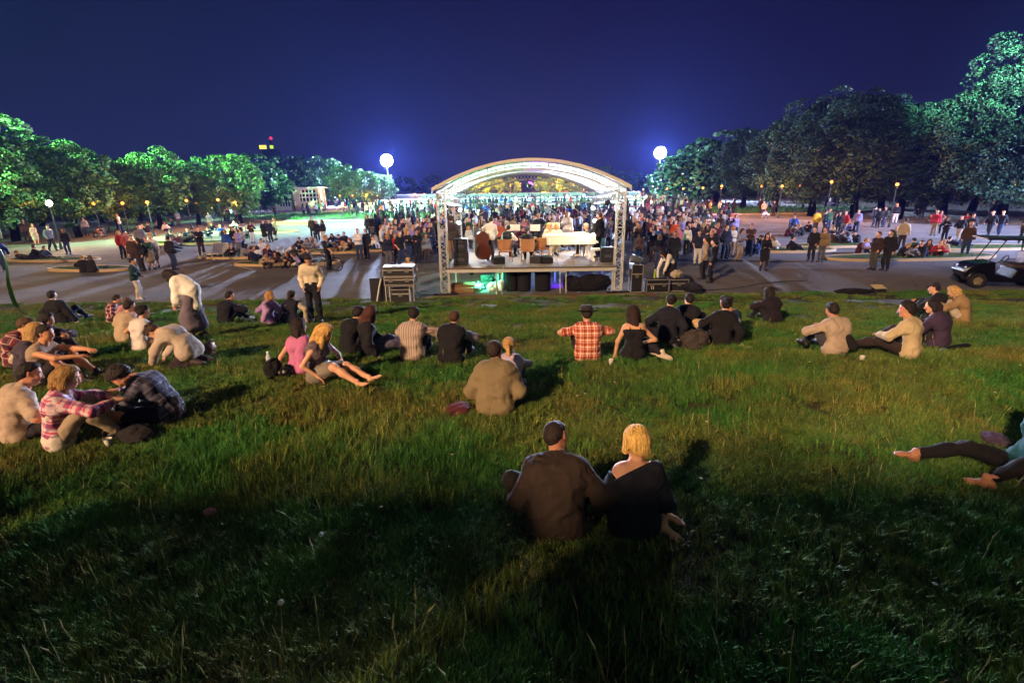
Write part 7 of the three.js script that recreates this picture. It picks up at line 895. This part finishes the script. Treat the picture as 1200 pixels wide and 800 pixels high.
L([['lieA', 30, 306, 90, 'black', 'black'], ['sitC', 44, 304, 40, 'black', 'blue'], ['sitE', 53, 304, 110, 'charcoal', 'brown'], ['manD', 62, 294, 100, 'grey', 'brown'], ['manD', 33, 283, 130, 'brown', 'brown'], ['womanD', 43, 287, 110, 'beige', 'beige'], ['manD', 6, 318, 150, 'blue', 'blue']], 'near the pale notice board', 'people near the notice board');
L([['womanA', 102, 277, 150, 'grey', 'blue'], ['sitA', 112, 278, 90, 'brown', 'beige'], ['sitC', 121, 277, -90, 'charcoal', 'blue'], ['manA', 142, 273, -140, 'white', 'navy' in bots ? 'navy' : 'blue'], ['sitA', 165, 272, 120, 'white', 'black'], ['sitC', 174, 272, -120, 'navy', 'black'], ['sitB', 186, 267, 150, 'beige', 'black'], ['sitA', 194, 266, -160, 'red', 'blue'], ['sitD', 203, 265, -120, 'navy', 'black'], ['womanC', 210, 265, 180, 'white', 'grey']], 'along the verge under the left trees', 'people along the left verge');
L([['sitA', 197, 282, 100, 'navy', 'black'], ['sitC', 203, 284, 60, 'black', 'black'], ['sitB', 210, 285, 180, 'grey', 'black'], ['sitA', 217, 285, 170, 'brown', 'black'], ['sitD', 224, 285, 160, 'charcoal', 'black'], ['sitB', 230, 283, -160, 'black', 'black']], 'seated in the row on the long lawn', 'row seated on the long lawn');
L([['manA', 955, 274, 0, 'yellow', 'grey'], ['manA', 964, 273, 120, 'black', 'black'], ['manA', 969, 271, 170, 'green', 'blue'], ['womanA', 976, 275, 150, 'black', 'black'], ['womanA', 981, 275, -150, 'black', 'black'], ['manA', 988, 275, -120, 'red', 'grey'], ['manA', 1022, 266, 120, 'navy', 'blue'], ['womanA', 1028, 267, -120, 'black', 'black'], ['manA', 1035, 266, -90, 'charcoal', 'blue']], 'on the far right asphalt before the dark trees', 'people standing far right');
L([['sitB', 922, 277, 100, 'burgundy', 'black'], ['sitA', 928, 277, 60, 'brown', 'black'], ['sitA', 940, 276, -60, 'black', 'black'], ['sitC', 928, 295, 120, 'black', 'black'], ['sitA', 974, 286, 60, 'brown', 'black'], ['sitC', 985, 287, 100, 'charcoal', 'black'], ['sitB', 996, 287, -60, 'grey', 'blue'], ['sitA', 1004, 286, -100, 'black', 'black']], 'seated on the lawns behind the standing pairs', 'people seated behind the standing pairs');
L([['sitA', 1006, 297, 120, 'burgundy', 'black'], ['sitC', 1014, 298, 150, 'lilac', 'blue'], ['sitB', 1020, 296, 170, 'black', 'black'], ['sitA', 1055, 302, 130, 'navy', 'black'], ['sitB', 1066, 303, 160, 'grey', 'black'], ['sitC', 1077, 303, -150, 'black', 'blue'], ['sitD', 1085, 299, -130, 'brown', 'black'], ['sitA', 1097, 301, -150, 'red', 'black'], ['sitE', 1105, 300, -110, 'beige', 'beige'], ['sitA', 1074, 297, 0, 'green', 'brown'], ['lieA', 1120, 290, 80, 'navy', 'black']], 'in the seated group on the long right lawn', 'seated group on the right lawn');
L([['manA', 1055, 293, 40, 'beige', 'brown'], ['womanC', 1106, 283, -140, 'black', 'black'], ['manD', 1122, 282, -110, 'black', 'beige'], ['manD', 1158, 277, -110, 'black', 'black'], ['manD', 1170, 276, -120, 'black', 'blue'], ['manB', 1197, 285, -140, 'brown', 'black'], ['manA', 1160, 258, -90, 'black', 'black']], 'standing or strolling beyond the golf cart', 'people beyond the golf cart');
L([['womanE', 852, 282, 170, 'black', 'black'], ['womanA', 860, 280, 170, 'lilac', 'black'], ['manA', 848, 303, 170, 'navy', 'blue'], ['womanB', 856, 301, 180, 'white', 'beige'], ['womanC', 865, 306, 160, 'grey', 'beige'], ['manB', 877, 300, -150, 'brown', 'blue'], ['manA', 838, 298, 170, 'burgundy', 'black'], ['sitA', 886, 291, 150, 'black', 'blue'], ['sitB', 893, 292, -150, 'navy', 'black'], ['sitC', 900, 290, -140, 'pink', 'black'], ['sitB', 908, 293, -120, 'white', 'grey']], 'right of the crowd around the flower bed', 'people right of the crowd');
// the audience round and beyond the stage
scatter(34, 448, 508, 280, 314, standers, 150, 'in the audience beside the flight cases', 'audience left of the stage', 0.5, (p) => !onStage(p));
scatter(46, 515, 732, 278, 296, [...standers, ...sitters.slice(0, 3)], 180, 'in the audience facing the stage', 'audience before the stage', 0.55, (p) => !onStage(p));
scatter(42, 742, 840, 282, 316, standers, -155, 'in the audience beside the tall case', 'audience right of the stage', 0.5, (p) => !onStage(p) && p.z < SZ - 1.2);
scatter(20, 745, 850, 268, 284, standers, -165, 'in the audience before the flower bed', 'audience near the right flower bed', 0.6);
const far = (x0, x1, y0, y1, n, where, g) => scatter(n, x0, x1, y0, y1, [...standers, 'manD', 'sitA'], 200, where, g, 0.9);
far(240, 330, 247, 262, 14, 'on the asphalt before the pavilion', 'people before the pavilion'); far(1040, 1150, 252, 262, 8, 'under the dark chestnut trees', 'people under the chestnuts'); far(890, 915, 246, 256, 7, 'in the knot by the right flower bed', 'knot of people by the right flower bed');
const openAt = (p) => scene.children.every((o) => !(o.userData.category === 'person') || o.position.distanceTo(p) > 0.9);
scatter(16, 70, 300, 268, 300, [...sitters, 'manA', 'womanA', 'womanC'], 150, 'scattered between the lawns by the tree row', 'people scattered between the left lawns', 1.1, openAt);
scatter(12, 880, 1150, 262, 300, [...sitters, 'manA', 'womanB', 'manD'], -140, 'scattered on asphalt near the chestnuts', 'people scattered over the bluish asphalt', 1.1, openAt);
{ const placedAt = scene.children.filter((o) => o.userData.category === 'person').map((o) => o.position.clone()); // beyond them nobody can be told apart: the far crowd as one mass
  const r = rng(77), low = ['manA', 'womanA', 'manC', 'womanB', 'sitA'].map((k) => { const gs = CK[k].map(([n, g]) => { const c = g.clone(), N = c.attributes.position.count, col = new Float32Array(N * 3); const base = n === 'body' ? [0.6, 0.36, 0.24] : n === 'hair' ? [0.03, 0.02, 0.015] : n === 'top' ? [1, 1, 1] : [0.04, 0.045, 0.07]; for (let i = 0; i < N; i++) col.set(base, i * 3); c.setAttribute('color', new THREE.BufferAttribute(col, 3)); return c; }); return merge(gs); });
  const m = M4(), cl = Object.values(tops).map((c) => C(c)), mm = new THREE.MeshStandardMaterial({ vertexColors: true, roughness: 0.9 });
  low.forEach((g, k) => { const n = 210, im = new THREE.InstancedMesh(g, mm, n); im.name = numbered('far_crowd'); im.userData = { kind: 'stuff', label: 'far crowd strolling across the end of the plaza', category: 'crowd' };
    for (let i = 0; i < n; i++) { let p; do { const q = r(), px = q < 0.55 ? lerp(440, 860, r()) : q < 0.85 ? lerp(370, 830, r()) : lerp(240, 1150, r()), near = q < 0.4; p = gp(px, (near ? lerp(252, 284, r()) : lerp(231.5, 252, r() ** 1.3)) + (600 - px) * 0.014); } while (onStage(p) || placedAt.some((o) => o.distanceToSquared(p) < 0.2)); placedAt.push(p); m.makeRotationY(r() * 6.28).setPosition(p.x, p.y, p.z); im.setMatrixAt(i, m); im.setColorAt(i, cl[Math.floor((r() < 0.6 ? 0.5 : 1) * r() * 14)]); } im.castShadow = im.receiveShadow = true; scene.add(im); });
}
// ---------------------------------------------------------------- grass of the bank
function tuft(seed, n, h, spread) {
  const r = rng(seed), pos = [], nor = [], ix = [], col = [];
  for (let i = 0; i < n; i++) {
    const a = r() * 6.283, rr = spread * Math.sqrt(r()), x = Math.cos(a) * rr, z = Math.sin(a) * rr, L = h * (0.45 + 0.75 * r()), w = 0.0024 + 0.0022 * r(), d = r() * 6.283, bend = (0.25 + 0.8 * r()) * L * 0.75, dx = Math.cos(d), dz = Math.sin(d), tx = -dz, tz = dx;
    const b = pos.length / 3, t = 0.7 + 0.6 * r(), dry = r() < 0.14 ? 1 : 0;
    [[0, 1], [0.5, 0.85], [1, 0]].forEach(([k, ww]) => { const y = L * (k - 0.22 * k * k), o = bend * k * k; for (const s of ww ? [-1, 1] : [0]) { pos.push(x + dx * o + tx * w * ww * s, y, z + dz * o + tz * w * ww * s); nor.push(dx * -0.8, 0.6, dz * -0.8); col.push(t * (dry ? 2.1 : 1), t * (dry ? 1.45 : 1), t * (dry ? 1.3 : 1)); } });
    ix.push(b, b + 1, b + 2, b + 1, b + 3, b + 2, b + 2, b + 3, b + 4);
  }
  const g = new THREE.BufferGeometry(); g.setAttribute('position', new THREE.Float32BufferAttribute(pos, 3)); g.setAttribute('normal', new THREE.Float32BufferAttribute(nor, 3)); g.setAttribute('color', new THREE.Float32BufferAttribute(col, 3)); g.setIndex(ix); return g;
}
function patch(seed) { // a round sod of blades, gathered in clumps
  const r = rng(seed), R = 0.27, pos = [], nor = [], ix = [], col = [], cl = Array.from({ length: 26 }, () => { const a = r() * 6.283, k = Math.sqrt(r()) * R; return [Math.cos(a) * k, Math.sin(a) * k, 0.7 + 0.6 * r(), 0.02 + 0.05 * r(), r() * 6.283]; });
  for (let i = 0; i < 520; i++) {
    const c = cl[Math.floor(r() * 26)], x = c[0] + (r() + r() - 1) * c[3] * 1.5, z = c[1] + (r() + r() - 1) * c[3] * 1.5, L = 0.1 * c[2] * (0.4 + 0.75 * r()), w = 0.0022 + 0.0021 * r(), d = c[4] + (r() - 0.5) * 4, bend = (0.2 + 0.8 * r()) * L * 0.75, dx = Math.cos(d), dz = Math.sin(d), b = pos.length / 3, dry = r() < 0.13, t = (0.65 + 0.7 * r()) * (0.85 + 0.3 * (c[2] - 0.7) / 0.6);
    [[0, 1], [0.5, 0.85], [1, 0]].forEach(([k, ww]) => { const y = L * (k - 0.22 * k * k), o = bend * k * k; for (const s of ww ? [-1, 1] : [0]) { pos.push(x + dx * o - dz * w * ww * s, y, z + dz * o + dx * w * ww * s); nor.push(dx * -0.8, 0.6, dz * -0.8); col.push(t * (dry ? 2.2 : 1), t * (dry ? 1.5 : 1), t * (dry ? 1.4 : 1)); } });
    ix.push(b, b + 1, b + 2, b + 1, b + 3, b + 2, b + 2, b + 3, b + 4);
  }
  const g = new THREE.BufferGeometry(); g.setAttribute('position', new THREE.Float32BufferAttribute(pos, 3)); g.setAttribute('normal', new THREE.Float32BufferAttribute(nor, 3)); g.setAttribute('color', new THREE.Float32BufferAttribute(col, 3)); g.setIndex(ix); return g;
}
{
  const r = rng(99), kinds = [0, 1, 2, 3, 4, 5, 6].map((k) => patch(31 + k)), lists = kinds.map(() => []), m = M4(), q = new THREE.Quaternion(), e = new THREE.Euler(), sc = V();
  const grassMat = new THREE.MeshPhysicalMaterial({ color: '#ffffff', vertexColors: true, roughness: 0.9, specularIntensity: 0.35 });
  const bare = (x, F) => (0.5 + 0.5 * smooth(9, 13, F)) * smooth(0.08, 0.4, N3(x * 0.45, 5, F * 0.9) + 0.55 * smooth(15.2, 16.6, F) * smooth(18.6, 17.4, F) * (0.7 + N3(x * 0.3, 8, 1)));
  const put = (x, F, k) => {
    const y = lawnY(x, -F), s = k * (0.85 + 0.3 * r()), d = 0.15, tx = (lawnY(x + d, -F) - lawnY(x - d, -F)) / (2 * d), tz = (lawnY(x, -F + d) - lawnY(x, -F - d)) / (2 * d);
    q.setFromUnitVectors(V(0, 1, 0), V(-tx, 1, -tz).normalize()); q.multiply(new THREE.Quaternion().setFromAxisAngle(V(0, 1, 0), r() * 6.283));
    m.compose(V(x, y - 0.008, -F), q, sc.set(s, s * (0.72 + 0.45 * r()) * (1 + 0.45 * N3(x * 1.1, 2, F * 1.1) + 0.35 * N3(x * 0.35, 7, F * 0.35)), s));
    const n = 0.5 + 1.0 * N3(x * 0.5, 3, F * 0.6) + 0.7 * N3(x * 1.9, 6, F * 1.9), dry = clamp(n * 0.74 + (r() - 0.5) * 0.4, 0, 1), c = [lerp(0.048, 0.175, dry), lerp(0.168, 0.170, dry), lerp(0.028, 0.040, dry)], t = 0.8 + 0.4 * r();
    lists[Math.floor(r() * kinds.length)].push([m.clone(), c[0] * t, c[1] * t, c[2] * t]);
  };
  // overlapping round sods, closer together near the feet
  for (const [f0, f1, step, k] of [[-0.6, 1.4, 0.34, 1], [1.4, 5, 0.21, 0.95], [5, 9, 0.25, 1], [9, 13, 0.29, 1.05], [13, 18.95, 0.29, 0.9]]) {
    for (let F = f0; F < f1; F += step) { const half = Math.max(3.6, F * 1.14 + 1.2); for (let x = -half; x < half; x += step) { const X = x + (r() - 0.5) * step * 1.2, Ff = F + (r() - 0.5) * step * 1.2; if (Ff > 18.95 || r() < 0.8 * bare(X, Ff)) continue; put(X, Ff, k); } }
  }
  kinds.forEach((g, i) => { const im = new THREE.InstancedMesh(g, grassMat, lists[i].length); im.name = numbered('grass'); im.userData = { kind: 'stuff', label: 'unmown grass of the bank', category: 'grass' }; lists[i].forEach(([mm, a, b, c], k) => { im.setMatrixAt(k, mm); im.setColorAt(k, new THREE.Color(a, b, c)); }); im.castShadow = im.receiveShadow = true; scene.add(im); });
  // taller seed stalks
  const stalk = merge([bar([0, 0, 0], [0.012, 0.2, 0.004], 0.0016, 4, 0.001), bar([0.012, 0.2, 0.004], [0.03, 0.27, 0.008], 0.0045, 5, 0.001)]), sm = new THREE.InstancedMesh(stalk, mat('#a39a62', 0.9), 260); sm.name = 'seed_stalks'; sm.userData = { kind: 'stuff', label: 'dry seed stalks in the grass', category: 'grass' };
  for (let i = 0; i < 260; i++) { const F = 1.7 + 9 * Math.pow(r(), 1.6), x = (r() * 2 - 1) * (F * 1.1 + 0.6); e.set((r() - 0.5) * 0.7, r() * 6.3, (r() - 0.5) * 0.7); const s = 0.7 + 0.6 * r(); m.compose(V(x, lawnY(x, -F), -F), q.setFromEuler(e), sc.set(s, s, s)); sm.setMatrixAt(i, m); } scene.add(sm);
  const petal = merge([0, 1, 2, 3, 4].map((i) => { const a = i * 1.2566, g = new THREE.SphereGeometry(0.008, 6, 4); g.scale(1, 0.3, 1); g.translate(Math.cos(a) * 0.009, 0, Math.sin(a) * 0.009); return g; })), cl = new THREE.InstancedMesh(petal, mat('#b5ad90', 0.9), 45); cl.name = 'lawn_blossoms'; cl.userData = { kind: 'stuff', label: 'tiny pale blossoms in the grass', category: 'blossoms' };
  for (let i = 0; i < 45; i++) { const F = 2.5 + 12 * r(), x = (r() * 2 - 1) * F * 1.1; m.compose(V(x, lawnY(x, -F) + 0.08 + 0.04 * r(), -F), q.identity(), sc.set(1, 1, 1)); cl.setMatrixAt(i, m); } scene.add(cl);
}
renderer.render(scene, camera);
